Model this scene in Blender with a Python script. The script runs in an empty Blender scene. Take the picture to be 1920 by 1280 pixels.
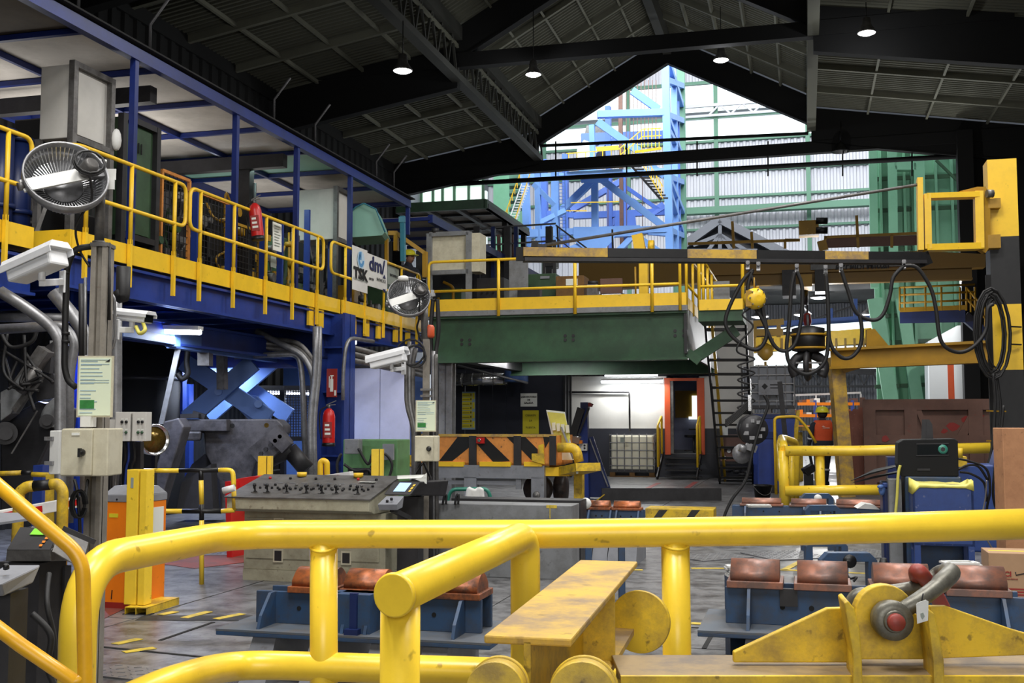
import bpy,bmesh,math,random
from mathutils import Vector,Matrix
random.seed(7)
SC=bpy.context.scene
COL=SC.collection
F=2050.0;H=1.45
PITCH=math.atan(150/F)
# ---------------- camera ----------------
cam=bpy.data.cameras.new('camera');camo=bpy.data.objects.new('camera',cam);COL.objects.link(camo)
camo.location=(0,0,H);camo.rotation_euler=(math.pi/2+PITCH,0,0)
cam.sensor_width=36;cam.lens=36*F/1920;cam.clip_end=400;cam.clip_start=0.05
SC.camera=camo
# ---------------- world, exposure ----------------
w=bpy.data.worlds.new('world');SC.world=w;w.use_nodes=True
w.node_tree.nodes['Background'].inputs[0].default_value=(0.85,0.92,1.0,1)
w.node_tree.nodes['Background'].inputs[1].default_value=1.0
SC.view_settings.view_transform='Standard';SC.view_settings.look='None'
SC.view_settings.exposure=0.0;SC.view_settings.gamma=1.0;SC.view_settings.use_curve_mapping=False
SC.cycles.max_bounces=6;SC.cycles.diffuse_bounces=3;SC.cycles.glossy_bounces=3
SC.cycles.caustics_reflective=False;SC.cycles.caustics_refractive=False
SC.cycles.use_light_tree=True

def ray(px,py):
    x=(px-960)/F;u=(640-py)/F
    return x,math.cos(PITCH)-u*math.sin(PITCH),math.sin(PITCH)+u*math.cos(PITCH)
_r=ray(1510,790);ANG=math.atan2(_r[0],_r[1]);CA,SA=math.cos(ANG),math.sin(ANG)
def P(px,py,Y):
    x,y,z=ray(px,py);t=Y/y;return Vector((x*t,Y,H+z*t))
def G(px,py,z0=0.0):
    x,y,z=ray(px,py);t=(z0-H)/z;return Vector((x*t,y*t,z0))
def B(v,u,z):return Vector((v*CA+u*SA,-v*SA+u*CA,z))
def tob(p):return (p[0]*CA-p[1]*SA,p[0]*SA+p[1]*CA,p[2])
def onV(px,py,v):
    x,y,z=ray(px,py);t=v/ (x*CA-y*SA);return Vector((x*t,y*t,H+z*t))
def onU(px,py,u):
    x,y,z=ray(px,py);t=u/ (x*SA+y*CA);return Vector((x*t,y*t,H+z*t))
BV=B(1,0,0);BU=B(0,1,0);Z=Vector((0,0,1))

def area(name,loc,size,power,rot=(0,0,0),col=(1,1,1),sy=None):
    l=bpy.data.lights.new(name,'AREA');l.energy=power;l.size=size;l.color=col
    if sy:l.shape='RECTANGLE';l.size_y=sy
    o=bpy.data.objects.new(name,l);COL.objects.link(o);o.location=loc;o.rotation_euler=rot
    return o
def aim(o,target):
    o.rotation_euler=(Vector(target)-o.location).to_track_quat('-Z','Y').to_euler();return o
# lamps of the near bay, hung above the frame, plus added fill
K=1.22
area('overhead_light',B(-1.5,1.5,8.6),2.0,420*K,(0,0,-ANG),(1,.98,.95),3)
area('overhead_light',B(2.6,3.5,8.6),2.0,330*K,(0,0,-ANG),(1,.98,.95),3)
area('overhead_light',B(-5.0,6.0,8.2),1.6,250*K,(0,0,-ANG),(1,.98,.95),2)
area('overhead_light',B(0.5,11.0,8.4),1.6,330*K,(0,0,-ANG),(1,.98,.96),2)
area('overhead_light',B(3,17,8.8),1.6,260*K,(0,0,-ANG),(1,.98,.96),2)  # added fill for the jib column, container and blue machine
area('overhead_light',B(-2.5,16,8.8),1.6,200*K,(0,0,-ANG),(1,.98,.96),2)  # added fill for the green platform front and its rails
area('overhead_light',B(4.5,12.5,8.4),1.2,170*K,(0,0,-ANG),(1,.98,.96),2)
o=area('front_fill',(0.5,-7.0,3.6),7,380*K,(0,0,0),(1,.99,.97),3.5);aim(o,(0,6,1.2))  # fill added behind the camera; the wall there has no doorway
# daylight in the tall hall beyond
o=area('skylight',B(-3,43,27),24,15000,(0,0,-ANG),(.93,.97,1),10);aim(o,B(-1,62,10))
o=area('skylight',B(6,62,29),26,4200,(0,0,-ANG),(.95,.98,1),18)

# ---------------- materials ----------------
def lin(c):
    def g(x):
        x=x/255.0
        return x/12.92 if x <= 0.04045 else ((x+0.055)/1.055) ** 2.4
    return (g(c[0]),g(c[1]),g(c[2]),1)
MATS={}
def mat(name,rgb,rough=.5,metal=0.0,dirt=.3,dc=(58,50,42),sc=5.0,bump=.04,emit=0,thr=.52,fleck=0.0,fc=(70,45,25)):
    m=bpy.data.materials.new(name);m.use_nodes=True;nt=m.node_tree;N=nt.nodes;L=nt.links
    b=N['Principled BSDF'];b.inputs['Roughness'].default_value=rough;b.inputs['Metallic'].default_value=metal
    b.inputs['Base Color'].default_value=lin(rgb)
    if emit:
        b.inputs['Emission Color'].default_value=lin(rgb);b.inputs['Emission Strength'].default_value=emit
        MATS[name]=m;return m
    tc=N.new('ShaderNodeTexCoord');last=None
    n=N.new('ShaderNodeTexNoise');n.inputs['Scale'].default_value=sc;n.inputs['Detail'].default_value=9;n.inputs['Roughness'].default_value=.7
    L.new(tc.outputs['Object'],n.inputs['Vector'])
    if dirt >0:
        cr=N.new('ShaderNodeValToRGB');cr.color_ramp.elements[0].position=thr-.1;cr.color_ramp.elements[0].color=(0,0,0,1)
        cr.color_ramp.elements[1].position=thr+.12;cr.color_ramp.elements[1].color=(dirt,dirt,dirt,1)
        L.new(n.outputs['Fac'],cr.inputs[0])
        mx=N.new('ShaderNodeMix');mx.data_type='RGBA';L.new(cr.outputs[0],mx.inputs[0])
        mx.inputs[6].default_value=lin(rgb);mx.inputs[7].default_value=lin(dc)
        last=mx.outputs[2]
    if fleck >0:
        n2=N.new('ShaderNodeTexNoise');n2.inputs['Scale'].default_value=sc*4.5;n2.inputs['Detail'].default_value=3
        L.new(tc.outputs['Object'],n2.inputs['Vector'])
        c2=N.new('ShaderNodeValToRGB');c2.color_ramp.elements[0].position=.66;c2.color_ramp.elements[0].color=(0,0,0,1)
        c2.color_ramp.elements[1].position=.72;c2.color_ramp.elements[1].color=(fleck,fleck,fleck,1)
        L.new(n2.outputs['Fac'],c2.inputs[0])
        m2=N.new('ShaderNodeMix');m2.data_type='RGBA';L.new(c2.outputs[0],m2.inputs[0])
        if last:L.new(last,m2.inputs[6])
        else:m2.inputs[6].default_value=lin(rgb)
        m2.inputs[7].default_value=lin(fc);last=m2.outputs[2]
    if last:L.new(last,b.inputs['Base Color'])
    if bump >0:
        bp=N.new('ShaderNodeBump');bp.inputs['Strength'].default_value=bump*4;bp.inputs['Distance'].default_value=.01
        L.new(n.outputs['Fac'],bp.inputs['Height']);L.new(bp.outputs[0],b.inputs['Normal'])
    MATS[name]=m;return m
M=MATS
mat('yellow',(255,216,62),.3,dirt=.25,dc=(176,132,44),sc=3,thr=.55,fleck=.5,fc=(110,80,30),bump=.02)
mat('yellow_warm',(240,180,36),.34,dirt=.3,dc=(150,100,30),sc=4,fleck=.4,fc=(110,70,30),bump=.02)
mat('yellow_worn',(228,190,44),.5,dirt=.8,dc=(136,112,60),sc=6,thr=.53,fleck=.6,fc=(70,55,30),bump=.05)
mat('yellow_dirty',(208,168,62),.6,dirt=.9,dc=(138,116,92),sc=5,thr=.5,fleck=.4,fc=(90,70,45),bump=.05)
mat('yellow_rail',(246,200,45),.4,dirt=.15,dc=(140,110,40),sc=3,fleck=.25)
mat('yellow_dark',(172,130,26),.5,dirt=.3,dc=(90,70,20),sc=2)
mat('crane_yellow',(140,104,20),.5,dirt=.3,dc=(120,90,30),sc=.6)
mat('blue',(36,62,142),.4,dirt=.35,dc=(16,24,60),sc=2.5)
mat('blue_deep',(26,42,92),.4,dirt=.35,dc=(12,18,40),sc=2.5)
mat('blue_frame',(22,42,112),.45,dirt=.4,dc=(15,20,45),sc=2)
mat('blue_light',(86,118,178),.45,dirt=.25,dc=(60,85,130),sc=2)
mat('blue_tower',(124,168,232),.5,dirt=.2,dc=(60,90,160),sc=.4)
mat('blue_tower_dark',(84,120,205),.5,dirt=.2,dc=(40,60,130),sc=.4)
mat('blue_bench',(46,74,108),.5,dirt=.7,dc=(62,64,68),sc=7,thr=.52,fleck=.35,fc=(60,48,40))
mat('blue_bin',(40,68,132),.45,dirt=.3,dc=(20,30,70),sc=5,fleck=.3,fc=(150,150,160))
mat('green',(52,88,60),.5,dirt=.6,dc=(34,50,38),sc=1.5,thr=.48)
mat('green_pale',(98,142,92),.5,dirt=.4,dc=(60,80,55),sc=3)
mat('green_cab',(56,84,56),.5,dirt=.5,dc=(34,46,34),sc=3)
mat('green_sheet',(118,172,140),.5,dirt=.4,dc=(70,124,96),sc=.3)
mat('green_hall',(98,142,118),.6,dirt=.2,dc=(80,120,100),sc=.5)
mat('galv',(150,150,152),.42,metal=.55,dirt=.5,dc=(88,86,84),sc=9,fleck=.3,fc=(90,70,55))
mat('steel',(120,118,116),.5,metal=.5,dirt=.6,dc=(60,56,52),sc=6,fleck=.3)
mat('steel_dark',(50,49,51),.5,metal=.2,dirt=.6,dc=(28,27,28),sc=4)
mat('forged',(96,94,98),.45,metal=.3,dirt=.8,dc=(42,41,44),sc=3,thr=.5,bump=.08)
mat('concrete_post',(142,136,126),.8,dirt=.6,dc=(96,90,82),sc=5,fleck=.3,fc=(100,60,40))
mat('grey_paint',(128,130,132),.5,dirt=.5,dc=(84,82,78),sc=5,fleck=.4,fc=(60,55,45))
mat('grey_frame',(138,140,146),.45,dirt=.4,dc=(90,92,96),sc=3,fleck=.3)
mat('cream',(206,200,176),.5,dirt=.35,dc=(150,138,112),sc=8)
mat('cream_dirty',(172,168,146),.5,dirt=.5,dc=(116,108,88),sc=5,fleck=.45,fc=(84,70,48))
mat('white',(226,226,222),.45,dirt=.2,dc=(170,168,160),sc=6)
mat('white_cam',(232,233,235),.4,dirt=.1,dc=(170,170,170),sc=20)
mat('panel_white',(212,211,205),.5,dirt=.15,dc=(170,168,160),sc=2)
mat('panel_lilac',(176,180,208),.5,dirt=.3,dc=(140,142,165),sc=2)
mat('box_white',(208,205,198),.5,dirt=.15,dc=(160,158,150),sc=5)
mat('black',(14,14,16),.45,dirt=.3,dc=(32,30,29),sc=8)
mat('rubber',(18,17,18),.6,dirt=.3,dc=(40,38,36),sc=12)
mat('black_wall',(38,40,50),.4,dirt=.3,dc=(20,20,22),sc=2)
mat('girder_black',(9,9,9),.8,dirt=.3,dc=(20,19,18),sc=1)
mat('beam_dark',(66,66,60),.7,dirt=.3,dc=(40,40,36),sc=.8)
mat('roof_sheet',(100,100,86),.8,dirt=.4,dc=(96,96,86),sc=.8)
mat('roof_purlin',(128,128,112),.7,dirt=.3,dc=(70,70,62),sc=.8)
mat('red',(196,32,30),.35,dirt=.15,dc=(110,20,20),sc=6)
mat('red_sign',(150,40,34),.5,dirt=.2,dc=(100,30,28),sc=6)
mat('red_worn',(158,62,54),.5,dirt=.4,dc=(110,70,62),sc=18)
mat('orange',(244,132,20),.45,dirt=.15,dc=(190,90,20),sc=4,fleck=.35,fc=(90,40,20))
mat('orange_door',(206,84,40),.5,dirt=.2,dc=(140,60,30),sc=4)
mat('orange_worn',(226,148,70),.5,dirt=.4,dc=(150,90,50),sc=5,fleck=.7,fc=(60,50,45))
mat('vest',(216,84,40),.8,dirt=.2,dc=(160,60,30),sc=10)
mat('vest_text',(235,190,170),.8,dirt=0,bump=0)
mat('cloth_dark',(38,40,50),.9,dirt=.3,dc=(24,25,30),sc=10)
mat('reflect',(200,202,205),.4,dirt=0)
mat('helmet',(222,214,50),.35,dirt=.1,dc=(160,150,40),sc=10)
mat('skin',(150,105,82),.6,dirt=.1,dc=(120,80,60),sc=10)
mat('hair',(30,24,20),.8,dirt=0)
mat('copper',(158,104,82),.42,metal=.3,dirt=.85,dc=(98,84,80),sc=7,thr=.49,bump=.05)
mat('copper_hot',(188,106,58),.42,metal=.3,dirt=.9,dc=(72,54,46),sc=7,thr=.5,bump=.05)
mat('floor_steel',(132,132,133),.36,metal=.2,dirt=.95,dc=(60,58,58),sc=4.5,thr=.52,bump=.08,fleck=.7,fc=(44,42,42))
mat('floor_red',(140,62,50),.6,dirt=.7,dc=(80,60,54),sc=3,thr=.45)
mat('line_yellow',(226,196,60),.55,dirt=.6,dc=(120,110,80),sc=9,thr=.5)
mat('line_black',(40,39,38),.6,dirt=.3,dc=(80,78,74),sc=9)
mat('bench_plate',(88,96,106),.5,dirt=.8,dc=(96,92,88),sc=6)
mat('dust_shaded',(150,126,84),.6,dirt=.9,dc=(104,92,80),sc=5,thr=.5)  # dirt brown with the flange top's shadow worked into the colour
mat('shackle',(118,116,106),.4,metal=.5,dirt=.6,dc=(70,66,58),sc=22,bump=.04)
mat('brown_container',(116,84,72),.6,dirt=.5,dc=(84,60,52),sc=2,fleck=.3,fc=(140,50,40))
mat('brown_red',(126,74,58),.6,dirt=.5,dc=(96,52,44),sc=3,fleck=.4,fc=(180,160,150))
mat('wood',(206,150,108),.7,dirt=.35,dc=(150,100,70),sc=6,fleck=.4,fc=(110,72,50))
mat('pallet',(120,86,44),.8,dirt=.4,dc=(60,44,28),sc=6)
mat('cardboard',(178,142,108),.8,dirt=.2,dc=(140,108,80),sc=6)
mat('cardboard_red',(150,46,40),.8,dirt=0,bump=0)
mat('plastic_white',(226,222,200),.4,dirt=.1,dc=(190,185,150),sc=4)
mat('plastic_smoke',(112,116,124),.3,dirt=.2,dc=(60,62,66),sc=3)
mat('paper',(232,234,226),.7,dirt=.05,dc=(200,200,190),sc=10,bump=0)
mat('paper_green',(226,236,208),.7,dirt=.05,dc=(200,210,180),sc=10,bump=0)
mat('paper_yellow',(222,208,40),.6,dirt=.1,dc=(180,165,40),sc=10,bump=0)
mat('print_blue',(150,176,190),.7,dirt=0,bump=0)
mat('print_grey',(150,158,150),.7,dirt=0,bump=0)
mat('print_green',(52,136,62),.7,dirt=.5,dc=(30,80,40),sc=20,bump=0)
mat('ink',(24,24,28),.6,dirt=0,bump=0)
mat('ink_navy',(28,34,84),.6,dirt=0,bump=0)
mat('ink_cyan',(90,150,200),.6,dirt=0,bump=0)
mat('ink_pale',(190,215,232),.6,dirt=0,bump=0)
mat('screen_blue',(160,196,240),.3,emit=.75)
mat('screen_green',(120,190,60),.3,emit=.55)
mat('screen_teal',(70,150,130),.2,dirt=.3,dc=(30,80,70),sc=12)
mat('glass_dark',(20,24,26),.08,dirt=0,bump=0)
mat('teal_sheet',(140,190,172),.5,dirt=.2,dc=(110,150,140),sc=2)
mat('teal',(60,130,150),.45,dirt=.3,dc=(30,70,90),sc=3)
mat('teal_pipe',(36,120,100),.4,dirt=.2,dc=(20,70,60),sc=6)
mat('canopy_sheet',(190,184,176),.7,dirt=.5,dc=(140,134,126),sc=1.2)
mat('printer_black',(12,12,13),.8,dirt=0)
mat('canopy_shaded',(92,84,74),.8,dirt=.5,dc=(60,54,48),sc=1.2)  # canopy sheet again, its weaker light put into a darker colour
mat('lamp_glow',(255,255,255),.5,emit=14)
mat('tube_glow',(240,246,255),.5,emit=9)
mat('tube_blue',(225,232,255),.5,emit=7)
mat('pane_glow',(236,248,250),.5,emit=1.25)
mat('pane_green',(214,244,224),.5,emit=.95)
mat('far_white',(236,240,240),.6,dirt=.1,dc=(200,205,205),sc=.3)
mat('corr_white',(212,212,218),.55,dirt=.4,dc=(176,176,186),sc=.12,thr=.5,bump=0)
mat('corr_grey',(120,122,128),.6,dirt=.35,dc=(80,82,88),sc=.4,bump=0)
mat('chrome',(205,206,208),.18,metal=.9,dirt=.25,dc=(120,120,120),sc=14)
mat('chrome_bright',(225,226,228),.22,metal=.85,dirt=.15,dc=(150,150,150),sc=20)
mat('brass_glass',(120,96,40),.15,metal=.6,dirt=.5,dc=(40,30,20),sc=25)
mat('zip_tape',(218,208,96),.5,dirt=.1,sc=10)
mat('tyre',(40,36,36),.5,metal=.2,dirt=.6,dc=(90,72,62),sc=6)

# ---------------- mesh builder ----------------
def V3(p):return p if isinstance(p,Vector) else Vector(p)
def smoothp(pts,n=6,closed=False):
    pts=[V3(p) for p in pts];out=[];m=len(pts)
    rng=range(m) if closed else range(m-1)
    for i in rng:
        p1=pts[i];p2=pts[(i+1) % m]
        p0=pts[i-1] if (i >0 or closed) else p1;p3=pts[(i+2) % m] if (i+2 <m or closed) else p2
        for k in range(n):
            t=k/n
            out.append(0.5* ((2*p1)+ (-p0+p2)*t+ (2*p0-5*p1+4*p2-p3)*t*t+ (-p0+3*p1-3*p2+p3)*t ** 3))
    if not closed:out.append(pts[-1])
    return out
def roundp(pts,r,n=5):
    pts=[V3(p) for p in pts];out=[pts[0]]
    for i in range(1,len(pts)-1):
        a=pts[i-1]-pts[i];b=pts[i+1]-pts[i];d=min(r,a.length*.45,b.length*.45)
        s=pts[i]+a.normalized()*d;e=pts[i]+b.normalized()*d
        for k in range(n+1):
            t=k/n;out.append(s* (1-t) ** 2+pts[i]*2*t* (1-t)+e*t*t)
    out.append(pts[-1]);return out
class MB:
    def __init__(s):s.v=[];s.f=[];s.sm=[]
    def add(s,vs,fs,sm=False):
        o=len(s.v);s.v += [V3(v) for v in vs];s.f += [[i+o for i in f] for f in fs]
        s.sm += [sm]*len(fs) if isinstance(sm,bool) else sm
        return s
    def hexa(s,p):# bottom 4 ccw, top 4
        return s.add(p,[(3,2,1,0),(4,5,6,7),(0,1,5,4),(1,2,6,5),(2,3,7,6),(3,0,4,7)])
    def box(s,x0,x1,y0,y1,z0,z1):
        return s.hexa([(x0,y0,z0),(x1,y0,z0),(x1,y1,z0),(x0,y1,z0),(x0,y0,z1),(x1,y0,z1),(x1,y1,z1),(x0,y1,z1)])
    def bb(s,v0,v1,u0,u1,z0,z1):
        return s.hexa([B(v0,u0,z0),B(v1,u0,z0),B(v1,u1,z0),B(v0,u1,z0),B(v0,u0,z1),B(v1,u0,z1),B(v1,u1,z1),B(v0,u1,z1)])
    def bar(s,p,q,w,h=None,up=None):
        p=V3(p);q=V3(q);h=h or w;d=(q-p).normalized();up=V3(up) if up is not None else Z
        if abs(d.dot(up)) >.985:up=BU
        a=d.cross(up).normalized()* (w/2);b=a.cross(d).normalized()* (h/2)
        return s.hexa([p-a-b,p+a-b,q+a-b,q-a-b,p-a+b,p+a+b,q+a+b,q-a+b])
    def ibar(s,p,q,w,h,t=.02,up=None):
        p=V3(p);q=V3(q);d=(q-p).normalized();up=V3(up) if up is not None else Z
        if abs(d.dot(up)) >.985:up=BU
        a=d.cross(up).normalized();b=a.cross(d).normalized()
        s.bar(p,q,t,h,up=b);o=b* (h/2-t/2)
        s.bar(p+o,q+o,w,t,up=b);s.bar(p-o,q-o,w,t,up=b);return s
    def ring(s,c,d,r,n,ref=None):
        d=d.normalized();ref=ref or (Z if abs(d.z) <.9 else BV)
        a=d.cross(ref).normalized();b=a.cross(d)
        return [c+a* (r*math.cos(2*math.pi*k/n))+b* (r*math.sin(2*math.pi*k/n)) for k in range(n)]
    def path(s,pts,r,n=8,closed=False,radii=None):
        pts=[V3(p) for p in pts];m=len(pts);base=len(s.v);prev=None
        for i,p in enumerate(pts):
            a=pts[i-1] if (i >0 or closed) else p;b=pts[(i+1) % m] if (i <m-1 or closed) else p
            d=(b-a);d=d.normalized() if d.length >1e-9 else Z
            if prev is None:
                ref=Z if abs(d.z) <.9 else BV
                x=d.cross(ref).normalized()
            else:
                x=(prev-d*prev.dot(d));x=x.normalized() if x.length >1e-6 else d.cross(BV).normalized()
            prev=x;y=d.cross(x);rr=radii[i] if radii else r
            s.v += [p+x* (rr*math.cos(2*math.pi*k/n))+y* (rr*math.sin(2*math.pi*k/n)) for k in range(n)]
        for i in range(m if closed else m-1):
            j=(i+1) % m
            for k in range(n):
                s.f.append([base+i*n+k,base+i*n+ (k+1) % n,base+j*n+ (k+1) % n,base+j*n+k]);s.sm.append(True)
        if not closed:
            s.f.append([base+k for k in reversed(range(n))]);s.sm.append(False)
            s.f.append([base+ (m-1)*n+k for k in range(n)]);s.sm.append(False)
        return s
    def tube(s,p,q,r,n=10,r2=None):return s.path([p,q],r,n,radii=[r,r2 if r2 is not None else r])
    def lathe(s,prof,c,axis=Z,n=16,ang=1.0,wob=None):
        c=V3(c);axis=V3(axis).normalized();ref=Z if abs(axis.z) <.9 else BV
        a=axis.cross(ref).normalized();b=a.cross(axis);base=len(s.v)
        for (r,h) in prof:
            for k in range(n):
                t=2*math.pi*k/n;rr=r* (1+ (wob if k % 2 else 0)) if wob else r
                s.v.append(c+axis*h+a* (rr*math.cos(t))+b* (rr*math.sin(t)))
        for i in range(len(prof)-1):
            for k in range(n):
                s.f.append([base+i*n+k,base+ (i+1)*n+k,base+ (i+1)*n+ (k+1) % n,base+i*n+ (k+1) % n]);s.sm.append(wob is None)
        if prof[0] == prof[-1]:return s
        if prof[0][0] >1e-4:s.f.append([base+k for k in range(n)]);s.sm.append(False)
        if prof[-1][0] >1e-4:s.f.append([base+ (len(prof)-1)*n+k for k in reversed(range(n))]);s.sm.append(False)
        return s
    def prism(s,pts,vec,sm=False):
        pts=[V3(p) for p in pts];vec=V3(vec);n=len(pts)
        fs=[list(range(n)),list(reversed(range(n,2*n)))]
        fs += [[i,i+n,(i+1) % n+n,(i+1) % n] for i in range(n)]
        return s.add(pts+ [p+vec for p in pts],fs,[False,False]+ [sm]*n)
    def ball(s,c,r,sx=1,sy=1,sz=1,n=12,m=8):
        c=V3(c);vs=[c+Vector((0,0,-r*sz))];fs=[]
        for i in range(1,m):
            t=-math.pi/2+math.pi*i/m
            for k in range(n):
                a=2*math.pi*k/n;vs.append(c+Vector((r*sx*math.cos(t)*math.cos(a),r*sy*math.cos(t)*math.sin(a),r*sz*math.sin(t))))
        vs.append(c+Vector((0,0,r*sz)));top=len(vs)-1
        for k in range(n):fs.append([0,1+ (k+1) % n,1+k]);fs.append([top,top-n+k,top-n+ (k+1) % n])
        for i in range(m-2):
            for k in range(n):
                a=1+i*n+k;b2=1+i*n+ (k+1) % n;fs.append([a,b2,b2+n,a+n])
        return s.add(vs,fs,True)
    def corr(s,p,du,dz,L,Hh,pitch,amp,nrm):
        # folded sheet: runs L along du, Hh along dz, ribs parallel to dz
        p=V3(p);du=V3(du);dz=V3(dz);nrm=V3(nrm);n=int(L/pitch);vs=[];fs=[]
        prof=[(0,0),(.35,0),(.5,1),(.85,1)]
        xs=[((i+a)*pitch,b*amp) for i in range(n) for a,b in prof]+ [(n*pitch,0)]
        for x,d in xs:
            q=p+du*x+nrm*d;vs += [q,q+dz*Hh]
        for i in range(len(xs)-1):fs.append([2*i,2*i+2,2*i+3,2*i+1])
        return s.add(vs,fs)
def PP(l,Y):return [P(x,y,Y) for x,y in l]
def pxw(px,Y):return px*Y/F
def B2(mb,x1,y1,x2,y2,wpx,Y,Y2=None,depth=None,f=P):
    Y2=Y if Y2 is None else Y2
    a=f(x1,y1,Y);b=f(x2,y2,Y2);w=pxw(wpx,a.y)
    d=(b-a).normalized();up=BU if abs(d.dot(BU)) <.95 else Z
    return mb.bar(a,b,w,depth or w,up=up)
def rectU(x0,y0,x1,y1,Y):
    """pixel rectangle -> (v0,v1,u,z0,z1) on the cross plane through its middle at depth Y"""
    c=P((x0+x1)/2,(y0+y1)/2,Y);u=tob(c)[1]
    a=tob(onU(x0,y1,u));b=tob(onU(x1,y0,u));zb=tob(onU((x0+x1)/2,y1,u))[2];zt=tob(onU((x0+x1)/2,y0,u))[2]
    return a[0],b[0],u,zb,zt
def pb(mb,x0,y0,x1,y1,Y,du,z0=None,off=0):
    a,b,u,zb,zt=rectU(x0,y0,x1,y1,Y)
    return mb.bb(a,b,u+off,u+off+du,zb if z0 is None else z0,zt)

def smesh(name,mb,m,sub=None):
    me=bpy.data.meshes.new(name);me.from_pydata([tuple(v) for v in mb.v],[],mb.f)
    me.polygons.foreach_set('use_smooth',mb.sm);me.materials.append(M[m] if isinstance(m,str) else m)
    return me
def tag(o,label=None,cat=None,group=None,kind=None):
    if label:o['label']=label
    if cat:o['category']=cat
    if group:o['group']=group
    if kind:o['kind']=kind
    return o
def thing(name,label,cat,loc=(0,0,0),group=None,rz=0):
    o=bpy.data.objects.new(name,None);COL.objects.link(o);o.location=loc;o.rotation_euler=(0,0,rz)
    o.empty_display_size=.1;return tag(o,label,cat,group)
def fixn(me):
    bm=bmesh.new();bm.from_mesh(me);bmesh.ops.recalc_face_normals(bm,faces=bm.faces);bm.to_mesh(me);bm.free()
def root(o):
    while o.parent:o=o.parent
    return o
def part(name,mb,m,T,label=None,bev=0,kind=None,fix=True,local=False):
    L=Vector((0,0,0)) if local else root(T).location
    if not local:mb.v=[v-L for v in mb.v]
    me=smesh(name,mb,m)
    if fix:fixn(me)
    o=bpy.data.objects.new(name,me);COL.objects.link(o);o.parent=T
    if label:o['label']=label
    if kind:o['kind']=kind
    if bev:
        b=o.modifiers.new('bevel','BEVEL');b.width=bev;b.segments=2;b.limit_method='ANGLE'
    return o
def one(name,mb,m,label,cat,group=None,bev=0,kind=None,fix=True):
    lo=[min(v[i] for v in mb.v) for i in range(3)];hi=[max(v[i] for v in mb.v) for i in range(3)]
    L=Vector(((lo[0]+hi[0])/2,(lo[1]+hi[1])/2,lo[2]));mb.v=[v-L for v in mb.v]
    me=smesh(name,mb,m)
    if fix:fixn(me)
    o=bpy.data.objects.new(name,me);COL.objects.link(o);o.location=L;tag(o,label,cat,group,kind)
    if bev:
        b=o.modifiers.new('bevel','BEVEL');b.width=bev;b.segments=2;b.limit_method='ANGLE'
    return o
def struct(name,mb,m,T=None,fix=True):
    me=smesh(name,mb,m)
    if fix:fixn(me)
    o=bpy.data.objects.new(name,me);COL.objects.link(o)
    if T:o.parent=T
    else:o['kind']='structure'
    return o
def sroot(name):
    o=bpy.data.objects.new(name,None);COL.objects.link(o);o['kind']='structure';return o
def inst(name,src,T,loc,rz=0):
    o=bpy.data.objects.new(name,src);COL.objects.link(o);o.parent=T;o.location=loc;o.rotation_euler=(0,0,rz);return o
def dup(t,loc=None,rz=None,label=None,group=None):
    def rec(o,par):
        c=o.copy();COL.objects.link(c);c.parent=par
        for ch in o.children:rec(ch,c)
        return c
    r=rec(t,None)
    if loc is not None:r.location=loc
    if rz is not None:r.rotation_euler=(0,0,rz)
    if label:r['label']=label
    if group:r['group']=group
    return r
_font={}
def text(body,m,T,center,right,up,size,ext=.0015,bold=0.0,width=None,name='lettering'):
    """flat printed lettering as a mesh part; center, right, up are world vectors"""
    cu=bpy.data.curves.new('t','FONT');cu.body=body;cu.size=size;cu.extrude=ext;cu.offset=bold
    cu.align_x='CENTER';cu.align_y='CENTER';cu.resolution_u=2
    ob=bpy.data.objects.new('t',cu);COL.objects.link(ob);bpy.context.view_layer.update()
    me=bpy.data.meshes.new_from_object(ob.evaluated_get(bpy.context.evaluated_depsgraph_get()))
    bpy.data.objects.remove(ob);bpy.data.curves.remove(cu)
    r=V3(right).normalized();u=V3(up).normalized();n=r.cross(u)
    xs=[v.co.x for v in me.vertices];k=1.0
    if width:k=width/ (max(xs)-min(xs))
    L=root(T).location if T else Vector()
    for v in me.vertices:v.co=V3(center)+r*v.co.x*k+u*v.co.y+n*v.co.z-L
    me.materials.clear();me.materials.append(M[m]);me.name=name
    o=bpy.data.objects.new(name,me);COL.objects.link(o);o.parent=T;return o
# =============================== SETTING ===============================
fl=sroot('floor');mb=MB().bb(-16,26,-8,80,-.4,-.03);struct('floor_base',mb,'steel_dark',fl)
src=[]
for k in range(3):
    mb=MB().box(0,2.385,0,2.985,-.03,0)
    me=smesh('floor_slab',mb,'floor_steel');fixn(me);src.append(me)
for i in range(-5,6):
    for j in range(0,14):
        q=B(i*2.4,j*3.0+1.2,random.uniform(-.002,.002))
        inst('floor_slab',src[(i+j) % 3],fl,q,-ANG)
mb=MB().bb(-16,26,43.2,80,-.03,0);struct('far_floor',mb,'floor_steel',fl)
# painted lines and plates let into the floor
mb=MB()
for x0,y0,x1,y1 in [(222,1218,262,1196)]:pass
def strip(mb,a,b,wd,z=.004,t=.003):
    a=G(*a,z);b=G(*b,z);return mb.bar(a,b,wd,t)
mb=MB()
for a,b in [((300,1152),(330,1146)),((345,1158),(392,1146)),((405,1160),(455,1150)),((215,1207),(262,1197)),
             ((232,1222),(290,1214)),((1100,1068),(1205,1068)),((1296,1065),(1368,1065)),((1296,1168),(1350,1170)),
             ((1385,1068),(1420,1050)),((1470,1068),(1505,1050)),((1880,1126),(1925,1126)),((1880,1143),(1925,1145)),((1400,1065),(1640,1075))]:
    strip(mb,a,b,.07)
struct('floor_line',mb,'line_yellow',fl)
mb=MB();strip(mb,(262,1158),(470,1158),.2,.002,.003);struct('floor_line',mb,'line_black',fl)
mb=MB().bar(G(60,1150,.003),G(215,1150,.003),1.0,.004);struct('red_floor_patch',mb,'floor_red',fl)
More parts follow.
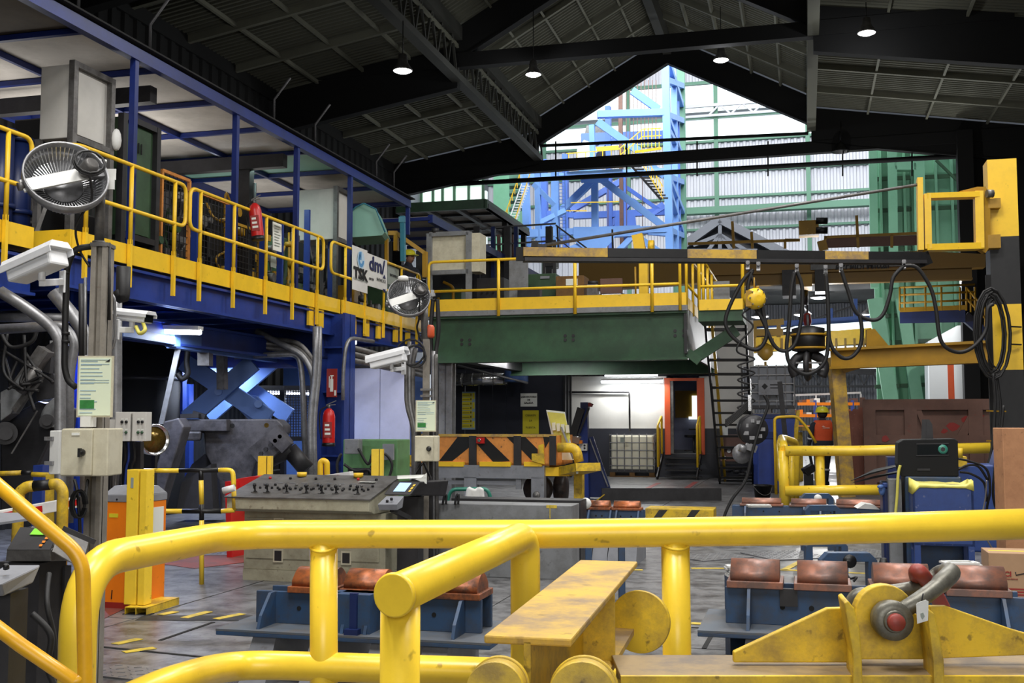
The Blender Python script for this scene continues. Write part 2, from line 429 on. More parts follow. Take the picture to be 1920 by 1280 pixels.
mb=MB().bar(G(330,1040,.003),G(450,1055,.003),1.1,.004);struct('red_floor_patch',mb,'floor_red',fl)
mb=MB()
for a,b in [((190,1212),(430,1236)),((300,1200),(400,1166)),((1296,1176),(1360,1178)),((1320,1215),(1340,1180))]:
    strip(mb,a,b,.03,.003)
struct('floor_joint',mb,'girder_black',fl)
for a,b in [((1235,905),(1212,916)),((1305,903),(1284,917))]:
    mb=MB();strip(mb,a,b,.12);struct('floor_mark',mb,'red_sign',fl)
# chequer plate with raised lozenges
def chequer(a,b,wd,nm='chequer_plate'):
    a=G(*a,.006);b=G(*b,.006);mb=MB().bar(a,b,wd,.01)
    d=(b-a);L=d.length;d.normalize();s=d.cross(Z);n=int(L/.07);m2=int(wd/.07)
    for i in range(n):
        for j in range(m2):
            c=a+d* ((i+.5)*.07)+s* ((j+.5)*.07-wd/2)+Z*.006
            e=(d+s).normalized() if (i+j) % 2 else (d-s).normalized();mb.bar(c-e*.022,c+e*.022,.008,.004)
    struct(nm,mb,'galv',fl)
chequer((190,1255),(380,1275),.28);chequer((1290,1047),(1385,1040),.5);chequer((1420,1043),(1530,1038),.7);chequer((1590,1040),(1670,1035),.7)
chequer((372,1037),(440,1037),.35)

# ---- roof of the near hall ----
ce=sroot('ceiling')
SEG=[((-15.6,11.5),(-9.65,12.45)),((-9.65,13.0),(-4.7,15.75)),((-4.7,15.75),(.4,13.05)),((.4,12.65),(14,10.45))]
UF=[-8,0,10,20,30,40]
for si,((va,za),(vb,zb)) in enumerate(SEG):
    Ls=math.hypot(vb-va,zb-za);n={0:4,1:5,2:5,3:7}[si]
    dirv=(B(vb,0,zb)-B(va,0,za)).normalized();nrm=BU.cross(dirv).normalized()
    if nrm.z <0:nrm=-nrm
    for ua,ub in zip(UF,UF[1:]):
        rows=4
        for r in range(rows):
            u0=ua+ (ub-ua)*r/rows;u1=ua+ (ub-ua)* (r+1)/rows
            for k in range(n):
                p=B(va,u0,za)+dirv* (Ls*k/n)
                if u1 <12 and not (ub >= 30):fine=.4
                else:fine=.2
                mb=MB().corr(p+nrm*.06,BU,dirv,u1-u0,Ls/n,fine,.05,nrm)
                struct('roof_sheet',mb,'roof_sheet',ce,fix=False)
            mb=MB().bar(B(va,u0,za),B(vb,u0,zb),.12,.26,up=nrm);struct('roof_rafter',mb,'roof_purlin',ce)
        for k in range(n+1):
            p=B(va,ua,za)+dirv* (Ls*k/n);mb=MB().bar(p-nrm*.02,p+BU* (ub-ua)-nrm*.02,.07,.12,up=nrm)
            struct('roof_purlin',mb,'roof_purlin',ce)
# outer skin keeps the daylight out
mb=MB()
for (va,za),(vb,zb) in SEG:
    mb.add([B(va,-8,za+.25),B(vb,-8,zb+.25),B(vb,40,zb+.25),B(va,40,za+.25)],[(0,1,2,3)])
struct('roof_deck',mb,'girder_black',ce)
# cross frames: deep dark girders under the slopes and a tie
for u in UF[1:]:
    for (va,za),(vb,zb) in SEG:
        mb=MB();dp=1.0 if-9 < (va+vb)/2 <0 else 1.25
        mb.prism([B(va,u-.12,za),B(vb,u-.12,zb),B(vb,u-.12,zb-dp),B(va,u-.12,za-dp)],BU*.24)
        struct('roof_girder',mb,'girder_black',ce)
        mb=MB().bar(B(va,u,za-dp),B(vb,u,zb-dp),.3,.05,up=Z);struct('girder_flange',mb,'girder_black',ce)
    tz=11.3 if u == 40 else 12.0
    mb=MB().bar(B(-15.6,u,tz if u <40 else 11.1),B(5.4 if u <40 else 14,u,tz),.3,.42);struct('tie_beam',mb,'girder_black',ce)
    if u == 40:
        mb=MB().bar(B(-9.6,u,11.95),B(.3,u,11.75),.1,.1);struct('tie_rod',mb,'girder_black',ce)
mb=MB().tube(onU(800,348,40),onU(1812,292,40),.09,8)
for x in (1042,1175,1307,1440,1580,1710):mb.bar(onU(x,330,40),onU(x,265,40),.05)
struct('pipe_run',mb,'girder_black',ce)
# valley trusses along the hall, with lattice on the left one
mb=MB().bar(B(-9.65,-8,12.8),B(-9.65,40,12.8),.3,.4)
mb.bar(B(-9.65,-8,11.45),B(-9.65,40,11.45),.3,.2);struct('valley_beam',mb,'beam_dark',ce)
mb=MB()
for k in range(44):
    u=1+k*.9;mb.bar(B(-9.65,u,11.5),B(-9.65,u+.45,12.7),.07);mb.bar(B(-9.65,u+.45,12.7),B(-9.65,u+.9,11.5),.07)
struct('valley_lattice',mb,'beam_dark',ce)
mb=MB().bar(B(.4,-8,12.35),B(.4,40,12.35),.3,1.1);struct('valley_beam',mb,'roof_sheet',ce)
mb=MB().bar(B(-4.7,-8,15.35),B(-4.7,40,15.35),.3,.6);struct('ridge_beam',mb,'beam_dark',ce)
# near hall walls
wl=sroot('wall_left');mb=MB().corr(B(-15.6,-8,0),BU,Z,48,11.3,.5,.06,BV);struct('wall_sheet',mb,'girder_black',wl,fix=False);mb=MB().bb(-15.75,-15.5,-8,40,11.2,11.75);struct('eaves_filler',mb,'girder_black',wl)  # dark filler bar added over the bright ridge teeth at the eaves
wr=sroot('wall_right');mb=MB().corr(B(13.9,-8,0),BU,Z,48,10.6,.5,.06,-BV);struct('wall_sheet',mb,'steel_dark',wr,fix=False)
wb=sroot('wall_back');mb=MB().corr(B(-15.6,-8,0),BV,Z,29.6,15,.5,.06,BU);struct('wall_sheet',mb,'grey_paint',wb,fix=False)
wf=sroot('wall_far')
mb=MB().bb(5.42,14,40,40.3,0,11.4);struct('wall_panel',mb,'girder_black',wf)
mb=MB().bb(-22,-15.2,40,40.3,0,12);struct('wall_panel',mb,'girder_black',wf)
mb=MB().prism([B(-22,40.3,11.5),B(-15.6,40.3,11.5),B(-9.65,40.3,12.4),B(-4.7,40.3,15.3),B(.4,40.3,12.6),B(14,40.3,10.4),B(26,40.3,10.4),B(26,40.3,32),B(-22,40.3,32)],BU*.2)
struct('gable_wall',mb,'corr_grey',wf)
mb=MB().bar(B(-16.2,39.9,0),B(-16.2,39.9,12),.5);mb.bb(5.2,5.7,39.5,40,0,11.4)
struct('wall_column',mb,'girder_black',wf)

# ---- tall hall beyond ----
fe=sroot('wall_tall_hall')
UW=75
# corrugated end wall with green frame and bright glazing bands
def wz(y,x=1400):return tob(onU(x,y,UW))[2]
def wv(x,y=400):return tob(onU(x,y,UW))[0]
z1=wz(262);z2=wz(206);z2b=wz(216);z3=wz(150)
mb=MB().corr(B(-22,UW,0),BV,Z,48,z1,.42,.12,-BU);struct('wall_sheet',mb,'corr_white',fe,fix=False)
mb=MB().corr(B(-22,UW,z3),BV,Z,48,32-z3,.42,.12,-BU);struct('wall_sheet',mb,'corr_white',fe,fix=False)
cols=[wv(1345),wv(1517),wv(1640,400)]
st=cols[1]-cols[0];cv=[cols[0]+st*k for k in range(-4,3)]
for a,b in zip(cv,cv[1:]):
    for (za,zb) in ((z1,z2b),(z2,z3)):
        mb=MB().bb(a+.1,b-.1,UW+.05,UW+.1,za+.1,zb-.1);o=struct('window_pane',mb,'pane_glow',fe)
mb=MB()
for v in cv:mb.bb(v-.14,v+.14,UW-.35,UW-.12,0,31)
struct('wall_stanchion',mb,'green_hall',fe)
mb=MB()
for y in (342-20,370,430):mb.bb(-22,25,UW-.3,UW-.12,wz(y),wz(y)+.16)
for z in (z1,z2b,z3):mb.bb(-22,25,UW-.3,UW-.05,z-.08,z+.08)
struct('wall_girt',mb,'green_hall',fe)
mb=MB().bb(-8,16,UW-1.6,UW-.9,wz(404),wz(392));struct('crane_rail_beam',mb,'green_hall',fe)
mb=MB()
for k in range(14):
    v=-6+k*1.5;mb.bar(B(v,UW-.6,z2b),B(v+.75,UW-.6,z2b+.7),.12);mb.bar(B(v+.75,UW-.6,z2b+.7),B(v+1.5,UW-.6,z2b),.12)
mb.bar(B(-8,UW-.6,z2b+.7),B(16,UW-.6,z2b+.7),.2);mb.bar(B(-8,UW-.6,z2b),B(16,UW-.6,z2b),.15)
struct('wind_truss',mb,'corr_white',fe)
mb=MB().bb(-22,-21.8,40,76,0,32);mb.bb(26,26.2,40,76,0,32);mb.bb(-22,26,75.6,76,0,32);struct('wall_side',mb,'corr_grey',fe)
mb=MB().bb(-22,26.2,40,76,32,32.3);struct('tall_roof',mb,'corr_grey',fe)
# glazed screen at the far left with panes of its own
gs=sroot('window_1');ug=60
xs=[790,812,830,852,879,906];ys=[300,344,386]
for i in range(5):
    for j in range(2):
        a=onU(xs[i],ys[j+1],ug);b=onU(xs[i+1],ys[j],ug);av,bv=tob(a)[0],tob(b)[0]
        za=tob(onU((xs[i]+xs[i+1])/2,ys[j+1],ug))[2];zb=tob(onU((xs[i]+xs[i+1])/2,ys[j],ug))[2]
        mb=MB().bb(av+.06,bv-.06,ug,ug+.05,za+.05,zb-.05);struct('pane',mb,'pane_green',gs)
mb=MB()
for x in xs:mb.bar(onU(x,392,ug-.1),onU(x,290,ug-.1),.14)
for y in (300,344,386):mb.bar(onU(788,y+6,ug-.1),onU(908,y-1,ug-.1),.16)
struct('mullion',mb,'green',gs)
mb=MB();a=tob(onU(755,400,ug));mb.corr(B(a[0]-6,55,0),BV,Z,8.3,tob(onU(790,345,55))[2],.3,.08,-BU);struct('wall_sheet',mb,'corr_grey',fe,fix=False)
mb=MB().bb(-21.8,tob(onU(912,360,61))[0],61,61.3,0,15);struct('wall_sheet',mb,'far_white',fe)
mb=MB().bb(tob(onU(925,360,63))[0],tob(onU(975,360,63))[0],63,64,0,22);struct('wall_panel',mb,'green_sheet',fe)

# ---- green sheeted structure at right ----
GT=thing('green_steel_hood','tall green ribbed steel enclosure with raking columns right of the blue tower','enclosure',B(6,46,0))
ugw=46
def gp(x,y,u=ugw):return onU(x,y,u)
mb=MB();a=tob(gp(1640,500))[0];b=tob(gp(1862,500))[0]
mb.bb(a,b,46.3,46.6,0,14);part('back_sheet',mb,'green_sheet',GT)
mb=MB();z0=0
for x in (1655,1672,1700,1715,1760,1790,1820):
    mb=MB();v=tob(gp(x,500))[0];mb.bb(v-.05,v+.05,46.05,46.35,0,14);part('rib',mb,'green_sheet',GT)
for y in (333,392,465,590,640,722):mb=MB().bar(gp(1640,y+3,46.2),gp(1850,y-6,46.2),.1,.16);part('stiffener',mb,'green',GT)
for x0,x1,w_ in ((1636,1650,.3),(1672,1680,.34),(1722,1732,.4)):
    mb=MB().bar(gp(x0,270,45.7),gp(x0+4,540,45.7),w_,.4);part('column',mb,'green_sheet',GT)
for a_,b_,w_ in (((1640,560),(1700,935),.55),((1690,560),(1748,935),.45)):
    mb=MB().bar(gp(*a_,45.4),gp(*b_,45.4),w_,.4);part('raking_column',mb,'green_sheet',GT)
mb=MB().prism([gp(1676,305,45.5),gp(1700,300,45.5),gp(1718,306,45.5),gp(1718,318,45.5),gp(1680,318,45.5)],BU*.4);part('gusset',mb,'green_sheet',GT)
mb=MB().bar(gp(1755,300,45.6),gp(1812,355,45.6),.1);part('brace',mb,'green',GT)

# white silo with an orange stripe, beyond the hall opening
ST=thing('white_silo','white silo with vertical orange stripe behind the yellow jib girder at right','silo',B(tob(P(1795,700,42))[0],42.5,0))
a=tob(onU(1742,700,42))[0];b=tob(onU(1832,700,42))[0];zt=tob(onU(1800,610,42))[2]
mb=MB().prism([B(a,42,0),B(b,42,0),B(b,42,zt),B(a+ (b-a)*.62,42,zt),B(a,42,zt-.55)],BU*1.5);part('shell',mb,'far_white',ST)
mb=MB().bb(a+ (b-a)*.39,a+ (b-a)*.52,41.98,42.0,0,tob(onU(1790,668,42))[2]);part('stripe',mb,'orange_door',ST)

# ---- distant low hall under the crane girder ----
lo=sroot('wall_low_hall')
ul=72
def lp(x,y,u=ul):return onU(x,y,u)
mb=MB();a=tob(lp(1385,700))[0];b=tob(lp(1660,700))[0]
mb.corr(B(a,ul-.5,0),BV,Z,b-a,tob(lp(1500,700))[2],.35,.1,-BU);struct('wall_sheet',mb,'corr_grey',lo,fix=False)
za=tob(lp(1500,693))[2];zb=tob(lp(1500,650))[2]
mb=MB().bb(a,b,ul-.3,ul-.2,za,zb);struct('window_band',mb,'pane_glow',lo)
zc=tob(lp(1500,622))[2];zd=tob(lp(1500,603))[2]
mb=MB().bb(a,b,ul-.3,ul-.2,zc,zd);struct('window_band',mb,'pane_glow',lo)
mb=MB().bb(a,b,ul-.4,ul-.1,zb,zc);mb.bb(a,b,ul-.45,ul-.1,za-.5,za);struct('wall_rail',mb,'steel_dark',lo)
mb=MB().corr(B(a,ul-.5,zd),BV,Z,b-a,1.4,.35,.1,-BU);struct('wall_sheet',mb,'corr_grey',lo,fix=False)
mb=MB();zt=tob(lp(1500,572))[2]
mb.add([B(a,ul-.5,zt),B(b,ul-.5,zt),B(b,50,tob(onU(1560,530,50))[2]+.6),B(a,50,tob(onU(1460,530,50))[2]+.6)],[(0,1,2,3)]);struct('low_roof',mb,'girder_black',lo)
mb=MB()
for k in range(7):
    u=52+k*3;z=zt+ (5.9+1.2-zt)*0-.05;mb.bar(B(a,u,zt+.25),B(b,u,zt+.05),.2,.35)
struct('low_roof_purlin',mb,'steel_dark',lo)
mb=MB().bar(lp(1400,640,70),lp(1640,560,70),.1);mb.bar(lp(1400,688,70.5),lp(1640,700,70.5),.2)
for x in range(1410,1640,28):mb.bar(lp(x,694,70.5),lp(x+14,722,70.5),.09);mb.bar(lp(x+14,722,70.5),lp(x+28,694,70.5),.09)
mb.bar(lp(1400,724,70.5),lp(1640,724,70.5),.14)
struct('wall_truss',mb,'steel_dark',lo)
# gable of a smaller shed
gb=sroot('wall_shed');ug2=68
mb=MB();g=[onU(x,y,ug2) for x,y in ((1275,470),(1350,418),(1510,500),(1510,540),(1275,540))]
mb.prism(g,BU*.3);struct('gable_panel',mb,'steel_dark',gb)
mb=MB().bar(onU(1268,470,67.6),onU(1350,412,67.6),.5,.5,up=BU);mb.bar(onU(1350,412,67.6),onU(1520,500,67.6),.5,.5,up=BU);struct('verge',mb,'corr_grey',gb)
mb=MB()
for p,q in (((1350,416),(1350,480)),((1300,460),(1350,440)),((1350,440),(1400,470)),((1290,470),(1420,470)),((1320,480),(1350,440)),((1350,440),(1380,480))):
    mb.bar(onU(*p,67.5),onU(*q,67.5),.22,.2,up=BU)
struct('gable_truss',mb,'corr_grey',gb)
# =============================== BLUE TOWER ===============================
TT=thing('steel_tower','tall bright blue lattice steel tower standing in the hall behind the gable opening','tower',P(1130,790,54).xy.to_3d())
Yt=52
def tb(nm,l,m='blue_tower',Y=Yt,dp=None):
    for a in l:
        mb=MB();B2(mb,a[0],a[1],a[2],a[3],a[4],Y,depth=dp);part(nm,mb,m,TT)
tb('column',[(1247,90,1256,480,14),(983,290,990,480,13),(1100,330,1102,0,0)][:2],dp=.4)
tb('column',[(1115,338,1116,432,12),(1110,235,1112,320,10)],dp=.3)
tb('cross_beam',[(1120,215,1245,211,13),(975,333,1070,330,11),(1060,330,1250,322,12),(980,437,1255,430,12),(1085,437,1200,433,20)],dp=.35)
tb('diagonal',[(1120,228,1200,285,14),(1185,170,1235,205,14),(1110,340,1008,438,13),(1130,338,1245,425,13),(1200,295,1245,330,12),
                (990,330,1020,305,10),(1250,438,1215,435,10),(1185,437,1240,475,12),(1100,455,1040,480,10),(1190,440,1150,480,10)],dp=.3)
# rear plane and the right-hand face
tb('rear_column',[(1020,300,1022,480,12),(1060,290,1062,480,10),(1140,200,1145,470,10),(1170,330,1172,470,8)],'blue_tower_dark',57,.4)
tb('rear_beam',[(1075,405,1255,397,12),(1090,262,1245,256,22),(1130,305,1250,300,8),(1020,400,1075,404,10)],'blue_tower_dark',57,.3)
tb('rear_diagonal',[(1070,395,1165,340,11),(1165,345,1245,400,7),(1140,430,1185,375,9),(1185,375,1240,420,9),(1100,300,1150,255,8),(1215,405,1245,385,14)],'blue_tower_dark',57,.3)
mb=MB().prism([P(1040+35,425,51.8),P(1160,425,51.8),P(1150,450,51.8),P(1125,475,51.8),P(1105,475,51.8),P(1075,450,51.8)],(0,.1,0));part('gusset_plate',mb,'blue_tower',TT)
mb=MB().prism([P(1155,395,56.5),P(1190,395,56.5),P(1195,440,56.5),P(1150,440,56.5)],(0,.1,0));part('gusset_plate',mb,'blue_tower_dark',TT)
mb=MB().prism([P(1085,318,51.8),P(1145,318,51.8),P(1140,342,51.8),P(1090,342,51.8)],(0,.1,0));part('gusset_plate',mb,'blue_tower',TT)
# side face
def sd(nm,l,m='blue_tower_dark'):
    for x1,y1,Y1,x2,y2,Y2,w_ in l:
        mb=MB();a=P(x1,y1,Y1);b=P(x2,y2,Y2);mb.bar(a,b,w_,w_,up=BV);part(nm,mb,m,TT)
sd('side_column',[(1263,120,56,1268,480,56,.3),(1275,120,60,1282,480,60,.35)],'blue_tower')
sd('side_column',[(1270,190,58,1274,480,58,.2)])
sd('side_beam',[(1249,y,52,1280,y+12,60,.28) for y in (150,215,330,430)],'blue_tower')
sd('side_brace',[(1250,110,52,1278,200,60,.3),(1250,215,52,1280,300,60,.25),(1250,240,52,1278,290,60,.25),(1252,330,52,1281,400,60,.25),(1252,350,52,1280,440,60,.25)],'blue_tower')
mb=MB().bb(*(lambda q:(q[0],q[0]+.75,60,60.3,5,23))(tob(P(1262,400,60))));part('rear_sheet',mb,'green_hall',TT)
# gallery with yellow kick plate
mb=MB().hexa([P(1062,333,50.5),P(1165,328,50.5),P(1165,328,52),P(1062,333,52),P(1062,322,50.5),P(1168,316,50.5),P(1168,316,52),P(1062,322,52)]);part('gallery_deck',mb,'blue_tower',TT)
for l in ((1062,316,1165,311,7,50.4),(1165,312,1190,295,7,50.4),(1190,285,1240,278,5,50.4),(1090,282,1160,276,8,55)):mb=MB();B2(mb,*l,depth=.05);part('kick_plate',mb,'yellow_rail',TT)
mb=MB()
for l in [(1062,288,1160,280),(1062,300,1160,293),(1160,280,1205,242),(1160,293,1205,256),(1205,242,1240,240),(1205,256,1240,254),(1200,300,1243,372),(1205,285,1243,350),(1062,395,1100,395),(1070,380,1160,378)]:B2(mb,*l,1.6,50.3)
for x in range(1066,1162,16):B2(mb,x,288- (x-1062)*.08,x,316,1.5,50.3)
for k in range(6):B2(mb,1163+k*8,279-k*6.5,1163+k*8,305-k*5,1.5,50.3)
for x in range(1208,1242,7):B2(mb,x,241,x,276,1.5,50.3)
for k in range(9):B2(mb,1203+k*4.6,288+k*7,1203+k*4.6,308+k*7,1.2,50.3)
part('handrail',mb,'yellow_rail',TT)
mb=MB()
for k in range(12):B2(mb,1185+k*4.5,312+k*5.4,1203+k*4.5,312+k*5.4,3,50.8)
B2(mb,1183,310,1240,375,4,50.7);part('stair',mb,'steel_dark',TT)
mb=MB()
for x in (1046,1058):B2(mb,x,300,x+4,470,2.2,50.6)
for k in range(26):B2(mb,1046,304+k*6.4,1060,304+k*6.4,1.2,50.6)
part('ladder',mb,'blue_light',TT)
# hanging rods, duct and plant inside the tower
mb=MB()
for x in range(1160,1236,7):B2(mb,x,150,x,262,1.4,55)
B2(mb,1163,120,1166,470,7,55)
for x in (1140,1175,1205):B2(mb,x,330,x,470,1.3,54)
part('hanging_rod',mb,'brown_container',TT)
mb=MB().prism(PP([(1100,235),(1150,240),(1145,300),(1085,300)],58),(0,1,0));part('casing',mb,'steel',TT)
mb=MB().prism(PP([(1120,285),(1082,305),(1082,280),(1095,262),(1115,270)],54.5),(0,1,0));part('hopper',mb,'far_white',TT)
# left neighbour: blue walkway frames and stair
T2=thing('stair_frame','blue steel frame with a stair rising left of the lattice tower','stair',P(960,790,50).xy.to_3d())
for l in [(958,318,1045,312,12),(1008,320,1010,480,10),(1040,320,1041,480,12),(965,440,1045,436,14),(1000,345,1040,385,9),(1008,420,1060,395,9)]:
    mb=MB();B2(mb,*l,50,depth=.3);part('frame_member',mb,'blue_tower',T2)
mb=MB();B2(mb,950,425,978,345,2,49.5);B2(mb,962,430,990,345,2,49.5)
for k in range(16):B2(mb,952+k*1.8,424-k*5,966+k*1.8,424-k*5,1.8,49.6)
part('stair_flight',mb,'far_white',T2)
mb=MB();B2(mb,946,405,975,325,1.6,49.4);B2(mb,966,410,994,325,1.6,49.4)
for k in range(7):B2(mb,947+k*4.6,412-k*12,947+k*4.6,400-k*12,1.3,49.4)
part('handrail',mb,'yellow_rail',T2)
for k in range(5):
    mb=MB();B2(mb,955,335+k*14,985,333+k*14,6,53,depth=.8);part('tread_stack',mb,'green_hall',T2)
# overhead cranes seen beyond the opening
CT=thing('overhead_crane','large mustard yellow overhead travelling crane girder lettered above the jib arm','crane',P(1500,500,36) )
ucr=33
def cp(x,y,u=ucr):return onU(x,y,u)
mb=MB().prism([cp(1085,490),cp(1290,492),cp(1490,488),cp(1720,470),cp(1848,476),cp(1848,500),cp(1340,528),cp(1085,545)],BU*.5);part('box_girder',mb,'crane_yellow',CT)
mb=MB().ibar(cp(1312,527,32.6),cp(1822,512,32.6),.3,.38,.05);part('runway_beam',mb,'crane_yellow',CT)
mb=MB().prism([cp(1520,482,32.9),cp(1705,470,32.9),cp(1705,498,32.9),cp(1520,506,32.9)],BU*.05);part('name_panel',mb,'grey_paint',CT)
c=cp(1616,497,32.8);text('ArcelorMittal','ink',CT,c,BV*1+Z*.06,Z,.5,width=1.5,bold=.01)
mb=MB().bar(cp(1540,452),cp(1545,470),.25);mb.bb(*(lambda a,b:(a[0],b[0],33,33.6,a[2],b[2]))(tob(cp(1498,440)),tob(cp(1535,412))));part('drive_motor',mb,'yellow_dark',CT)
mb=MB().tube(cp(1530,414),cp(1552,414),.1);mb.tube(cp(1530,432),cp(1552,432),.1);part('motor_cap',mb,'black',CT)
mb=MB()
for a in [(1545,445,1730,437),(1545,467,1548,443),(1606,404,1609,464),(1672,440,1672,464),(1728,437,1728,464),(1373,415,1376,466),(1409,435,1411,466),(1290,457,1500,450),(1472,450,1500,450),(1472,450,1472,466)]:
    mb.bar(cp(a[0],a[1]),cp(a[2],a[3]),.08)
part('walkway_rail',mb,'yellow_dark',CT)
mb=MB().bar(cp(1545,456),cp(1725,450),.06,.28);part('walkway_screen',mb,'brown_container',CT)
mb=MB().bb(*(lambda a,b:(a[0],b[0],32.2,33,a[2],b[2]))(tob(cp(1468,560)),tob(cp(1492,512))));part('end_plate',mb,'steel_dark',CT)
mb=MB().bb(*(lambda a,b:(a[0],b[0],32.2,33,a[2],b[2]))(tob(cp(1528,552)),tob(cp(1550,512))));part('end_plate',mb,'steel_dark',CT)
mb=MB().bb(*(lambda a,b:(a[0],b[0],32,33,a[2],b[2]))(tob(cp(1502,545)),tob(cp(1522,522))));mb.bar(cp(1490,528),cp(1548,526),.15);part('hoist_body',mb,'yellow_dark',CT)
mb=MB().tube(cp(1513,545),cp(1514,608),.03,6);mb.tube(cp(1508,545),cp(1508,572),.12,8);part('hoist_rope',mb,'steel_dark',CT)
HK=thing('hoist_hook','red and yellow crane hook block hanging from the travelling hoist','hook',cp(1514,625,32.5))
mb=MB().lathe([(.02,.4),(.1,.36),(.12,.15),(.08,0),(.02,-.02)],cp(1514,612,32.5),Z,12);part('hook_block',mb,'red_sign',HK)
mb=MB().path(smoothp([cp(1514,610,32.5),cp(1514,625,32.5),cp(1508,632,32.5),cp(1506,624,32.5)]),.03,6);part('hook',mb,'steel_dark',HK)
C2=thing('travelling_crane','far yellow travelling crane girder low in the distant hall','crane',P(1500,640,56))
mb=MB().prism([onU(x,y,56) for x,y in ((1402,634),(1660,612),(1660,640),(1402,662))],BU*.6);part('box_girder',mb,'yellow_rail',C2)
for x in range(1415,1650,17):mb=MB().bar(onU(x,634,55.9),onU(x+.5,655,55.9),.1);part('stiffener',mb,'crane_yellow',C2)
mb=MB().bar(onU(1400,608,56),onU(1470,603,56),.3,.3);mb.bar(onU(1415,610,56),onU(1415,634,56),.2);mb.bar(onU(1460,607,56),onU(1460,632,56),.2);mb.bb(*(lambda a,b:(a[0],b[0],55.8,56.6,a[2],b[2]))(tob(onU(1410,630,56)),tob(onU(1468,616,56))));part('crab',mb,'crane_yellow',C2)
mb=MB().lathe([(.05,.8),(.4,.6),(.4,.2),(.1,-.1)],onU(1435,672,56),Z,10);mb.tube(onU(1435,655,56),onU(1435,668,56),.05,6);mb.path(smoothp([onU(1435,678,56),onU(1435,688,56),onU(1430,686,56)]),.07,6);part('hook_block',mb,'crane_yellow',C2)
mb=MB().bar(onU(1395,612,60),onU(1640,596,60),.3,.3);mb.bar(onU(1604,600,60),onU(1604,560,60),.2);mb.bar(onU(1558,602,60),onU(1558,578,60),.2)
one('crane_bridge',mb,'blue_tower_dark','slim blue crane bridge in the distant hall above the yellow girder','crane')
l=bpy.data.lights.new('hall_fill','POINT');l.energy=420;l.shadow_soft_size=.1;o=bpy.data.objects.new('hall_fill',l);COL.objects.link(o);o.location=P(1545,640,33)  # fill added for the storage rack, with no fitting of its own
l=bpy.data.lights.new('hall_fill','POINT');l.energy=700;l.shadow_soft_size=.1;o=bpy.data.objects.new('hall_fill',l);COL.objects.link(o);o.location=P(1800,520,37)  # fill added to whiten the silo
l=bpy.data.lights.new('hall_fill','POINT');l.energy=900;l.shadow_soft_size=.1;o=bpy.data.objects.new('hall_fill',l);COL.objects.link(o);o.location=P(1545,662,47)  # fill added to lift the far travelling crane
# yellow fixed jib girder and its post
JG=thing('gantry_girder','heavy yellow gantry girder on a post beside the brown container','gantry',P(1590,960,21).xy.to_3d())
mb=MB().ibar(P(1558,673,21.2),P(1882,658,19.6),.28,.4,.05);part('girder',mb,'yellow_dark',JG)
mb=MB().prism([P(1625,655,21),P(1625,618,21),P(1640,616,21),P(1668,650,21)],(0,.06,0));part('end_gusset',mb,'yellow_dark',JG)
a=P(1573,700,21.3)
mb=MB().bar((a.x+.1,21.3,0),(a.x-.06,21.3,2.7),.26,.26,up=(0,1,0));part('post',mb,'yellow_dirty',JG)
mb=MB().bar(P(1580,695,21.2),P(1640,678,21.1),.1);part('knee_brace',mb,'yellow_dark',JG)
# small blue platform with rails, beyond
BP=thing('access_gallery','dark blue access gallery with yellow guard rails hanging in front of the green enclosure','gallery',P(1750,600,36))
def q(x,y,u=37):return onU(x,y,u)
mb=MB().hexa([q(1687,606,36),q(1810,604,36),q(1810,604,38),q(1687,606,38),q(1687,585,36),q(1810,580,36),q(1810,580,38),q(1687,585,38)]);mb.bar(q(1808,592),q(1862,640),.3,.3,up=BU);part('deck',mb,'blue_deep',BP)
mb=MB().bar(q(1687,581,35.9),q(1812,576,35.9),.05,.14);part('kick_plate',mb,'yellow_dark',BP)
mb=MB()
for y in (537,551,566):mb.tube(q(1687,y+2,35.9),q(1828,y-4,35.9),.035,6)
for x in (1687,1696,1735,1765,1800,1812,1828):mb.tube(q(x,582,35.9),q(x,538,35.9),.035,6)
mb.tube(q(1812,540,35.9),q(1862,595,35.9),.035,6);mb.tube(q(1812,560,35.9),q(1862,612,35.9),.035,6)
for k in range(5):mb.tube(q(1820+k*9,585+k*9,35.9),q(1820+k*9,548+k*9,35.9),.03,6)
part('guard_rail',mb,'yellow_dark',BP)
# high bay lamps
def lamp(px,py,Y,label,drop=1.4,r=.23,pw=60):
    c=P(px,py,Y);T=thing('high_bay_lamp',label,'lamp',c,'round high bay lamps hanging from the roof')
    mb=MB().lathe([(.03,.42),(.1,.38),(.12,.2),(r,.03),(r,0),(r-.02,0),(.05,.12)],c,Z,20);part('housing',mb,'steel',T)
    mb=MB().lathe([(0.001,-.05),(r*.6,-.035),(r-.02,.0),(0.001,.01)],c,Z,20);part('diffuser',mb,'lamp_glow',T)
    mb=MB().tube(c+Z*.4,c+Z*drop,.012,6);part('cord',mb,'black',T)
    l=bpy.data.lights.new('lamp_light','POINT');l.energy=pw*1.0;l.shadow_soft_size=.1;l.color=(.95,.97,1)
    o=bpy.data.objects.new('lamp_light',l);COL.objects.link(o);o.parent=T;o.location=(0,0,-.25)
lamp(755,133,25,'leftmost small round high bay lamp glowing under the flat roof slope',1.2)
lamp(1000,140,30,'round high bay lamp glowing left of the gable opening',2.0)
lamp(1352,113,31,'round high bay lamp glowing on the right slope beside the gable peak',1.6)
lamp(1625,62,27,'rightmost round high bay lamp glowing below the dark cross girder',.8)
c=onU(1576,285,39.6);T=thing('bell_lamp','unlit black bell shaped lamp hanging from the tie beam before the white wall','lamp',c)
mb=MB().lathe([(.05,.35),(.12,.3),(.3,.05),(.32,0),(.28,0),(.08,.22)],c,Z,16);part('shade',mb,'black',T)
mb=MB().tube(c+Z*.3,c+Z*.75,.03,6);part('stem',mb,'black',T)
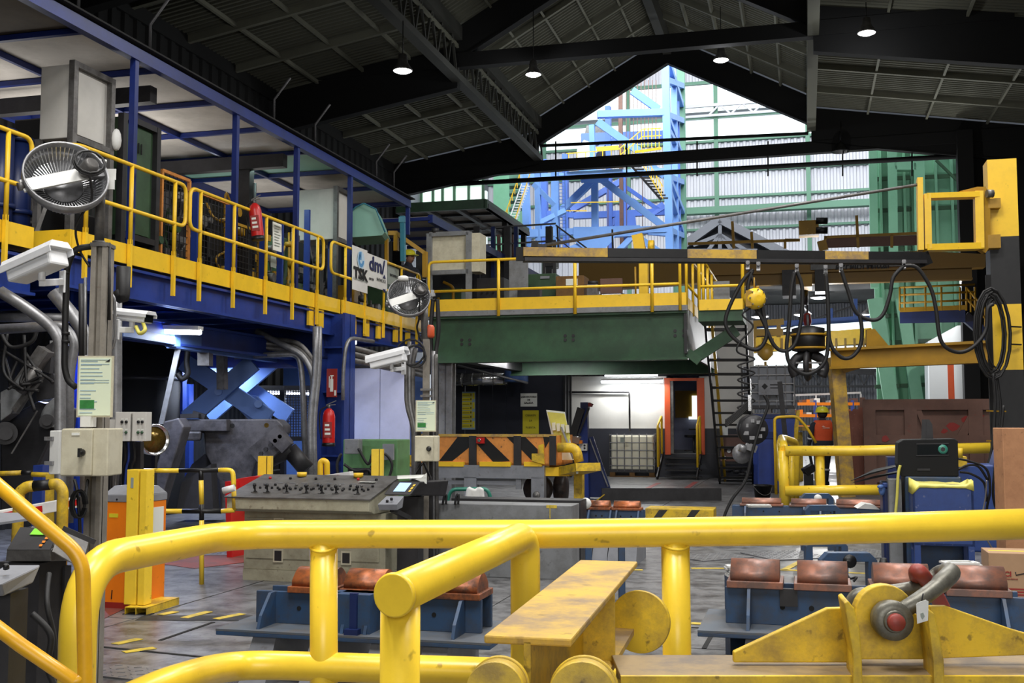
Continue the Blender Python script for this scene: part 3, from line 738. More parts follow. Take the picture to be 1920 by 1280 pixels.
for i,(x,y) in enumerate(((1536,558),(1505,590),(1631,590),(1425,594))):
    c=P(x,y,60);T=thing('hall_lamp',['lit conical lamp in the distant hall beside the hoist','lit conical lamp low in the distant hall above the blue crane bridge','lit conical lamp in the distant hall next to the green column','lit conical lamp in the distant hall near the green deck edge'][i],'lamp',c,'conical lamps in the distant hall')
    mb=MB().lathe([(.08,.5),(.15,.35),(.5,.05),(.5,0)],c,Z,12);part('shade',mb,'steel',T)
    mb=MB().lathe([(.001,-.1),(.3,-.06),(.46,0),(.001,.01)],c,Z,12);part('diffuser',mb,'tube_glow',T)
    l=bpy.data.lights.new('lamp_light','POINT');l.energy=160;o=bpy.data.objects.new('lamp_light',l);COL.objects.link(o);o.parent=T;o.location=(0,0,-.4)
# =============================== LEFT PLATFORM ===============================
V0=-7.3;ZF=3.2
def un(px,py,v=V0):return tob(onV(px,py,v))[1]
def zn(px,py,v=V0):return tob(onV(px,py,v))[2]
UE=un(790,622)
PL=thing('raised_platform','long blue steel platform with yellow kick boards running along the left side','platform',B(V0,9.5,0))
mb=MB().bb(-10.3,V0,9.45,UE,ZF-.06,ZF);mb.bb(-10.3,-7.55,3,9.45,ZF-.06,ZF);part('deck',mb,'steel_dark',PL)
mb=MB().ibar(B(V0+.02,9.5,ZF-.22),B(V0+.02,UE,ZF-.22),.16,.34,.03);part('edge_girder',mb,'blue',PL)
mb=MB().ibar(B(-7.6,3,ZF-.28),B(-7.6,9.4,ZF-.28),.16,.4,.03);part('edge_girder',mb,'blue',PL)
mb=MB().ibar(B(-7.9,10.5,ZF-.62),B(-7.9,16.2,ZF-.62),.16,.3,.03);part('edge_girder',mb,'blue',PL)
for k in range(18):
    u=6+k*.85
    if u >UE:break
    mb=MB().ibar(B(-10.3,u,ZF-.2),B(V0-.05 if u >9.5 else-7.6,u,ZF-.2),.1,.22,.02);part('joist',mb,'blue',PL)
for a,b in ((9.5,un(352,520)),(un(352,520)+.01,un(625,590)),(un(625,590)+.01,UE)):
    mb=MB();o_=.03 if a >15 else 0;mb.bb(V0+.1+o_,V0+.12+o_,a,b,ZF-.02,ZF+.2);part('kick_board',mb,'yellow_rail',PL)
mb=MB();a=onV(72,450,V0-.25);mb.bb(V0-.42,V0+.12,9.47,9.49,ZF-.02,ZF+.2);part('kick_board',mb,'yellow_rail',PL)
mb=MB().bb(-7.5,-7.48,3,9.3,ZF-.02,ZF+.2);part('kick_board',mb,'yellow_rail',PL)
# columns
uc=un(600,600)
for (v,u,w_) in ((-7.15,uc+.35,.42),(-7.75,10.6,.3),(-10.1,10.6,.3),(-10.1,uc,.3)):
    mb=MB().ibar(B(v,u,0),B(v,u,ZF-.05),w_,w_,.04,up=BV)
    if w_ >.4:
        for z in (.9,1.9,2.6):mb.bb(v-.2,v+.2,u-.18,u+.18,z,z+.03)
        mb.bb(v-.24,v-.2,u-.22,u+.22,0,ZF)
    part('column',mb,'blue',PL)
mb=MB().prism([B(-7.4,uc+.2,ZF-.1),B(-8.9,uc+.2,ZF-.1),B(-8.9,uc+.2,ZF-.45),B(-7.4,uc+.2,ZF-1.05)],BU*.06);part('gusset',mb,'blue',PL)
mb=MB().ibar(B(-10.3,uc+.2,ZF-.5),B(-7.3,uc+.2,ZF-.5),.2,.5,.03);part('cross_girder',mb,'blue_deep',PL)
for px in (575,593,0,655,680,703,735,758):
    if px:
        mb=MB();y=590+ (px-600)*.26;u=un(px,y);mb.bb(V0+.06,V0+.1,u-.12,u+.06,ZF-.3,ZF-.02);part('bracket',mb,'yellow_rail',PL)
# canopy over the platform
ZC=5.62
CN=thing('canopy','long canopy of pale sheets on a blue tube frame above the left platform','canopy',B(-8.7,9,ZF))
UC0,UC1=3.0,un(766,384)
us=[UC0+k*1.37 for k in range(13)];us=[u for u in us if u <UC1]+ [UC1]
for a,b in zip(us,us[1:]):
    for va,vb in ((-10.25,-8.8),(-8.76,-7.34)):
        mb=MB().bb(va,vb,a+.02,b-.02,ZC+.04,ZC+.05);part('roof_sheet',mb,'canopy_shaded' if a <9.6 else 'canopy_sheet' if not (a >14.6 and a <16) else 'teal_sheet',CN)  # teal bay: the lamp glow is put into the sheet colour
mb=MB().bb(-10.4,-7.2,UC0,UC1+.1,ZC+.1,ZC+.12);part('top_skin',mb,'girder_black',CN)
mb=MB().bar(B(V0,UC0,ZC),B(V0,UC1,ZC),.1,.14);part('edge_tube',mb,'blue_frame',CN)
mb=MB().bar(B(-8.78,UC0,ZC),B(-8.78,UC1,ZC),.05,.07);part('middle_tube',mb,'blue_frame',CN)
mb=MB().bar(B(-10.25,UC0,ZC-.05),B(-10.25,UC1,ZC-.05),.1,.16);part('edge_tube',mb,'blue_frame',CN)
for u in us:
    mb=MB().bar(B(-10.25,u,ZC),B(V0,u,ZC),.06,.06);part('cross_tube',mb,'blue_frame',CN)
for x,y in ((253,100),(443,207),(557,263),(657,322),(765,383)):
    u=un(x,y);mb=MB().bar(B(V0,u,ZF if x <700 else ZC-.6),B(V0,u,ZC),.07,.07);part('post',mb,'blue_frame',CN)
for k,x in enumerate((146,280,513,590,705,738)):
    u=un(x,-41+.557*x);mb=MB().path([B(V0,u,ZC+.05),B(V0,u,ZC+.45),B(V0+.25,u,ZC+.75)],.018,6);part('hanger',mb,'steel_dark',CN)
for u in (11.5,15.0):
    mb=MB().bar(B(-10.2,u,ZC-.2),B(-7.6,u,ZC-.2),.14,.2);part('cross_beam',mb,'steel_dark',CN)
# second canopy, further along
C2=thing('canopy','lower far canopy with blue edge tube behind the framed cabinet','canopy',B(-7,23,0))
a=P(765,425,24);
mb=MB()
for k in range(9):
    mb.bb(-8.9,-7.22,20.6+k*1.1,21.64+k*1.1,5.55,5.57)
part('roof_sheet',mb,'canopy_sheet',C2)
mb=MB().bar(B(-7.18,20.5,5.5),B(-7.18,30.4,5.5),.1,.16)
for k in range(10):mb.bar(B(-8.9,20.5+k*1.1,5.5),B(-7.18,20.5+k*1.1,5.5),.07)
part('frame',mb,'blue_frame',C2)
mb=MB()
for v,u in ((-7.18,30.3),(-7.18,29.2)):mb.bar(B(v,u,3.2),B(v,u,5.5),.12)
part('post',mb,'blue_deep',C2)
# dark roof deck between canopy and glazed screen
C3=thing('mezzanine_roof','dark flat roof with green edge below the glazed screen','roof',B(-6,33,0))
zt=tob(onU(850,386,27))[2];vl,vr=tob(onU(745,391,27))[0],tob(onU(912,380,27))[0]
for i in range(3):
    for j in range(4):mb=MB();w_=(vr-vl)/3;mb.bb(vl+i*w_,vl+ (i+1)*w_-.03,27+j*1.1,28.07+j*1.1,zt,zt+.1);part('deck_sheet',mb,'canopy_sheet',C3)
mb=MB()
for i in range(4):mb.bar(B(vl+i*w_,27,zt-.05),B(vl+i*w_,31.4,zt-.05),.12,.12)
for j in range(5):mb.bar(B(vl,27+j*1.1,zt-.03),B(vr,27+j*1.1,zt-.03),.08,.08)
part('frame',mb,'steel_dark',C3)
mb=MB().bar(B(vl,26.95,zt),B(vr,26.95,zt),.1,.25);mb.bar(B(vr,26.9,zt),B(vr,31.4,zt),.1,.22);part('edge',mb,'green',C3)
mb=MB()
for u in (29.2,31.3):mb.bar(B(vr-.1,u,3.2),B(vr-.1,u,zt),.14)
part('post',mb,'steel_dark',C3)
# ---------------- guard rails on the platform ----------------
ZR=ZF+1.08;ZM=ZF+.58;RR=.024
def vpost(T,u,v=V0+.15,lo=-.28):
    mb=MB().bar(B(v,u,ZF+lo),B(v,u,ZF+.25),.04,.04,up=BU);mb.tube(B(v,u,ZF+.2),B(v,u,ZR),RR,8);part('post',mb,'yellow_rail',T)
def hoop(T,pts):
    mb=MB().path(roundp(pts,.12),RR,8);part('rail',mb,'yellow_rail',T)
v=V0+.15
GR=thing('guard_rail','yellow guard rail with a returned corner in front of the white framed cabinet','guard rail',B(v,11,ZF))
u1=un(349,345,v)
hoop(GR,[B(v-.45,9.52,ZM),B(v-.45,9.5,ZR),B(v,9.5,ZR),B(v,u1,ZR),B(v,u1,ZM),B(v,9.5,ZM)])
for x in (165,248,329):vpost(GR,un(x,300+ (x-248)*.39,v))
GR=thing('guard_rail','long yellow guard rail with six posts carrying the upper extinguisher','guard rail',B(v,14,ZF))
u1=un(357,350,v);u2=un(607,444,v)
hoop(GR,[B(v,u1+.3,ZM),B(v,u1,ZM),B(v,u1,ZR),B(v,u2,ZR),B(v,u2,ZM),B(v,u1+.3,ZM)])
for x in (377,440,500,550,596):vpost(GR,un(x,355+ (x-377)*.387,v))
GR=thing('guard_rail','short yellow guard rail behind the hung lettered banners','guard rail',B(v,18.5,ZF))
u1=un(621,452,v);u2=un(787,520,v)
hoop(GR,[B(v,u1+.3,ZM),B(v,u1,ZM),B(v,u1,ZR),B(v,u2,ZR),B(v,u2,ZM),B(v,u1+.3,ZM)])
for x in (648,685,720,753,782):vpost(GR,un(x,462+ (x-648)*.385,v))
GR=thing('guard_rail','nearest yellow guard rail at the left edge of the picture','guard rail',B(-7.5,8.8,ZF))
v=-7.45;u1=tob(onV(60,280,v))[1]
hoop(GR,[B(v,5,ZR),B(v,u1,ZR),B(v,u1,ZM),B(v,5,ZM)]);vpost(GR,un(16,250,v),v);vpost(GR,7.2,v)
# ---------------- cabinets and plant on the platform ----------------
def framed_cab(px0,px1,py0,py1,Y,label,depth=.5,fcol='box_white',legs=True,mid=None):
    a_,b_,u,zb,zt=rectU(px0,py0,px1,py1,Y)
    T=thing('control_cabinet',label,'cabinet',B((a_+b_)/2,u,ZF))
    return a_,b_,u,zb,zt,T
# first: white enclosure in a galvanised frame, long side along the hall
va=tob(onV(85,285,-8.0));
def vcab(px0,px1,y0a,y1a,v,wid,label,col='box_white',frame='steel',legw=.07):
    ua,ub=un(px0,(y0a+y1a)/2,v),un(px1,(y0a+y1a)/2,v);zt,zb=zn(px0,y0a,v),zn(px0,y1a,v)
    T=thing('control_cabinet',label,'cabinet',B(v,ua,ZF))
    mb=MB().bb(v-wid,v-.03,ua,ub,zb,zt);part('body',mb,col,T,bev=.01)
    mb=MB().bb(v-.03,v-.01,ua+.1,ub-.1,zb+.06,zt-.06);part('door',mb,col,T)
    mb=MB()
    for u in (ua,ub):mb.bar(B(v,u,ZF),B(v,u,zt+.03),legw)
    for z in (zb,zt):mb.bar(B(v,ua,z),B(v,ub,z),legw*.9)
    part('frame',mb,frame,T);return T,ua,ub,zb,zt
vc=V0-.35
ua=un(137,200,vc)
T,ua,ub,zb,zt=vcab(137,208,118,258,vc,.42,'large white wall cabinet in a grey steel frame above the first floodlight')
mb=MB().bar(B(vc-.42,ua,ZF),B(vc-.42,ua,zb),.06);mb.bar(B(vc-.1,ua+.1,zb),B(vc-.4,ua-.15,ZF),.04);part('leg',mb,'steel',T)
mb=MB();p_=onV(218,262,vc+.05);mb.ball(p_,.12,.5,.6,1.1,9,6);one('plastic_bag',mb,'white','crumpled clear plastic bag hooked on the cabinet frame','bag')
vcab(580+50,655,352,448,V0-.3,.75,'tall white cabinet behind the rail next to the hanging banner')
# third on green platform is built later
# green cabinet
T,ua,ub,zb,zt=vcab(228,292,216,440,V0-.5,.3,'tall dark green electrical cabinet behind the first guard rail','green_cab','steel_dark',.08)
mb=MB();u=(ua+ub)/2
for d in (-.03,.03):mb.bb(V0-.5,V0-.49,u+d-.008,u+d+.008,zt-.38,zt-.25)
part('vent_slot',mb,'girder_black',T)
# blue process pipes and tanks in the dark
def deckthing(name,label,cat,px,v):return thing(name,label,cat,B(v,un(px,500,v),ZF))
for i,(x,v,r,m_) in enumerate(((33,-8.3,.14,'blue_deep'),(2,-8.2,.12,'blue_deep'),(60,-8.6,.06,'steel'))):
    u=un(x,350,v);mb=MB().tube(B(v,u,ZF),B(v,u,ZF+1.35),r,12)
    for z in (.5,1.3):mb.tube(B(v,u,ZF+z),B(v,u,ZF+z+.05),r+.03,12)
    one('process_pipe',mb,m_,['thick dark blue vertical pipe behind the nearest guard rail','blue vertical pipe cut by the left edge of the picture','slim grey vertical pipe beside the white framed cabinet'][i],'pipe')
# mesh guard panels
def mesh_guard(px0,px1,v,z0,z1,label,frame='orange_worn',pitch=.09):
    ua,ub=un(px0,480,v),un(px1,480,v);T=thing('mesh_guard',label,'guard',B(v,ua,ZF),'wire mesh guards on the platform')
    mb=MB()
    for u in (ua,ub):mb.bar(B(v,u,z0),B(v,u,z1),.04)
    for z in (z0,z1):mb.bar(B(v,ua,z),B(v,ub,z),.04)
    part('frame',mb,frame,T)
    mb=MB();n=int((ub-ua)/pitch)
    for k in range(1,n):mb.bar(B(v,ua+k*pitch,z0),B(v,ua+k*pitch,z1),.008)
    for k in range(1,int((z1-z0)/pitch)):mb.bar(B(v,ua,z0+k*pitch),B(v,ub,z0+k*pitch),.008)
    part('wire_mesh',mb,'steel_dark',T,kind='stuff');return T
mesh_guard(300,352,V0-.7,ZF,ZF+1.5,'wire mesh guard between the green cabinet and the rail gap')
mesh_guard(362,425,V0-.6,ZF,ZF+1.35,'orange edged wire mesh guard behind the second rail, nearest part')
mesh_guard(432,485,V0-.6,ZF+.3,ZF+1.1,'small yellow edged mesh window guard below the hanging extinguisher','yellow_dark')
# machinery blocks: dark reels, valves, motors, each with parts
def plant(px,v,label,sd,wd=.9,h=1.2,m1='steel_dark',m2='green_cab'):
    random.seed(sd);u=un(px,500,v);T=thing('process_unit',label,'machine',B(v,u,ZF))
    mb=MB().bb(v-.5,v+.1,u,u+wd,ZF,ZF+h*.45);mb.bb(v-.4,v,u+.1,u+wd*.6,ZF,ZF+h);part('housing',mb,m1,T,bev=.02)
    mb=MB()
    for k in range(5):
        a=B(v+.12,u+random.uniform(0,wd),ZF+random.uniform(.2,h));mb.tube(a,a+BV*.12,random.uniform(.03,.09),10)
        mb.path(smoothp([a,a+Z*random.uniform(-.4,.3)+BU*random.uniform(-.3,.3),B(v,u+random.uniform(0,wd),ZF+h*random.uniform(.2,1.1))]),.02,6)
    part('pipework',mb,m2,T)
    mv_=random.choice(['steel','galv','yellow_dark'])
    for k in range(6):
        mb=MB();a=B(v+.13,u+random.uniform(0,wd),ZF+random.uniform(.1,h));mb.bb(*(lambda q_:(q_[0],q_[0]+.03,q_[1],q_[1]+random.uniform(.05,.2),q_[2],q_[2]+random.uniform(.05,.15)))(tob(a)))
        part('valve_block',mb,mv_,T)
    return T
plant(255,V0-.9,'dark pump unit under the green cabinet',3,.8,.9)
plant(310,V0-1.3,'dark hydraulic unit behind the mesh guard by the rail gap',4,1.0,1.5,'steel_dark','steel')
plant(385,V0-1.2,'cluttered drive unit behind the orange edged mesh guard',5,1.2,1.5,'black','yellow_dark')
plant(450,V0-1.2,'dark valve stand behind the blue canopy post',6,.9,1.2,'steel_dark','steel')
plant(520,V0-1.0,'pipework unit with yellow taps behind the second rail',7,1.0,1.3,'green_cab','yellow_dark')
plant(565,V0-1.2,'dark unit left of the tall white cabinet',8,1.2,1.6,'black','steel')
plant(660,V0-.8,'yellow gear housing seen below the banners',9,1.0,.8,'yellow_dark','steel')
plant(720,V0-.9,'dark green plant beyond the banners',10,1.5,1.1,'green_cab','steel')
plant(60,V0-1.5,'dark machine in the gap before the first floodlight',11,1.2,1.9,'black','green_cab')
for i,x in enumerate((364,428,492,525,620,575)):
    v=V0-.5;u=un(x,500,v);mb=MB().bar(B(v,u,ZF),B(v,u,ZF+ (1.3 if i <4 else 1.7)),.09,.05)
    one('support_post',mb,'blue','blue strip post on the platform, '+ ['beside the orange edged mesh guard','left of the yellow mesh window','right of the yellow mesh window','under the hung notice','right of the tall white cabinet','left of the tall white cabinet'][i],'post')
for i,x in enumerate((460,298,600)):
    v=V0-1.0;u=un(x,400,v);mb=MB().bar(B(v,u,ZF),B(v,u,ZC-.2 if i == 0 else ZF+.95),.2 if i == 0 else .1,.14)
    mb.tube(B(v+.15,u,ZF+.6),B(v+.15,u,ZC-.5 if i == 0 else ZF+1),.03,8);one('steel_post',mb,'steel_dark',['dark steel column rising to the canopy behind the extinguisher','short dark frame post beside the green cabinet','short dark frame post at the end of the long rail'][i],'column')
# hung notice sheet
def sheet(name,px0,px1,yt,yb,v,m_,label,cat='sign',dz=None):
    T=thing(name,label,cat,onV((px0+px1)/2,yb,v))
    a=onV(px0,yt,v);b=onV(px1,yt+ (px1-px0)*.387,v);c=onV(px1,yb+ (px1-px0)*.3,v);d=onV(px0,yb,v)
    mb=MB().prism([a,d,c,b],BV*-.01);part('sheet',mb,m_,T);return T,a,b,c,d
T,a,b,c,d=sheet('notice_sheet',512,528,415,468,V0+.05,'paper','long white notice sheet hung inside the guard rail right of the extinguisher')
mb=MB()
for k in range(8):p_=a.lerp(d,.12+k*.1);q_=b.lerp(c,.12+k*.1);mb.bar(p_.lerp(q_,.15)+BV*.005,p_.lerp(q_,.8-.1* (k % 3))+BV*.005,.004,.012)
part('print_line',mb,'print_grey',T)
T,a,b,c,d=sheet('notice_sheet',508,518,478,500,V0+.05,'print_grey','small grey tag sheet hung below the long notice')
# banners
def onban(a,b,c,d,s,t):return a.lerp(b,s).lerp(d.lerp(c,s),t)
T,a,b,c,d=sheet('banner',661,689,459,542,V0+.2,'white','white banner lettered TSK with a blue ring hung on the guard rail','banner')
R_=(b-a).normalized();N_=BV*.012
mb=MB()
def arc(mb,c0,r0,r1,a0,a1,n=14):
    for k in range(n):
        t0=a0+ (a1-a0)*k/n;t1=a0+ (a1-a0)* (k+1)/n
        f=lambda r,t:c0+R_* (r*math.cos(t))+Z* (r*math.sin(t))
        mb.add([f(r0,t0),f(r1,t0),f(r1,t1),f(r0,t1)],[(0,1,2,3)])
c0=onban(a,b,c,d,.52,.28)+N_;arc(mb,c0,0,.155,0,2*math.pi,20);part('logo_disc',mb,'ink_pale',T)
mb=MB();arc(mb,c0+N_*.3,.06,.12,math.pi*.6,math.pi*2.0);mb.add([c0+N_*.3+R_*-.09+Z*.12,c0+N_*.3+R_*.01+Z*.14,c0+N_*.3+R_*.01+Z*0,c0+N_*.3+R_*-.09],[(0,1,2,3)]);part('logo_ring',mb,'ink_cyan',T)
text('TSK','ink',T,onban(a,b,c,d,.5,.62)+N_,R_,Z,.26,width=.62,bold=.012)
text('Electricidad y Servicios','print_grey',T,onban(a,b,c,d,.5,.74)+N_,R_,Z,.05,width=.58)
T,a,b,c,d=sheet('banner',689,726,474,535,V0+.2,'white','white banner with navy letters dmi hung right of the ringed banner','banner')
R_=(b-a).normalized()
text('dm/','ink_navy',T,onban(a,b,c,d,.45,.3)+N_,R_,Z,.34,width=.72,bold=.008)
mb=MB();c0=onban(a,b,c,d,.82,.62)+N_;mb.add([c0+R_*-.07,c0+R_*.07,c0+Z*.07],[(0,1,2)]);c0=c0-Z*.19;mb.add([c0+R_*-.07,c0+R_*.07,c0-Z*.07],[(0,2,1)]);part('logo_mark',mb,'ink_navy',T)
text('SERVICIOS','ink',T,onban(a,b,c,d,.66,.72)+N_,R_,Z,.075,width=.42)
text('GRUPO DMI','ink',T,onban(a,b,c,d,.16,.78)+N_,R_,Z,.06,width=.2)
T,a,b,c,d=sheet('banner',727,748,496,532,V0+.12,'print_grey','small grey banner, last of the three on the rail','banner')
text('MANTENIMIENTO','ink',T,onban(a,b,c,d,.5,.5)+N_,(b-a).normalized(),Z,.07,width=.4)
# fire extinguishers
def extinguisher(loc,label,tilt=0.0,s=1.0,hdir=BV):
    T=thing('fire_extinguisher',label,'fire extinguisher',loc,'red fire extinguishers');T.rotation_euler=(0,tilt,0)
    def Lp(name,mb,m_,par=T,lab=None):return part(name,mb,m_,par,lab,local=True)
    mb=MB().lathe([(.06*s,0),(.085*s,.02),(.088*s,.06),(.088*s,.42*s),(.07*s,.49*s),(.03*s,.53*s)],(0,0,0),Z,18);cy=Lp('cylinder',mb,'red')
    mb=MB().lathe([(.086*s,-.005),(.092*s,.0),(.092*s,.05)],(0,0,0),Z,18);Lp('foot_ring',mb,'black')
    mb=MB().box(-.055*s,.055*s,-.0905*s,-.06*s,.12*s,.34*s);Lp('instruction_label',mb,'red_sign',cy)
    for j in range(3):
        mb=MB().box(-.04*s,.04*s-.01*j,-.093*s,-.089*s,(.16+j*.06)*s,(.19+j*.06)*s);Lp('label_print',mb,'paper',cy)
    mb=MB().tube((0,0,.52*s),(0,0,.58*s),.02*s,8);mb.bar((-.04*s,0,.58*s),(.1*s,0,.64*s),.02,.012);mb.bar((-.04*s,0,.575*s),(.09*s,0,.585*s),.02,.012);Lp('valve_handle',mb,'steel')
    mb=MB().path(smoothp([(-.02,0,.56*s),(-.12*s,0,.5*s),(-.13*s,0,.3*s),(-.105*s,-.02,.1*s)]),.011,6);Lp('hose',mb,'rubber')
    return T
p_=onV(484,450,V0+.25);extinguisher(p_,'red fire extinguisher hung tilted on the upper platform rail',-.12,.95)
p_=P(616,836,16.3);extinguisher(p_,'red fire extinguisher on the thick blue column at lower left',0,1.05)
# extinguisher sign
T=thing('extinguisher_sign','dark red sign with a white extinguisher symbol on the blue column','sign',P(622,744,16.4))
a,b,u,zb,zt=rectU(612,691,632,744,16.35);mb=MB().bb(a,b,u,u+.01,zb,zt);part('plate',mb,'red_sign',T)
cx=(a+b)/2
mb=MB().bb(cx-.025,cx+.025,u-.004,u,zb+.08,zb+.27);mb.bb(cx-.01,cx+.01,u-.004,u,zb+.27,zb+.31);mb.bb(cx-.025,cx+.03,u-.004,u,zb+.31,zb+.325);mb.bb(cx-.045,cx-.033,u-.004,u,zb+.14,zb+.31);mb.bb(b-.04,b-.01,u-.004,u,zb+.02,zb+.1);part('symbol',mb,'paper',T)
# worker on the platform is built with the people
# teal fume hood
T=thing('fume_hood','pale teal sheet hood hanging behind the blue canopy post','hood',P(700,440,19.5))
mb=MB().prism(PP([(655,400),(667,388),(682,381),(705,392),(722,435),(716,441),(655,445)],19.2),(.0,.9,0));part('shell',mb,'teal_sheet',T)
mb=MB().path(PP([(655,400),(667,388),(682,381),(705,392),(722,435)],19.15),.015,6);part('rim',mb,'teal',T)
# yellow hoist frame over the far end
T=thing('yellow_swing_frame','yellow steel lifting frame with a teal post at the far end of the platform','frame',P(770,500,19.8))
mb=MB().bar(P(725,440,19.8),P(725,505,19.8),.06);mb.bar(P(728,437,19.8),P(745,437,19.8),.08);mb.bar(P(743,437,19.8),P(743,470,19.8),.08);mb.bar(P(743,437,19.8),P(797,475,19.8),.07);mb.bar(P(797,472,19.8),P(797,520,19.8),.08);part('frame',mb,'yellow_dark',T)
mb=MB().bar(P(755,405,19.7),P(756,490,19.7),.08);mb.bar(P(748,412,19.7),P(760,412,19.7),.1);part('post',mb,'teal',T)
# wall of ribbed sheet behind the platform
mb=MB().corr(B(-10.45,3,0),BU,Z,17,ZC+.1,.16,.03,BV);struct('wall_platform',mb,'girder_black',None,fix=False)
# fluorescent fittings below and on the platform
def tube_lamp(p,q,label,m_='tube_glow',pw=60,r=.03,col=(1,1,1),down=True,body='white'):
    p=V3(p);q=V3(q);c=(p+q)/2;T=thing('fluorescent_lamp',label,'lamp',c,'fluorescent strip lamps')
    mb=MB().bar(p+Z*.05,q+Z*.05,.14,.05);part('body',mb,body,T)
    mb=MB().tube(p,q,r,8);part('tube',mb,m_,T)
    if pw:
        l=bpy.data.lights.new('tube_light','AREA');l.shape='RECTANGLE';l.size=(q-p).length;l.size_y=.12;l.energy=pw;l.color=col
        o=bpy.data.objects.new('tube_light',l);COL.objects.link(o);o.parent=T;o.location=(0,0,-.06)
        d=(q-p).normalized();o.rotation_euler=(0,0,math.atan2(d.y,d.x))
    return T
BL=(.72,.8,1)
tube_lamp(B(-8.4,12.3,2.62),B(-7.4,12.35,2.58),'bright slanting strip lamp below the platform edge beside the small camera','tube_glow',70,.035,BL)
tube_lamp(P(330,676,17.8),P(440,676,17.8),'strip lamp glowing behind the blue crossed arms','tube_blue',120,.035,BL)
tube_lamp(P(98,652,12),P(124,651,12),'short blue glowing strip lamp behind the conduits at left','tube_blue',60,.04,(.5,.6,1))
tube_lamp(P(470,735,19.5),P(588,738,19.5),'strip lamp behind the mesh window near the blue column','tube_blue',50,.03,(.5,.65,1))
tube_lamp(P(655,640,18),P(668,640,18),'small round glowing lamp under the far end of the platform','tube_glow',30,.05)
tube_lamp(B(-9.4,15.2,ZC-.12),B(-8.0,15.25,ZC-.12),'teal lit strip lamp under the canopy sheets','tube_glow',30,.025,(.7,1,.93))
# up-lighting added on the deck to brighten the canopy sheets
def add_uplight(v,u,label,pw,z=ZF+1.9,col=(1,.97,.93)):
    c=B(v,u,z);T=thing('canopy_uplight',label,'lamp',B(v,u,ZF),'added uplights under the canopy')
    mb=MB().bar(B(v,u,ZF),c,.04);mb.bb(v-.12,v+.12,u-.08,u+.08,z,z+.08);part('stand',mb,'steel_dark',T)
    l=bpy.data.lights.new('uplight_fill','AREA');l.energy=pw;l.size=1.3;l.color=col
    o=bpy.data.objects.new('uplight_fill',l);COL.objects.link(o);o.location=c-T.location+Z*.12;o.parent=T;o.rotation_euler=(math.pi,0,0)
add_uplight(-9.6,11.2,'added uplight behind the white framed cabinet',26,ZF+1.0)
add_uplight(-9.6,13.2,'added uplight behind the green cabinet',42,ZF+1.0)
add_uplight(-9.6,17.6,'added uplight behind the tall white cabinet',16,ZF+1.0)
# =============================== MACHINERY UNDER THE PLATFORM ===============================
# crossed arms (scissor lift)
T=thing('scissor_lift','light blue crossed arms of a scissor lift behind the dark forged frame','lift',P(430,960,16.9).xy.to_3d())
for (Y,dx,dy) in ((16.9,0,0),(18.2,38,-5)):
    for l in (((345,678),(505,785)),((475,680),(352,785))):
        mb=MB().bar(P(l[0][0]+dx,l[0][1]+dy,Y+ (.12 if l[0][0] <400 else 0)),P(l[1][0]+dx,l[1][1]+dy,Y+ (.12 if l[0][0] <400 else 0)),.12,.27,up=Z);part('arm',mb,'blue_light',T)
mb=MB().tube(P(409,734,16.8),P(409,734,18.3),.06,12);mb.tube(P(484,757,16.8),P(484,757,17.4),.06,12);part('pivot_pin',mb,'blue_light',T)
mb=MB().prism(PP([(435,735),(480,742),(500,762),(508,790),(470,790),(440,760)],17.15),(0,.1,0));part('bracket_plate',mb,'blue_light',T)
mb=MB().bar(P(335,672,17.5),P(560,672,17.5),.2,.3);mb.bar(P(340,800,17.5),P(340,672,17.5),.12);mb.bar(P(352,720,18.5),P(352,960,18.5),.14);part('frame',mb,'blue',T)
mb=MB().bar(P(416,660,16.2),P(417,730,16.2),.12);part('hanging_bar',mb,'steel',T)
# forged frame: dark grey plate machine
T=thing('forging_frame','massive dark grey forged plate with two holes below the blue crossed arms','machine',P(450,990,15.6).xy.to_3d())
mb=MB().prism(PP([(345,786),(500,785),(520,786),(532,798),(532,812),(505,835),(500,855),(478,870),(470,905),(468,960),(415,960),(410,900),(385,850),(382,812),(345,808)],15.5),(0,.5,0));part('plate',mb,'forged',T,bev=.02)
for x,y in ((436,798),(500,797)):
    mb=MB().tube(P(x,y,15.51)-Vector((0,.012,0)),P(x,y,15.51),.034,14);part('bore',mb,'brass_glass' if x >450 else 'black',T)
mb=MB().prism(PP([(344,786),(425,786),(425,808),(344,808)],15.3),(0,.2,0));part('clamp_bar',mb,'forged',T,bev=.01)
mb=MB().hexa([*PP([(340,826),(376,826)],15.2),*PP([(378,826),(342,826)],15.7),*PP([(340,808),(378,808)],15.2),*PP([(380,808),(342,808)],15.7)]);part('block',mb,'forged',T,bev=.03)
mb=MB().bar(P(344,780,15.4),P(378,779,15.4),.3,.06);mb.bar(P(362,775,15.4),P(385,782,15.4),.08);part('latch',mb,'steel_dark',T)
mb=MB().bar(P(480,858,15.3),P(535,812,15.3),.2,.3);mb.bar(P(515,815,15.2),P(540,840,15.2),.2,.18);part('slide',mb,'forged',T)
for k in range(5):
    mb=MB();a=P(490+k*9,850-k*8,15.15);mb.tube(a,a-Vector((0,.05,0)),.03,8);part('bolt',mb,'steel_dark',T)
mb=MB().tube(P(505,858,15.6),P(545,838,15.6),.14,14);mb.tube(P(542,842,15.6),P(575,880,15.6),.12,12);part('cylinder',mb,'steel_dark',T)
mb=MB().prism(PP([(385,850),(405,865),(412,960),(330,960),(340,905),(360,870)],15.9),(0,.5,0));part('lower_casting',mb,'steel_dark',T)
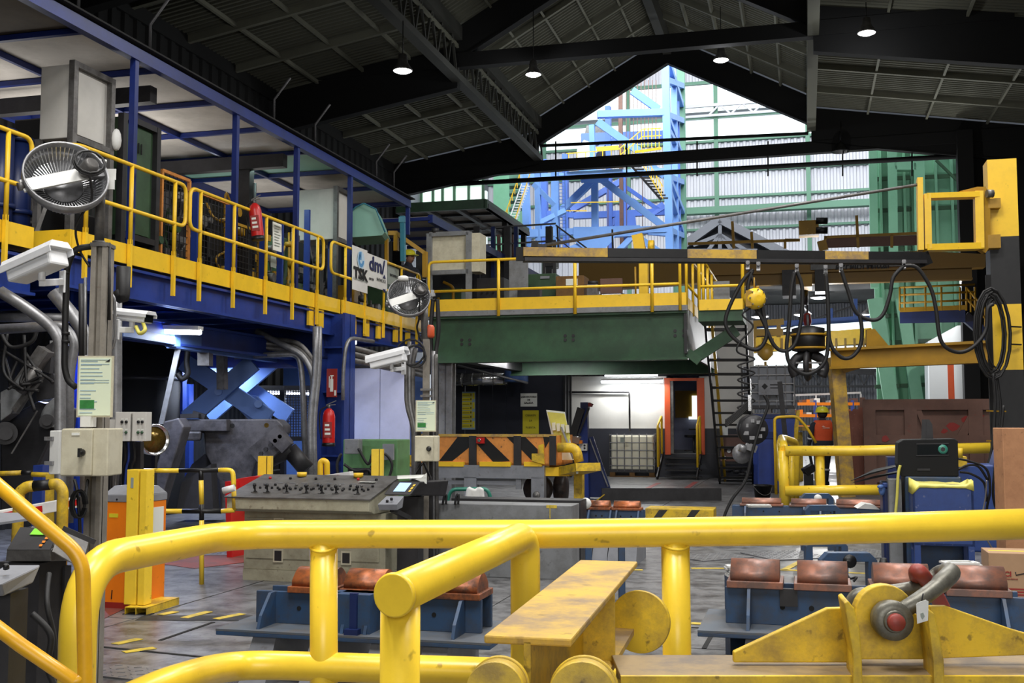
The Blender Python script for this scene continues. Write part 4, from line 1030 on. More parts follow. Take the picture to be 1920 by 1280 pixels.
# slanting arm and round eye
T=thing('swing_arm','dark slanting swing arm left of the forged plate with a long flat strap above','arm',P(310,990,14.5).xy.to_3d())
mb=MB().prism(PP([(306,790),(335,783),(345,800),(330,850),(312,905),(296,960),(272,960),(285,900),(300,850)],14.4),(0,.35,0));part('arm',mb,'forged',T,bev=.02)
mb=MB().prism(PP([(328,655),(338,655),(306,795),(297,795)],14.2),(0,.03,0));part('strap',mb,'grey_paint',T)
mb=MB().prism(PP([(340,905),(395,870),(400,960),(330,960)],14.9),(0,.3,0));part('shoe',mb,'steel_dark',T)
T=thing('glass_eye_lamp','round chrome rimmed inspection lamp with amber glass beside the white switch boxes','lamp',P(288,826,12.6))
c=P(292,824,12.5);ax=Vector((.75,-.66,0))
mb=MB().lathe([(.12,-.25),(.17,-.18),(.18,0),(.165,0.0),(.15,-.03)],c,ax,24);part('rim',mb,'chrome',T)
mb=MB().lathe([(.001,-.02),(.15,-.03),(.15,-.05)],c,ax,24);part('glass',mb,'brass_glass',T)
mb=MB();a_=P(290,845,12.8);mb.bar(a_,(a_.x,a_.y,0),.05);part('stem',mb,'steel_dark',T)
# left hand grey manipulator
T=thing('manipulator','dark grey hydraulic manipulator arms at the left edge under the platform','machine',P(60,1010,11).xy.to_3d())
mb=MB().prism(PP([(0,735),(20,725),(55,680),(68,690),(45,735),(20,775),(0,790)],10.6),(0,.2,0));part('arm_plate',mb,'grey_paint',T,bev=.01)
mb=MB().prism(PP([(0,790),(70,752),(110,765),(105,800),(60,900),(55,960),(0,960)],10.9),(0,.5,0));part('casting',mb,'steel_dark',T,bev=.02)
for x,y,r in ((10,812,.11),(88,790,.07)):
    mb=MB().tube(P(x,y,10.5),P(x,y,10.9),r,20);mb.tube(P(x,y,10.42),P(x,y,10.5),r*.6,14);part('pivot',mb,'steel_dark',T)
mb=MB().path(smoothp([P(88,800,10.75),P(92,775,10.75),P(108,757,10.75),P(130,752,10.75)]),.07,10);part('curved_link',mb,'grey_paint',T)
mb=MB().bar(P(15,760,10.7),P(88,655,10.7),.18,.12);mb.bar(P(28,770,10.6),P(80,700,10.6),.06);mb.tube(P(38,735,10.5),P(70,690,10.5),.05,10);part('ram',mb,'steel',T)
mb=MB()
for k in range(8):
    random.seed(40+k);a=P(random.randint(0,80),random.randint(620,700),10.5);b=P(random.randint(10,100),random.randint(700,770),10.4)
    mb.path(smoothp([a,(a+b)/2+Vector((random.uniform(-.2,.2),0,-.1)),b]),.016,6)
mb.path(smoothp([P(0,620,10.4),P(20,650,10.4),P(60,640,10.4),P(70,610,10.4)]),.02,6)
part('hose',mb,'rubber',T)
mb=MB().prism(PP([(62,705),(100,700),(108,745),(70,750)],10.8),(0,.3,0));mb.prism(PP([(84,650),(100,640),(92,700),(78,695)],10.75),(0,.1,0));part('cover',mb,'steel_dark',T)
mb=MB().bar(P(70,770,10.45),P(22,850,10.45),.012);part('rod',mb,'steel',T)
mb=MB().box(-5,0,0,.2,0,1);
# dark curved shell behind (furnace hood)
T=thing('furnace_shell','large dark curved shell behind the switch boxes under the platform','furnace',P(270,960,16).xy.to_3d())
c=P(262,960,17.6);mb=MB().lathe([(.68,0),(.68,2.75)],(c.x,c.y,0),Z,28);part('shell',mb,'girder_black',T)
for z in (1.3,2.1):mb=MB().lathe([(.69,z),(.69,z+.06)],(c.x,c.y,0),Z,28);part('band',mb,'steel_dark',T)
# rails, hoses and beams below the deck
T=thing('monorail','blue monorail beam with festooned pipes under the platform','beam',P(400,650,16))
mb=MB().bar(P(222,622,12.4),P(330,640,14.2),.12,.1);mb.bar(P(322,638,14.1),P(560,675,18.5),.14,.2);mb.bar(P(324,628,14.1),P(324,650,14.1),.14);part('beam',mb,'blue_light',T)
mb=MB()
for d in (0,9,17):mb.tube(P(300,612+d,14.5),P(430,630+d,16.5),.04,8);mb.path(smoothp([P(430,630+d,16.5),P(510,636+d,16.6),P(560,645+d,16.5),P(590,680+d,16.5)]),.04,8)
part('pipe',mb,'steel',T)
mb=MB().path(smoothp([P(352,655,15),P(350,680,15),P(352,700,15),P(342,710,15),P(333,700,15)]),.04,8);part('hose',mb,'rubber',T)
mb=MB().prism(PP([(370,660),(392,660),(392,685),(370,685)],15),(0,.2,0));part('junction_box',mb,'steel',T)
# bent conduit bundles
def conduit(pts,r,label,m_='galv',grp=None,n=8):
    mb=MB().path(roundp(pts,.45),r,n);return one('conduit_pipe',mb,m_,label,'pipe',grp)
conduit([P(480,620,16.4),P(568,665,16.4),P(587,700,16.4),P(587,880,16.4),P(587,940,16.4)],.045,'steel pipe bending down beside the blue column, outermost')
conduit([P(440,668,16.5),P(560,663,16.5),P(566,700,16.5),P(575,905,16.5)],.045,'steel pipe bending down left of the blue column')
conduit([P(592,612,16),P(592,690,16),P(581,790,16),P(584,930,16)],.05,'bright kinked pipe running down the left side of the blue column')
conduit([P(599,612,16.02),P(599,690,16.02),P(588,790,16.02),P(592,930,16.02)],.04,'thinner kinked pipe touching the blue column')
conduit([P(0,546,9.2),P(55,580,9.2),P(113,625,9.2),P(113,900,9.2),P(113,1000,9.2)],.05,'grey conduit sweeping down from the upper left, in front of the manipulator')
conduit([P(0,617,9.6),P(120,610,9.6),P(141,640,9.6),P(130,700,9.6),P(128,980,9.6)],.045,'horizontal pipe across the manipulator that turns down by the concrete post')
conduit([P(100,548,8.5),P(160,620,8.5),P(163,690,8.5),P(163,960,8.5)],.055,'thick galvanised pipe bending behind the first post')
conduit([P(218,560,9.5),P(218,700,9.5),P(217,930,9.5)],.05,'galvanised vertical pipe right of the first notice board')
conduit([P(0,595,11.5),P(60,595,11.5),P(140,596,11.5)],.05,'short horizontal pipe under the deck at far left')
conduit([P(222,545,9),P(230,560,9),P(232,500,9)],.06,'dark hose loop hanging by the small camera','rubber')
conduit([P(643,750,16.6),P(643,700,16.6),P(650,632,16.6),P(700,640,17.5)],.03,'thin conduit running up the right side of the blue column')
for d in (0,12,24):
    mb=MB().tube(P(655,650+d,17.5),P(800,690+d*.6,20),.05,8);one('overhead_pipe',mb,'steel',['upper','middle','lower'][d // 12]+' of three parallel pipes below the far end of the platform','pipe','parallel pipes below the platform end')
# mesh windows behind column
T=thing('mesh_partition','blue lit wire mesh partition between the crossed arms and the blue column','partition',P(540,930,19).xy.to_3d())
mb=MB()
for x in (466,531,590):mb.bar(P(x,725,19),P(x,900,19),.08)
for y in (727,822):mb.bar(P(466,y,19),P(590,y,19),.08)
part('frame',mb,'black',T)
mb=MB()
for x in range(470,590,5):mb.bar(P(x,727,19),P(x,822,19),.012)
for y in range(730,822,5):mb.bar(P(466,y,19),P(590,y,19),.012)
part('wire_mesh',mb,'steel_dark',T,kind='stuff')
mb=MB().bb(-9.9,-6.9,19.6,19.7,0,2.6);one('backing_screen',mb,'blue_light','blue sheet screen behind the mesh partition','screen')
# light panel wall right of the column
T=thing('panel_partition','pale lilac sheet partition right of the blue column','partition',P(712,930,19.5).xy.to_3d())
a,b,u,zb,zt=rectU(645,690,713,870,19.5);c_=rectU(713,693,774,880,19.5)
mb=MB().bb(a,b-.005,u,u+.05,.2,zt);part('panel',mb,'panel_lilac',T)
mb=MB().bb(b+.005,c_[1],u,u+.05,.2,zt);part('panel',mb,'panel_lilac',T)
mb=MB().bb(a,c_[1],u-.02,u+.08,0,.2);mb.bb(a,c_[1],u-.01,u+.06,zt,zt+.05);part('rail',mb,'steel_dark',T)
# green hydraulic cabinet with grey boxes at the foot
T=thing('hydraulic_cabinet','pale green hydraulic cabinet with hoses and a grey box right of the lower extinguisher','cabinet',P(690,990,15).xy.to_3d())
mb=MB();pb(mb,642,824,745,960,15,.5,z0=0);part('body',mb,'green_pale',T,bev=.01)
mb=MB();pb(mb,645,823,672,851,14.8,.15);part('grey_box',mb,'grey_paint',T,bev=.01)
mb=MB();pb(mb,717,832,737,862,14.8,.05);part('plate',mb,'grey_frame',T)
mb=MB()
for pts in ([(672,840),(690,870),(700,850),(712,880)],[(640,850),(632,870),(636,900),(650,930)],[(700,860),(720,850),(735,870),(728,900)],[(645,870),(665,882),(690,880),(700,895)]):mb.path(smoothp(PP(pts,14.75)),.02,6)
part('hose',mb,'rubber',T)
mb=MB();pb(mb,652,878,690,890,14.8,.2);mb.tube(P(694,880,14.8),P(708,880,14.8),.05,8);part('valve',mb,'steel_dark',T)
# =============================== GREEN PLATFORM ===============================
def gy(x):return 19.4-1.15* (x-820)/470
GPL=thing('green_platform','dark green steel platform with yellow kick boards in the middle of the hall','platform',P(1050,680,18.9))
def gq(x,y,off=0):return P(x,y,gy(x))+BU*off
a=gq(818,597);b=gq(1292,577);zt=(a.z+b.z)/2
ga=tob(gq(800,600));gb_=tob(gq(1290,580));ug=(ga[1]+gb_[1])/2
def gp_(x,y,du=0):return onU(x,y,ug+du)
z_top=tob(gp_(1050,588))[2];z_bot=tob(gp_(1050,677))[2];gv0=tob(gp_(806,640))[0];gv1=tob(gp_(1288,620))[0]
mb=MB().bb(gv0,gv1,ug+.08,ug+.12,z_bot,z_top);mb.bb(gv0,gv1,ug-.02,ug+.26,z_top-.04,z_top);mb.bb(gv0,gv1,ug-.02,ug+.26,z_bot,z_bot+.04)
part('main_girder',mb,'green',GPL)
mb=MB().bb(gv0+.02,gv0+.26,ug+.1,ug+5.8,z_bot+.1,z_top);mb.bb(gv1-.05,gv1,ug,ug+5.8,z_bot+.1,z_top);part('side_girder',mb,'steel_dark',GPL)
for k in range(5):
    mb=MB();u=ug+1+k*1.0;mb.ibar(B(gv0,u,z_top-.3),B(gv1,u,z_top-.3),.14,.4,.02);part('joist',mb,'steel_dark',GPL)
mb=MB().bb(gv0,gv1,ug+.1,ug+5.8,z_top,z_top+.04);part('deck',mb,'steel_dark',GPL)
mb=MB().bb(gv0-.05,gv1+.02,ug-.06,ug+.06,z_top,z_top+.09);part('edge_trim',mb,'grey_paint',GPL)
mb=MB().ibar(B(gv0,ug+5.6,z_bot+.35),B(gv1,ug+5.6,z_bot+.35),.2,.7,.03);part('rear_girder',mb,'green',GPL)
for x,y in ((866,637),(881,637),(866,645),(881,645),(1060,629),(1075,629),(1060,637),(1075,637),(1266,620),(1282,620),(1266,629),(1282,629)):
    mb=MB();p_=gp_(x,y,.08);mb.tube(p_-BU*.012,p_,.028,8);part('bolt',mb,'steel_dark',GPL)
for v,u in ((gv0+.2,ug+.4),):
    mb=MB().ibar(B(v,u,0),B(v,u,z_bot+.1),.24,.24,.03);part('column',mb,'steel_dark' if u >ug+1 else 'grey_paint',GPL)
mb=MB().bar(gp_(1300,672,.2),gp_(1382,618,.2),.1,.2);part('knee_brace',mb,'green',GPL)
mb=MB().bar(gp_(1290,660,.1),gp_(1312,678,.1),.1,.14);part('gusset',mb,'green',GPL)
lv1=tob(gp_(1394,600))[0]
mb=MB().bb(gv1+.2,lv1,ug-.1,ug+.8,z_top-.2,z_top);part('landing',mb,'green',GPL)
mb=MB().bb(gv0,gv1,ug-.06,ug-.04,z_top+.09,z_top+.3);part('kick_board',mb,'yellow_rail',GPL)
mb=MB().bb(gv1+.22,lv1,ug-.14,ug-.12,z_top-.02,z_top+.16);part('kick_board',mb,'yellow_rail',GPL)
mb=MB().bb(gv1-.02,gv1,ug,ug+5.8,z_top+.05,z_top+.25);part('kick_board',mb,'yellow_rail',GPL)
zr=tob(gp_(935,487,-.05))[2];zm=tob(gp_(935,543,-.05))[2]
T=thing('guard_rail','yellow guard rail along the front of the green platform','guard rail',B((gv0+gv1)/2,ug,z_top))
u=ug-.08
mb=MB().path(roundp([B(gv0,u,z_top),B(gv0,u,zr),B(gv1-.1,u,zr),B(gv1-.1,u,z_top)],.1),.026,8);part('rail',mb,'yellow_rail',T)
mb=MB().tube(B(gv0,u,zm),B(gv1-.1,u,zm),.024,8);part('mid_rail',mb,'yellow_rail',T)
for x in (937,1080,1224):
    mb=MB();v=tob(gp_(x,580))[0];mb.tube(B(v,u,z_top-.02),B(v,u,zr),.03,8);part('post',mb,'yellow_rail',T)
T=thing('guard_rail','receding yellow guard rail at the right end of the green platform','guard rail',B(gv1,ug+2,z_top))
mb=MB().path(roundp([B(gv1,ug,z_top),B(gv1,ug,zr),B(gv1,ug+5.7,zr),B(gv1,ug+5.7,z_top)],.1),.026,8);mb.tube(B(gv1,ug,zm),B(gv1,ug+5.7,zm),.022,8);part('rail',mb,'yellow_rail',T)
for k in range(1,6):
    mb=MB().tube(B(gv1,ug+k*1.1,z_top),B(gv1,ug+k*1.1,zr),.024,8);part('post',mb,'yellow_rail',T)
T=thing('guard_rail','yellow guard rail around the small landing at the top of the stair','guard rail',B(lv1,ug,z_top))
zl=zr-.08
mb=MB().path(roundp([B(gv1+.22,u,z_top),B(gv1+.22,u,zl),B(lv1,u,zl),B(lv1,u,z_top)],.12),.028,8);mb.tube(B(gv1+.22,u,zm-.06),B(lv1,u,zm-.06),.024,8);part('rail',mb,'yellow_rail',T)
mb=MB()
for k in range(4):mb.tube(B(gv1+.25,ug+.3+k*.9,z_top),B(gv1+.25,ug+.3+k*.9,zl),.024,8)
mb.tube(B(gv1+.25,ug,zl),B(gv1+.25,ug+3.2,zl),.024,8)
part('post',mb,'yellow_rail',T)
mb=MB().bb(*(lambda p_,q_:(p_[0],q_[0],ug+.1,ug+.12,p_[2],q_[2]))(tob(gp_(1337,562)),tob(gp_(1367,525))));one('grey_plate',mb,'grey_paint','plain grey plate tied inside the stair landing rail','plate')
# steep stair
T=thing('ship_stair','steep black stair with a yellow left handrail right of the green platform','stair',P(1378,905,25).xy.to_3d())
sA=(P(1322,600,19.4),P(1398,600,19.4));sB=(G(1350,906),G(1412,906))
mb=MB()
for i in range(2):mb.bar(sA[i],sB[i],.04,.2)
part('stringer',mb,'black',T)
for k in range(13):
    t=(k+.6)/13.2;l_,r_=sA[0].lerp(sB[0],t),sA[1].lerp(sB[1],t);mb=MB().bar(l_,r_,.24,.045);part('tread',mb,'black',T)
mb=MB().bar(sA[0]+Z*0+BV*.12,sB[0]+BV*.12+Z*.1,.05,.12);part('handrail',mb,'yellow_rail',T)
# plant on the green platform
def gbox(name,x0,y0,x1,y1,du,dep,m_,label,cat,extra=None):
    a=tob(gp_(x0,y1,du));b=tob(gp_(x1,y0,du));T=thing(name,label,cat,B((a[0]+b[0])/2,ug+du,z_top))
    mb=MB().bb(a[0],b[0],ug+du,ug+du+dep,max(z_top+.04,a[2]),b[2]);part('body',mb,m_,T,bev=.01);return T,a,b
T,a,b=gbox('framed_cabinet',806,437,880,512,.5,.3,'cream','cream panel cabinet in a grey frame standing on legs on the green platform','cabinet')
mb=MB()
for v in (a[0],b[0]):mb.bar(B(v,ug+.48,z_top),B(v,ug+.48,b[2]+.02),.1,.08)
for z in (a[2],b[2]):mb.bar(B(a[0],ug+.48,z),B(b[0],ug+.48,z),.08)
part('frame',mb,'grey_paint',T)
mb=MB().bb(b[0],b[0]+.2,ug+.5,ug+.9,a[2],b[2]);part('side_box',mb,'cream',T)
mb=MB().tube(B(a[0]+.1,ug+.5,b[2]+.03),B(a[0]+.1,ug+.5,b[2]+.12),.07,10);part('cap',mb,'steel_dark',T)
T,a,b=gbox('control_box',893,520,945,575,1.6,.5,'steel_dark','dark grey control box with a row of switches on the green platform','cabinet')
for k in range(4):mb=MB().tube(B(a[0]+.12+k*.11,ug+1.57,b[2]-.28),B(a[0]+.12+k*.11,ug+1.6,b[2]-.28),.02,8);part('switch',mb,'black',T)
T,a,b=gbox('leaning_sheet',954,487,990,578,1.2,.03,'grey_paint','light grey sheet propped behind the rail of the green platform','sheet')
T,a,b=gbox('machine_cabinet',990,512,1042,572,1.9,.6,'green_cab','grey green machine cabinet behind the middle rail post','cabinet')
mb=MB().bb(b[0]-.3,b[0]-.12,ug+1.88,ug+1.9,b[2]-.1,b[2]-.05);part('name_plate',mb,'grey_frame',T)
T,a,b=gbox('filter_unit',970,540,1012,572,1.0,.2,'steel_dark','small filter unit with two cylinders on the green platform','filter')
mb=MB()
for k in range(2):mb.lathe([(.05,0),(.05,.2),(.03,.24)],B(a[0]+.15+k*.18,ug+.95,z_top+.12),Z,12)
part('filter_bowl',mb,'galv',T)
T,a,b=gbox('brown_case',1042,516,1095,568,1.5,.5,'pallet','brown sided case with a pale label on the green platform','case')
mb=MB().bb(a[0]+.2,a[0]+.42,ug+1.48,ug+1.5,b[2]-.18,b[2]-.06);part('paper_label',mb,'paper',T)
T,a,b=gbox('steel_drum',1100,532,1120,572,1.4,.2,'steel','narrow steel drum beside the brown case','drum')
mb=MB().tube(B((a[0]+b[0])/2,ug+1.5,b[2]),B((a[0]+b[0])/2,ug+1.5,b[2]+.06),.1,12);part('lid',mb,'steel_dark',T)
T,a,b=gbox('dark_board',1125,521,1167,551,2.0,.04,'brown_container','dark brown board on a stand on the green platform','board')
mb=MB().bb(a[0]-.1,b[0]+.3,ug+1.9,ug+2.3,z_top+.3,z_top+.36);mb.bar(B(a[0],ug+2.05,z_top),B(a[0],ug+2.05,a[2]),.05);mb.bar(B(b[0],ug+2.05,z_top),B(b[0],ug+2.05,a[2]),.05);part('stand',mb,'steel_dark',T)
T,a,b=gbox('yellow_post',1198,488,1214,566,1.6,.18,'yellow_rail','yellow box post with a hinged head rising through the jib arm line','post')
mb=MB();p_=gp_(1196,455,1.6);mb.bar(gp_(1205,490,1.7),gp_(1195,440,1.7),.16,.2);mb.tube(gp_(1216,462,1.7),gp_(1226,462,1.7),.12,10);part('head',mb,'yellow_rail',T)
mb=MB().tube(gp_(1191,500,1.5),gp_(1192,566,1.5),.02,6);mb.tube(gp_(1222,500,1.5),gp_(1222,566,1.5),.02,6);part('guide_tube',mb,'yellow_dark',T)
T,a,b=gbox('pump_skid',825,540,865,580,1.4,.4,'green_cab','green pump skid with yellow pipes under the framed cabinet','pump')
mb=MB().path(roundp([B(a[0]+.3,ug+1.3,z_top),B(a[0]+.3,ug+1.3,z_top+.7),B(a[0]+.1,ug+1.3,z_top+.8)],.08),.03,6);mb.tube(B(a[0],ug+1.3,z_top),B(a[0],ug+1.3,z_top+.5),.03,6);part('pipe',mb,'yellow_dark',T)
T,a,b=gbox('cable_reel_stand',1020,470,1040,500,3.2,.4,'black','dark spindly valve stand behind the jib arm tip','stand')
mb=MB().bar(B(a[0],ug+3.2,z_top),B(a[0],ug+3.2,b[2]),.06);mb.bar(B(b[0],ug+3.2,z_top),B(b[0],ug+3.2,b[2]+.2),.06);mb.tube(B(a[0]-.3,ug+3.1,b[2]-.1),B(b[0]+.3,ug+3.1,b[2]-.1),.03,6);part('tube_frame',mb,'steel_dark',T)
# dark gallery of frames behind the green platform, with posts before the tower
T=thing('dark_gallery','dark steel gallery with thin hand rails before the blue tower','gallery',P(940,600,27))
for k,x in enumerate((895,925,952,968,1030)):
    mb=MB().bar(P(x,425 if k <4 else 425,27),P(x,560,27),.1 if k % 2 else .16);part('post',mb,'blue_deep' if x in (925,968) else 'steel_dark',T)
mb=MB()
for y in (424,456):B2(mb,890,y+5,1042,y-5,3,27)
B2(mb,1042,422,1100,465,3,27);B2(mb,1042,445,1075,470,2,27);B2(mb,1045,423,1047,470,3,27);B2(mb,1148,430,1149,470,3,27)
part('hand_rail',mb,'steel_dark',T)
mb=MB()
for x in (935,948,960):B2(mb,x,440,x+1,480,6,27.3)
part('pipe_bundle',mb,'brown_container',T)
mb=MB().prism(PP([(780,470),(975,470),(975,600),(780,600)],27.6),(0,.1,0));part('back_panel',mb,'steel_dark',T)
# =============================== JIB CRANE ===============================
JY=15.3
J=thing('jib_crane','black and yellow striped jib crane arm on a tall striped column at the right','crane',(P(1885,900,15.9).x,15.9,0))
pa=P(980,471,15.1);pz_=P(1732,486,15.85)
segs=[(980,1137,'yellow_dirty'),(1137,1286,'black'),(1286,1415,'yellow_dirty'),(1415,1543,'black'),(1543,1624,'yellow_dirty'),(1624,1732,'black')]
def jl(x,dy=0):
    t=(x-980)/ (1732-980.);return P(x,473+9*t+dy,15.1+.75*t)
for x0,x1,m_ in segs:
    mb=MB().bar(jl(x0),jl(x1),.16,.125);part('arm_stripe',mb,m_,J)
mb=MB().bar(jl(982,14),jl(1732,10),.2,.05);mb.bar(jl(990,11),jl(1725,8),.03,.1);part('arm_rail',mb,'steel_dark',J)
mb=MB().bar(jl(979,-10),jl(979,16),.17,.03);part('end_stop',mb,'black',J)
mb=MB().bar(jl(1726,-6),jl(1735,16),.1,.2);part('end_stop',mb,'black',J)
mb=MB().tube(P(1000,463,15.1),P(1728,345,15.8),.022,8);part('tie_rod',mb,'steel',J)
mb=MB().bar(P(1003,452,15.1),P(1003,466,15.1),.08);mb.bar(P(996,459,15.1),P(1025,462,15.1),.06,.05);part('tie_anchor',mb,'steel_dark',J)
# gate frame
def jf(x0,y0,x1,y1,w_,dep=.2,Y=15.85):
    mb=MB();B2(mb,x0,y0,x1,y1,w_,Y,depth=dep);part('frame_bar',mb,'yellow_rail',J)
jf(1724,335,1726,470,10);jf(1738,365,1740,468,12);jf(1734,369,1832,366,10);jf(1834,360,1836,466,15);jf(1734,465,1840,462,12)
mb=MB().prism(PP([(1832,363),(1800,358),(1832,350),(1848,350),(1856,365),(1858,460),(1848,474),(1836,466)],15.8),(0,.12,0));part('hinge_plate',mb,'yellow_dark',J)
mb=MB().bb(*(lambda p_,q_:(p_[0],q_[0],p_[1],p_[1]+.3,p_[2],q_[2]))(tob(P(1853,465,15.8)),tob(P(1875,440,15.8))));part('hinge',mb,'yellow_dark',J)
mb=MB().bb(*(lambda p_,q_:(p_[0],q_[0],p_[1],p_[1]+.3,p_[2],q_[2]))(tob(P(1853,390,15.8)),tob(P(1875,372,15.8))));part('hinge',mb,'yellow_dark',J)
mb=MB().tube(P(1850,363,15.7),P(1862,363,15.7),.06,8);part('pin',mb,'steel',J)
cx=P(1887,800,15.9).x
for ya,yb,m_ in ((298,443,'yellow_rail'),(443,570,'black'),(570,693,'yellow_rail'),(693,1000,'black')):
    z1_=P(1887,ya,15.9).z;z0_=max(0,P(1887,yb,15.9).z);mb=MB();k=.18
    c_=B(*tob((cx,15.9,0))[:2],0);v_,u_,_=tob((cx+.06,15.9,0));mb.bb(v_-.2,v_+.2,u_,u_+.4,z0_,z1_);part('column_section',mb,m_,J)
mb=MB().bb(v_-.27,v_-.2,u_-.01,u_+.05,0,3.6);part('column_edge',mb,'girder_black',J)
for y in (612,645,770,826):
    mb=MB();p_=P(1880,y,15.85);mb.bar(P(1850 if y >700 else 1893,y,15.8),P(1886 if y >700 else 1915,y+1,15.8),.03,.02);part('strap',mb,'yellow_dark' if y >700 else 'black',J)
# festoon cable loops under the arm
def fest(pts,label,r=.028,Y=15.35):
    mb=MB().path(smoothp(PP(pts,Y),7),r,7);return one('festoon_cable',mb,'rubber',label,'cable','festoon cable loops under the jib arm')
L_=fest
L_([(1412,505),(1390,530),(1362,590),(1365,620),(1390,645),(1420,655),(1437,630),(1432,590),(1418,540),(1405,510)],'first festoon loop hanging beside the yellow spring balancer')
L_([(1410,508),(1402,540),(1412,570),(1430,600),(1450,645),(1470,658),(1490,645),(1502,600),(1504,540),(1494,508)],'second festoon loop left of the chain hoist')
L_([(1490,510),(1484,540),(1480,600),(1475,650),(1480,680),(1500,698),(1520,700),(1545,680),(1553,640),(1552,560),(1548,510)],'deepest festoon loop below the chain hoist')
L_([(1548,512),(1553,580),(1556,640),(1575,668),(1595,670),(1612,650),(1616,620),(1612,590)],'festoon loop crossing the yellow gantry girder')
L_([(1577,505),(1590,545),(1605,585),(1635,600),(1655,590),(1668,555),(1675,520),(1695,498)],'small festoon loop left of the green columns')
L_([(1695,498),(1720,502),(1745,540),(1755,580),(1765,640),(1795,660),(1825,650),(1848,620),(1852,580),(1862,570)],'long festoon loop sweeping to the coil on the column')
for i,(x,y) in enumerate(((1402,500),(1422,502),(1494,506),(1548,508),(1577,505),(1695,498))):
    T=thing('cable_trolley',['cable trolley at the spring balancer','second cable trolley beside the balancer','cable trolley over the chain hoist','cable trolley right of the chain hoist','cable trolley over the small loop','cable trolley nearest the end of the arm'][i],'trolley',P(x,y,15.35),'cable trolleys under the jib arm')
    mb=MB().bar(P(x,y-10,15.4),P(x,y+6,15.35),.05,.04);part('hanger',mb,'galv',T)
    mb=MB().tube(P(x,y-8,15.3),P(x,y-8,15.5),.03,8);part('wheel',mb,'galv',T)
# cable coil on the column
T=thing('cable_coil','coil of black cable hung on the striped column','cable',P(1862,720,15.6))
for k in range(7):
    random.seed(70+k);mb=MB();c_=P(1862+random.uniform(-6,6),625,15.6-k*.03);rx=.14+.02*k;rz_=.5+.025*k
    mb.path([c_+Vector((rx*math.cos(t*.3927),0,rz_*math.sin(t*.3927))) for t in range(16)],.016,6,closed=True);part('cable_turn',mb,'rubber',T)
mb=MB().path(smoothp(PP([(1868,700),(1876,760),(1872,820),(1868,900),(1860,960)],15.5)),.02,6);mb.path(smoothp(PP([(1862,700),(1866,760),(1858,850),(1840,900),(1830,960),(1840,1000)],15.3)),.02,6);part('cable_tail',mb,'rubber',T)
# balancer, hoist, claw magnet
T=thing('spring_balancer','round yellow spring balancer hanging from the jib arm','balancer',P(1412,562,15.3))
c_=P(1415,560,15.3);mb=MB().lathe([(.05,-.1),(.13,-.09),(.15,-.03),(.15,.05),(.1,.1),(.04,.12)],c_,(.3,-1,0),20);part('drum',mb,'yellow_rail',T)
mb=MB().bar(P(1404,545,15.25),P(1404,575,15.25),.08,.1);mb.tube(P(1414,520,15.3),P(1414,548,15.3),.012,6);mb.lathe([(.02,0),(.03,.02),(.02,.04)],P(1420,541,15.3),Z,10);part('bracket',mb,'yellow_dark',T)
for k in range(8):
    t=k*math.pi/4;d_=Vector((math.cos(t),.3*math.cos(t),math.sin(t)))*.12;mb=MB().tube(c_+d_+Vector((.03,-.11,0)),c_+d_+Vector((.03,-.06,0)),.01,6);part('bolt',mb,'steel',T)
T=thing('coiled_cable','curly black cable dropping from the balancer to the hanging tool','cable',P(1400,800,15.4))
pts=[P(1412,575,15.3),P(1392,590,15.3),P(1412,612,15.3),P(1388,640,15.3)]+ [P(1403+ (12 if k % 2 else-20),660+k*13,15.3+.04* (k % 2)) for k in range(9)]+ [P(1410,775,15.3),P(1385,800,15.3)]
mb=MB().path(smoothp(pts,6),.014,6);part('coil',mb,'rubber',T)
T=thing('hanging_tool','shiny round tightening tool hanging on a chain before the black stair','tool',P(1405,850,15.2))
c_=P(1410,805,15.2);mb=MB().lathe([(.06,-.1),(.2,-.08),(.21,0),(.17,.03),(.21,.06),(.2,.1),(.05,.12)],c_,(.15,-1,-.1),20);part('drum',mb,'steel_dark',T)
mb=MB()
for k in range(7):
    t=k*.9;d_=Vector((math.cos(t),0,math.sin(t)))*.12;mb.bb(*(lambda q_:(q_[0]-.03,q_[0]+.04,q_[1]-.03,q_[1]+.02,q_[2]-.02,q_[2]+.03))(tob(c_+d_-Vector((0,.1,0)))))
part('fitting',mb,'galv',T)
mb=MB().tube(P(1385,838,15.1),P(1398,842,15.1),.05,12);mb.bar(P(1398,835,15.15),P(1418,842,15.15),.08,.1);mb.lathe([(.02,0),(.13,.02),(.14,.06),(.02,.08)],P(1388,850,15.3),(.2,-1,0),16);part('nozzle',mb,'galv',T)
mb=MB().tube(P(1407,710,15.2),P(1410,785,15.2),.012,6);mb.bar(P(1405,740,15.2),P(1406,770,15.2),.04);part('chain',mb,'chrome',T)
mb=MB().path(smoothp(PP([(1432,740),(1440,760),(1425,800),(1410,850),(1398,900),(1370,940),(1355,985),(1365,1040),(1372,1062)],15)),.022,6);part('supply_hose',mb,'rubber',T)
mb=MB()
for k in range(5):mb.path(smoothp(PP([(1360,800-k*3),(1380,785-k*3),(1402,765-k*3),(1408,750)],15.25)),.014,6)
part('cable_bunch',mb,'rubber',T)
T=thing('lifting_claw','dark round lifting claw hanging below the travelling hoist','grab',P(1517,690,20))
mb=MB().lathe([(.1,0),(.3,.05),(.3,.45),(.1,.5)],P(1516,662,20),Z,14);part('drum',mb,'black',T)
mb=MB().lathe([(.32,0),(.34,.02),(.32,.04)],P(1516,655,20),Z,14);mb.lathe([(.32,0),(.34,.02),(.32,.04)],P(1516,630,20),Z,14);part('band',mb,'yellow_dark',T)
mb=MB()
for s_ in (-1,1):mb.path(smoothp(PP([(1516+5*s_,664),(1516+22*s_,672),(1516+30*s_,688),(1516+24*s_,705)],20)),.09,8)
mb.lathe([(.25,-.05),(.3,0),(.25,.05)],P(1514,685,19.9),(1,-.4,0),16)
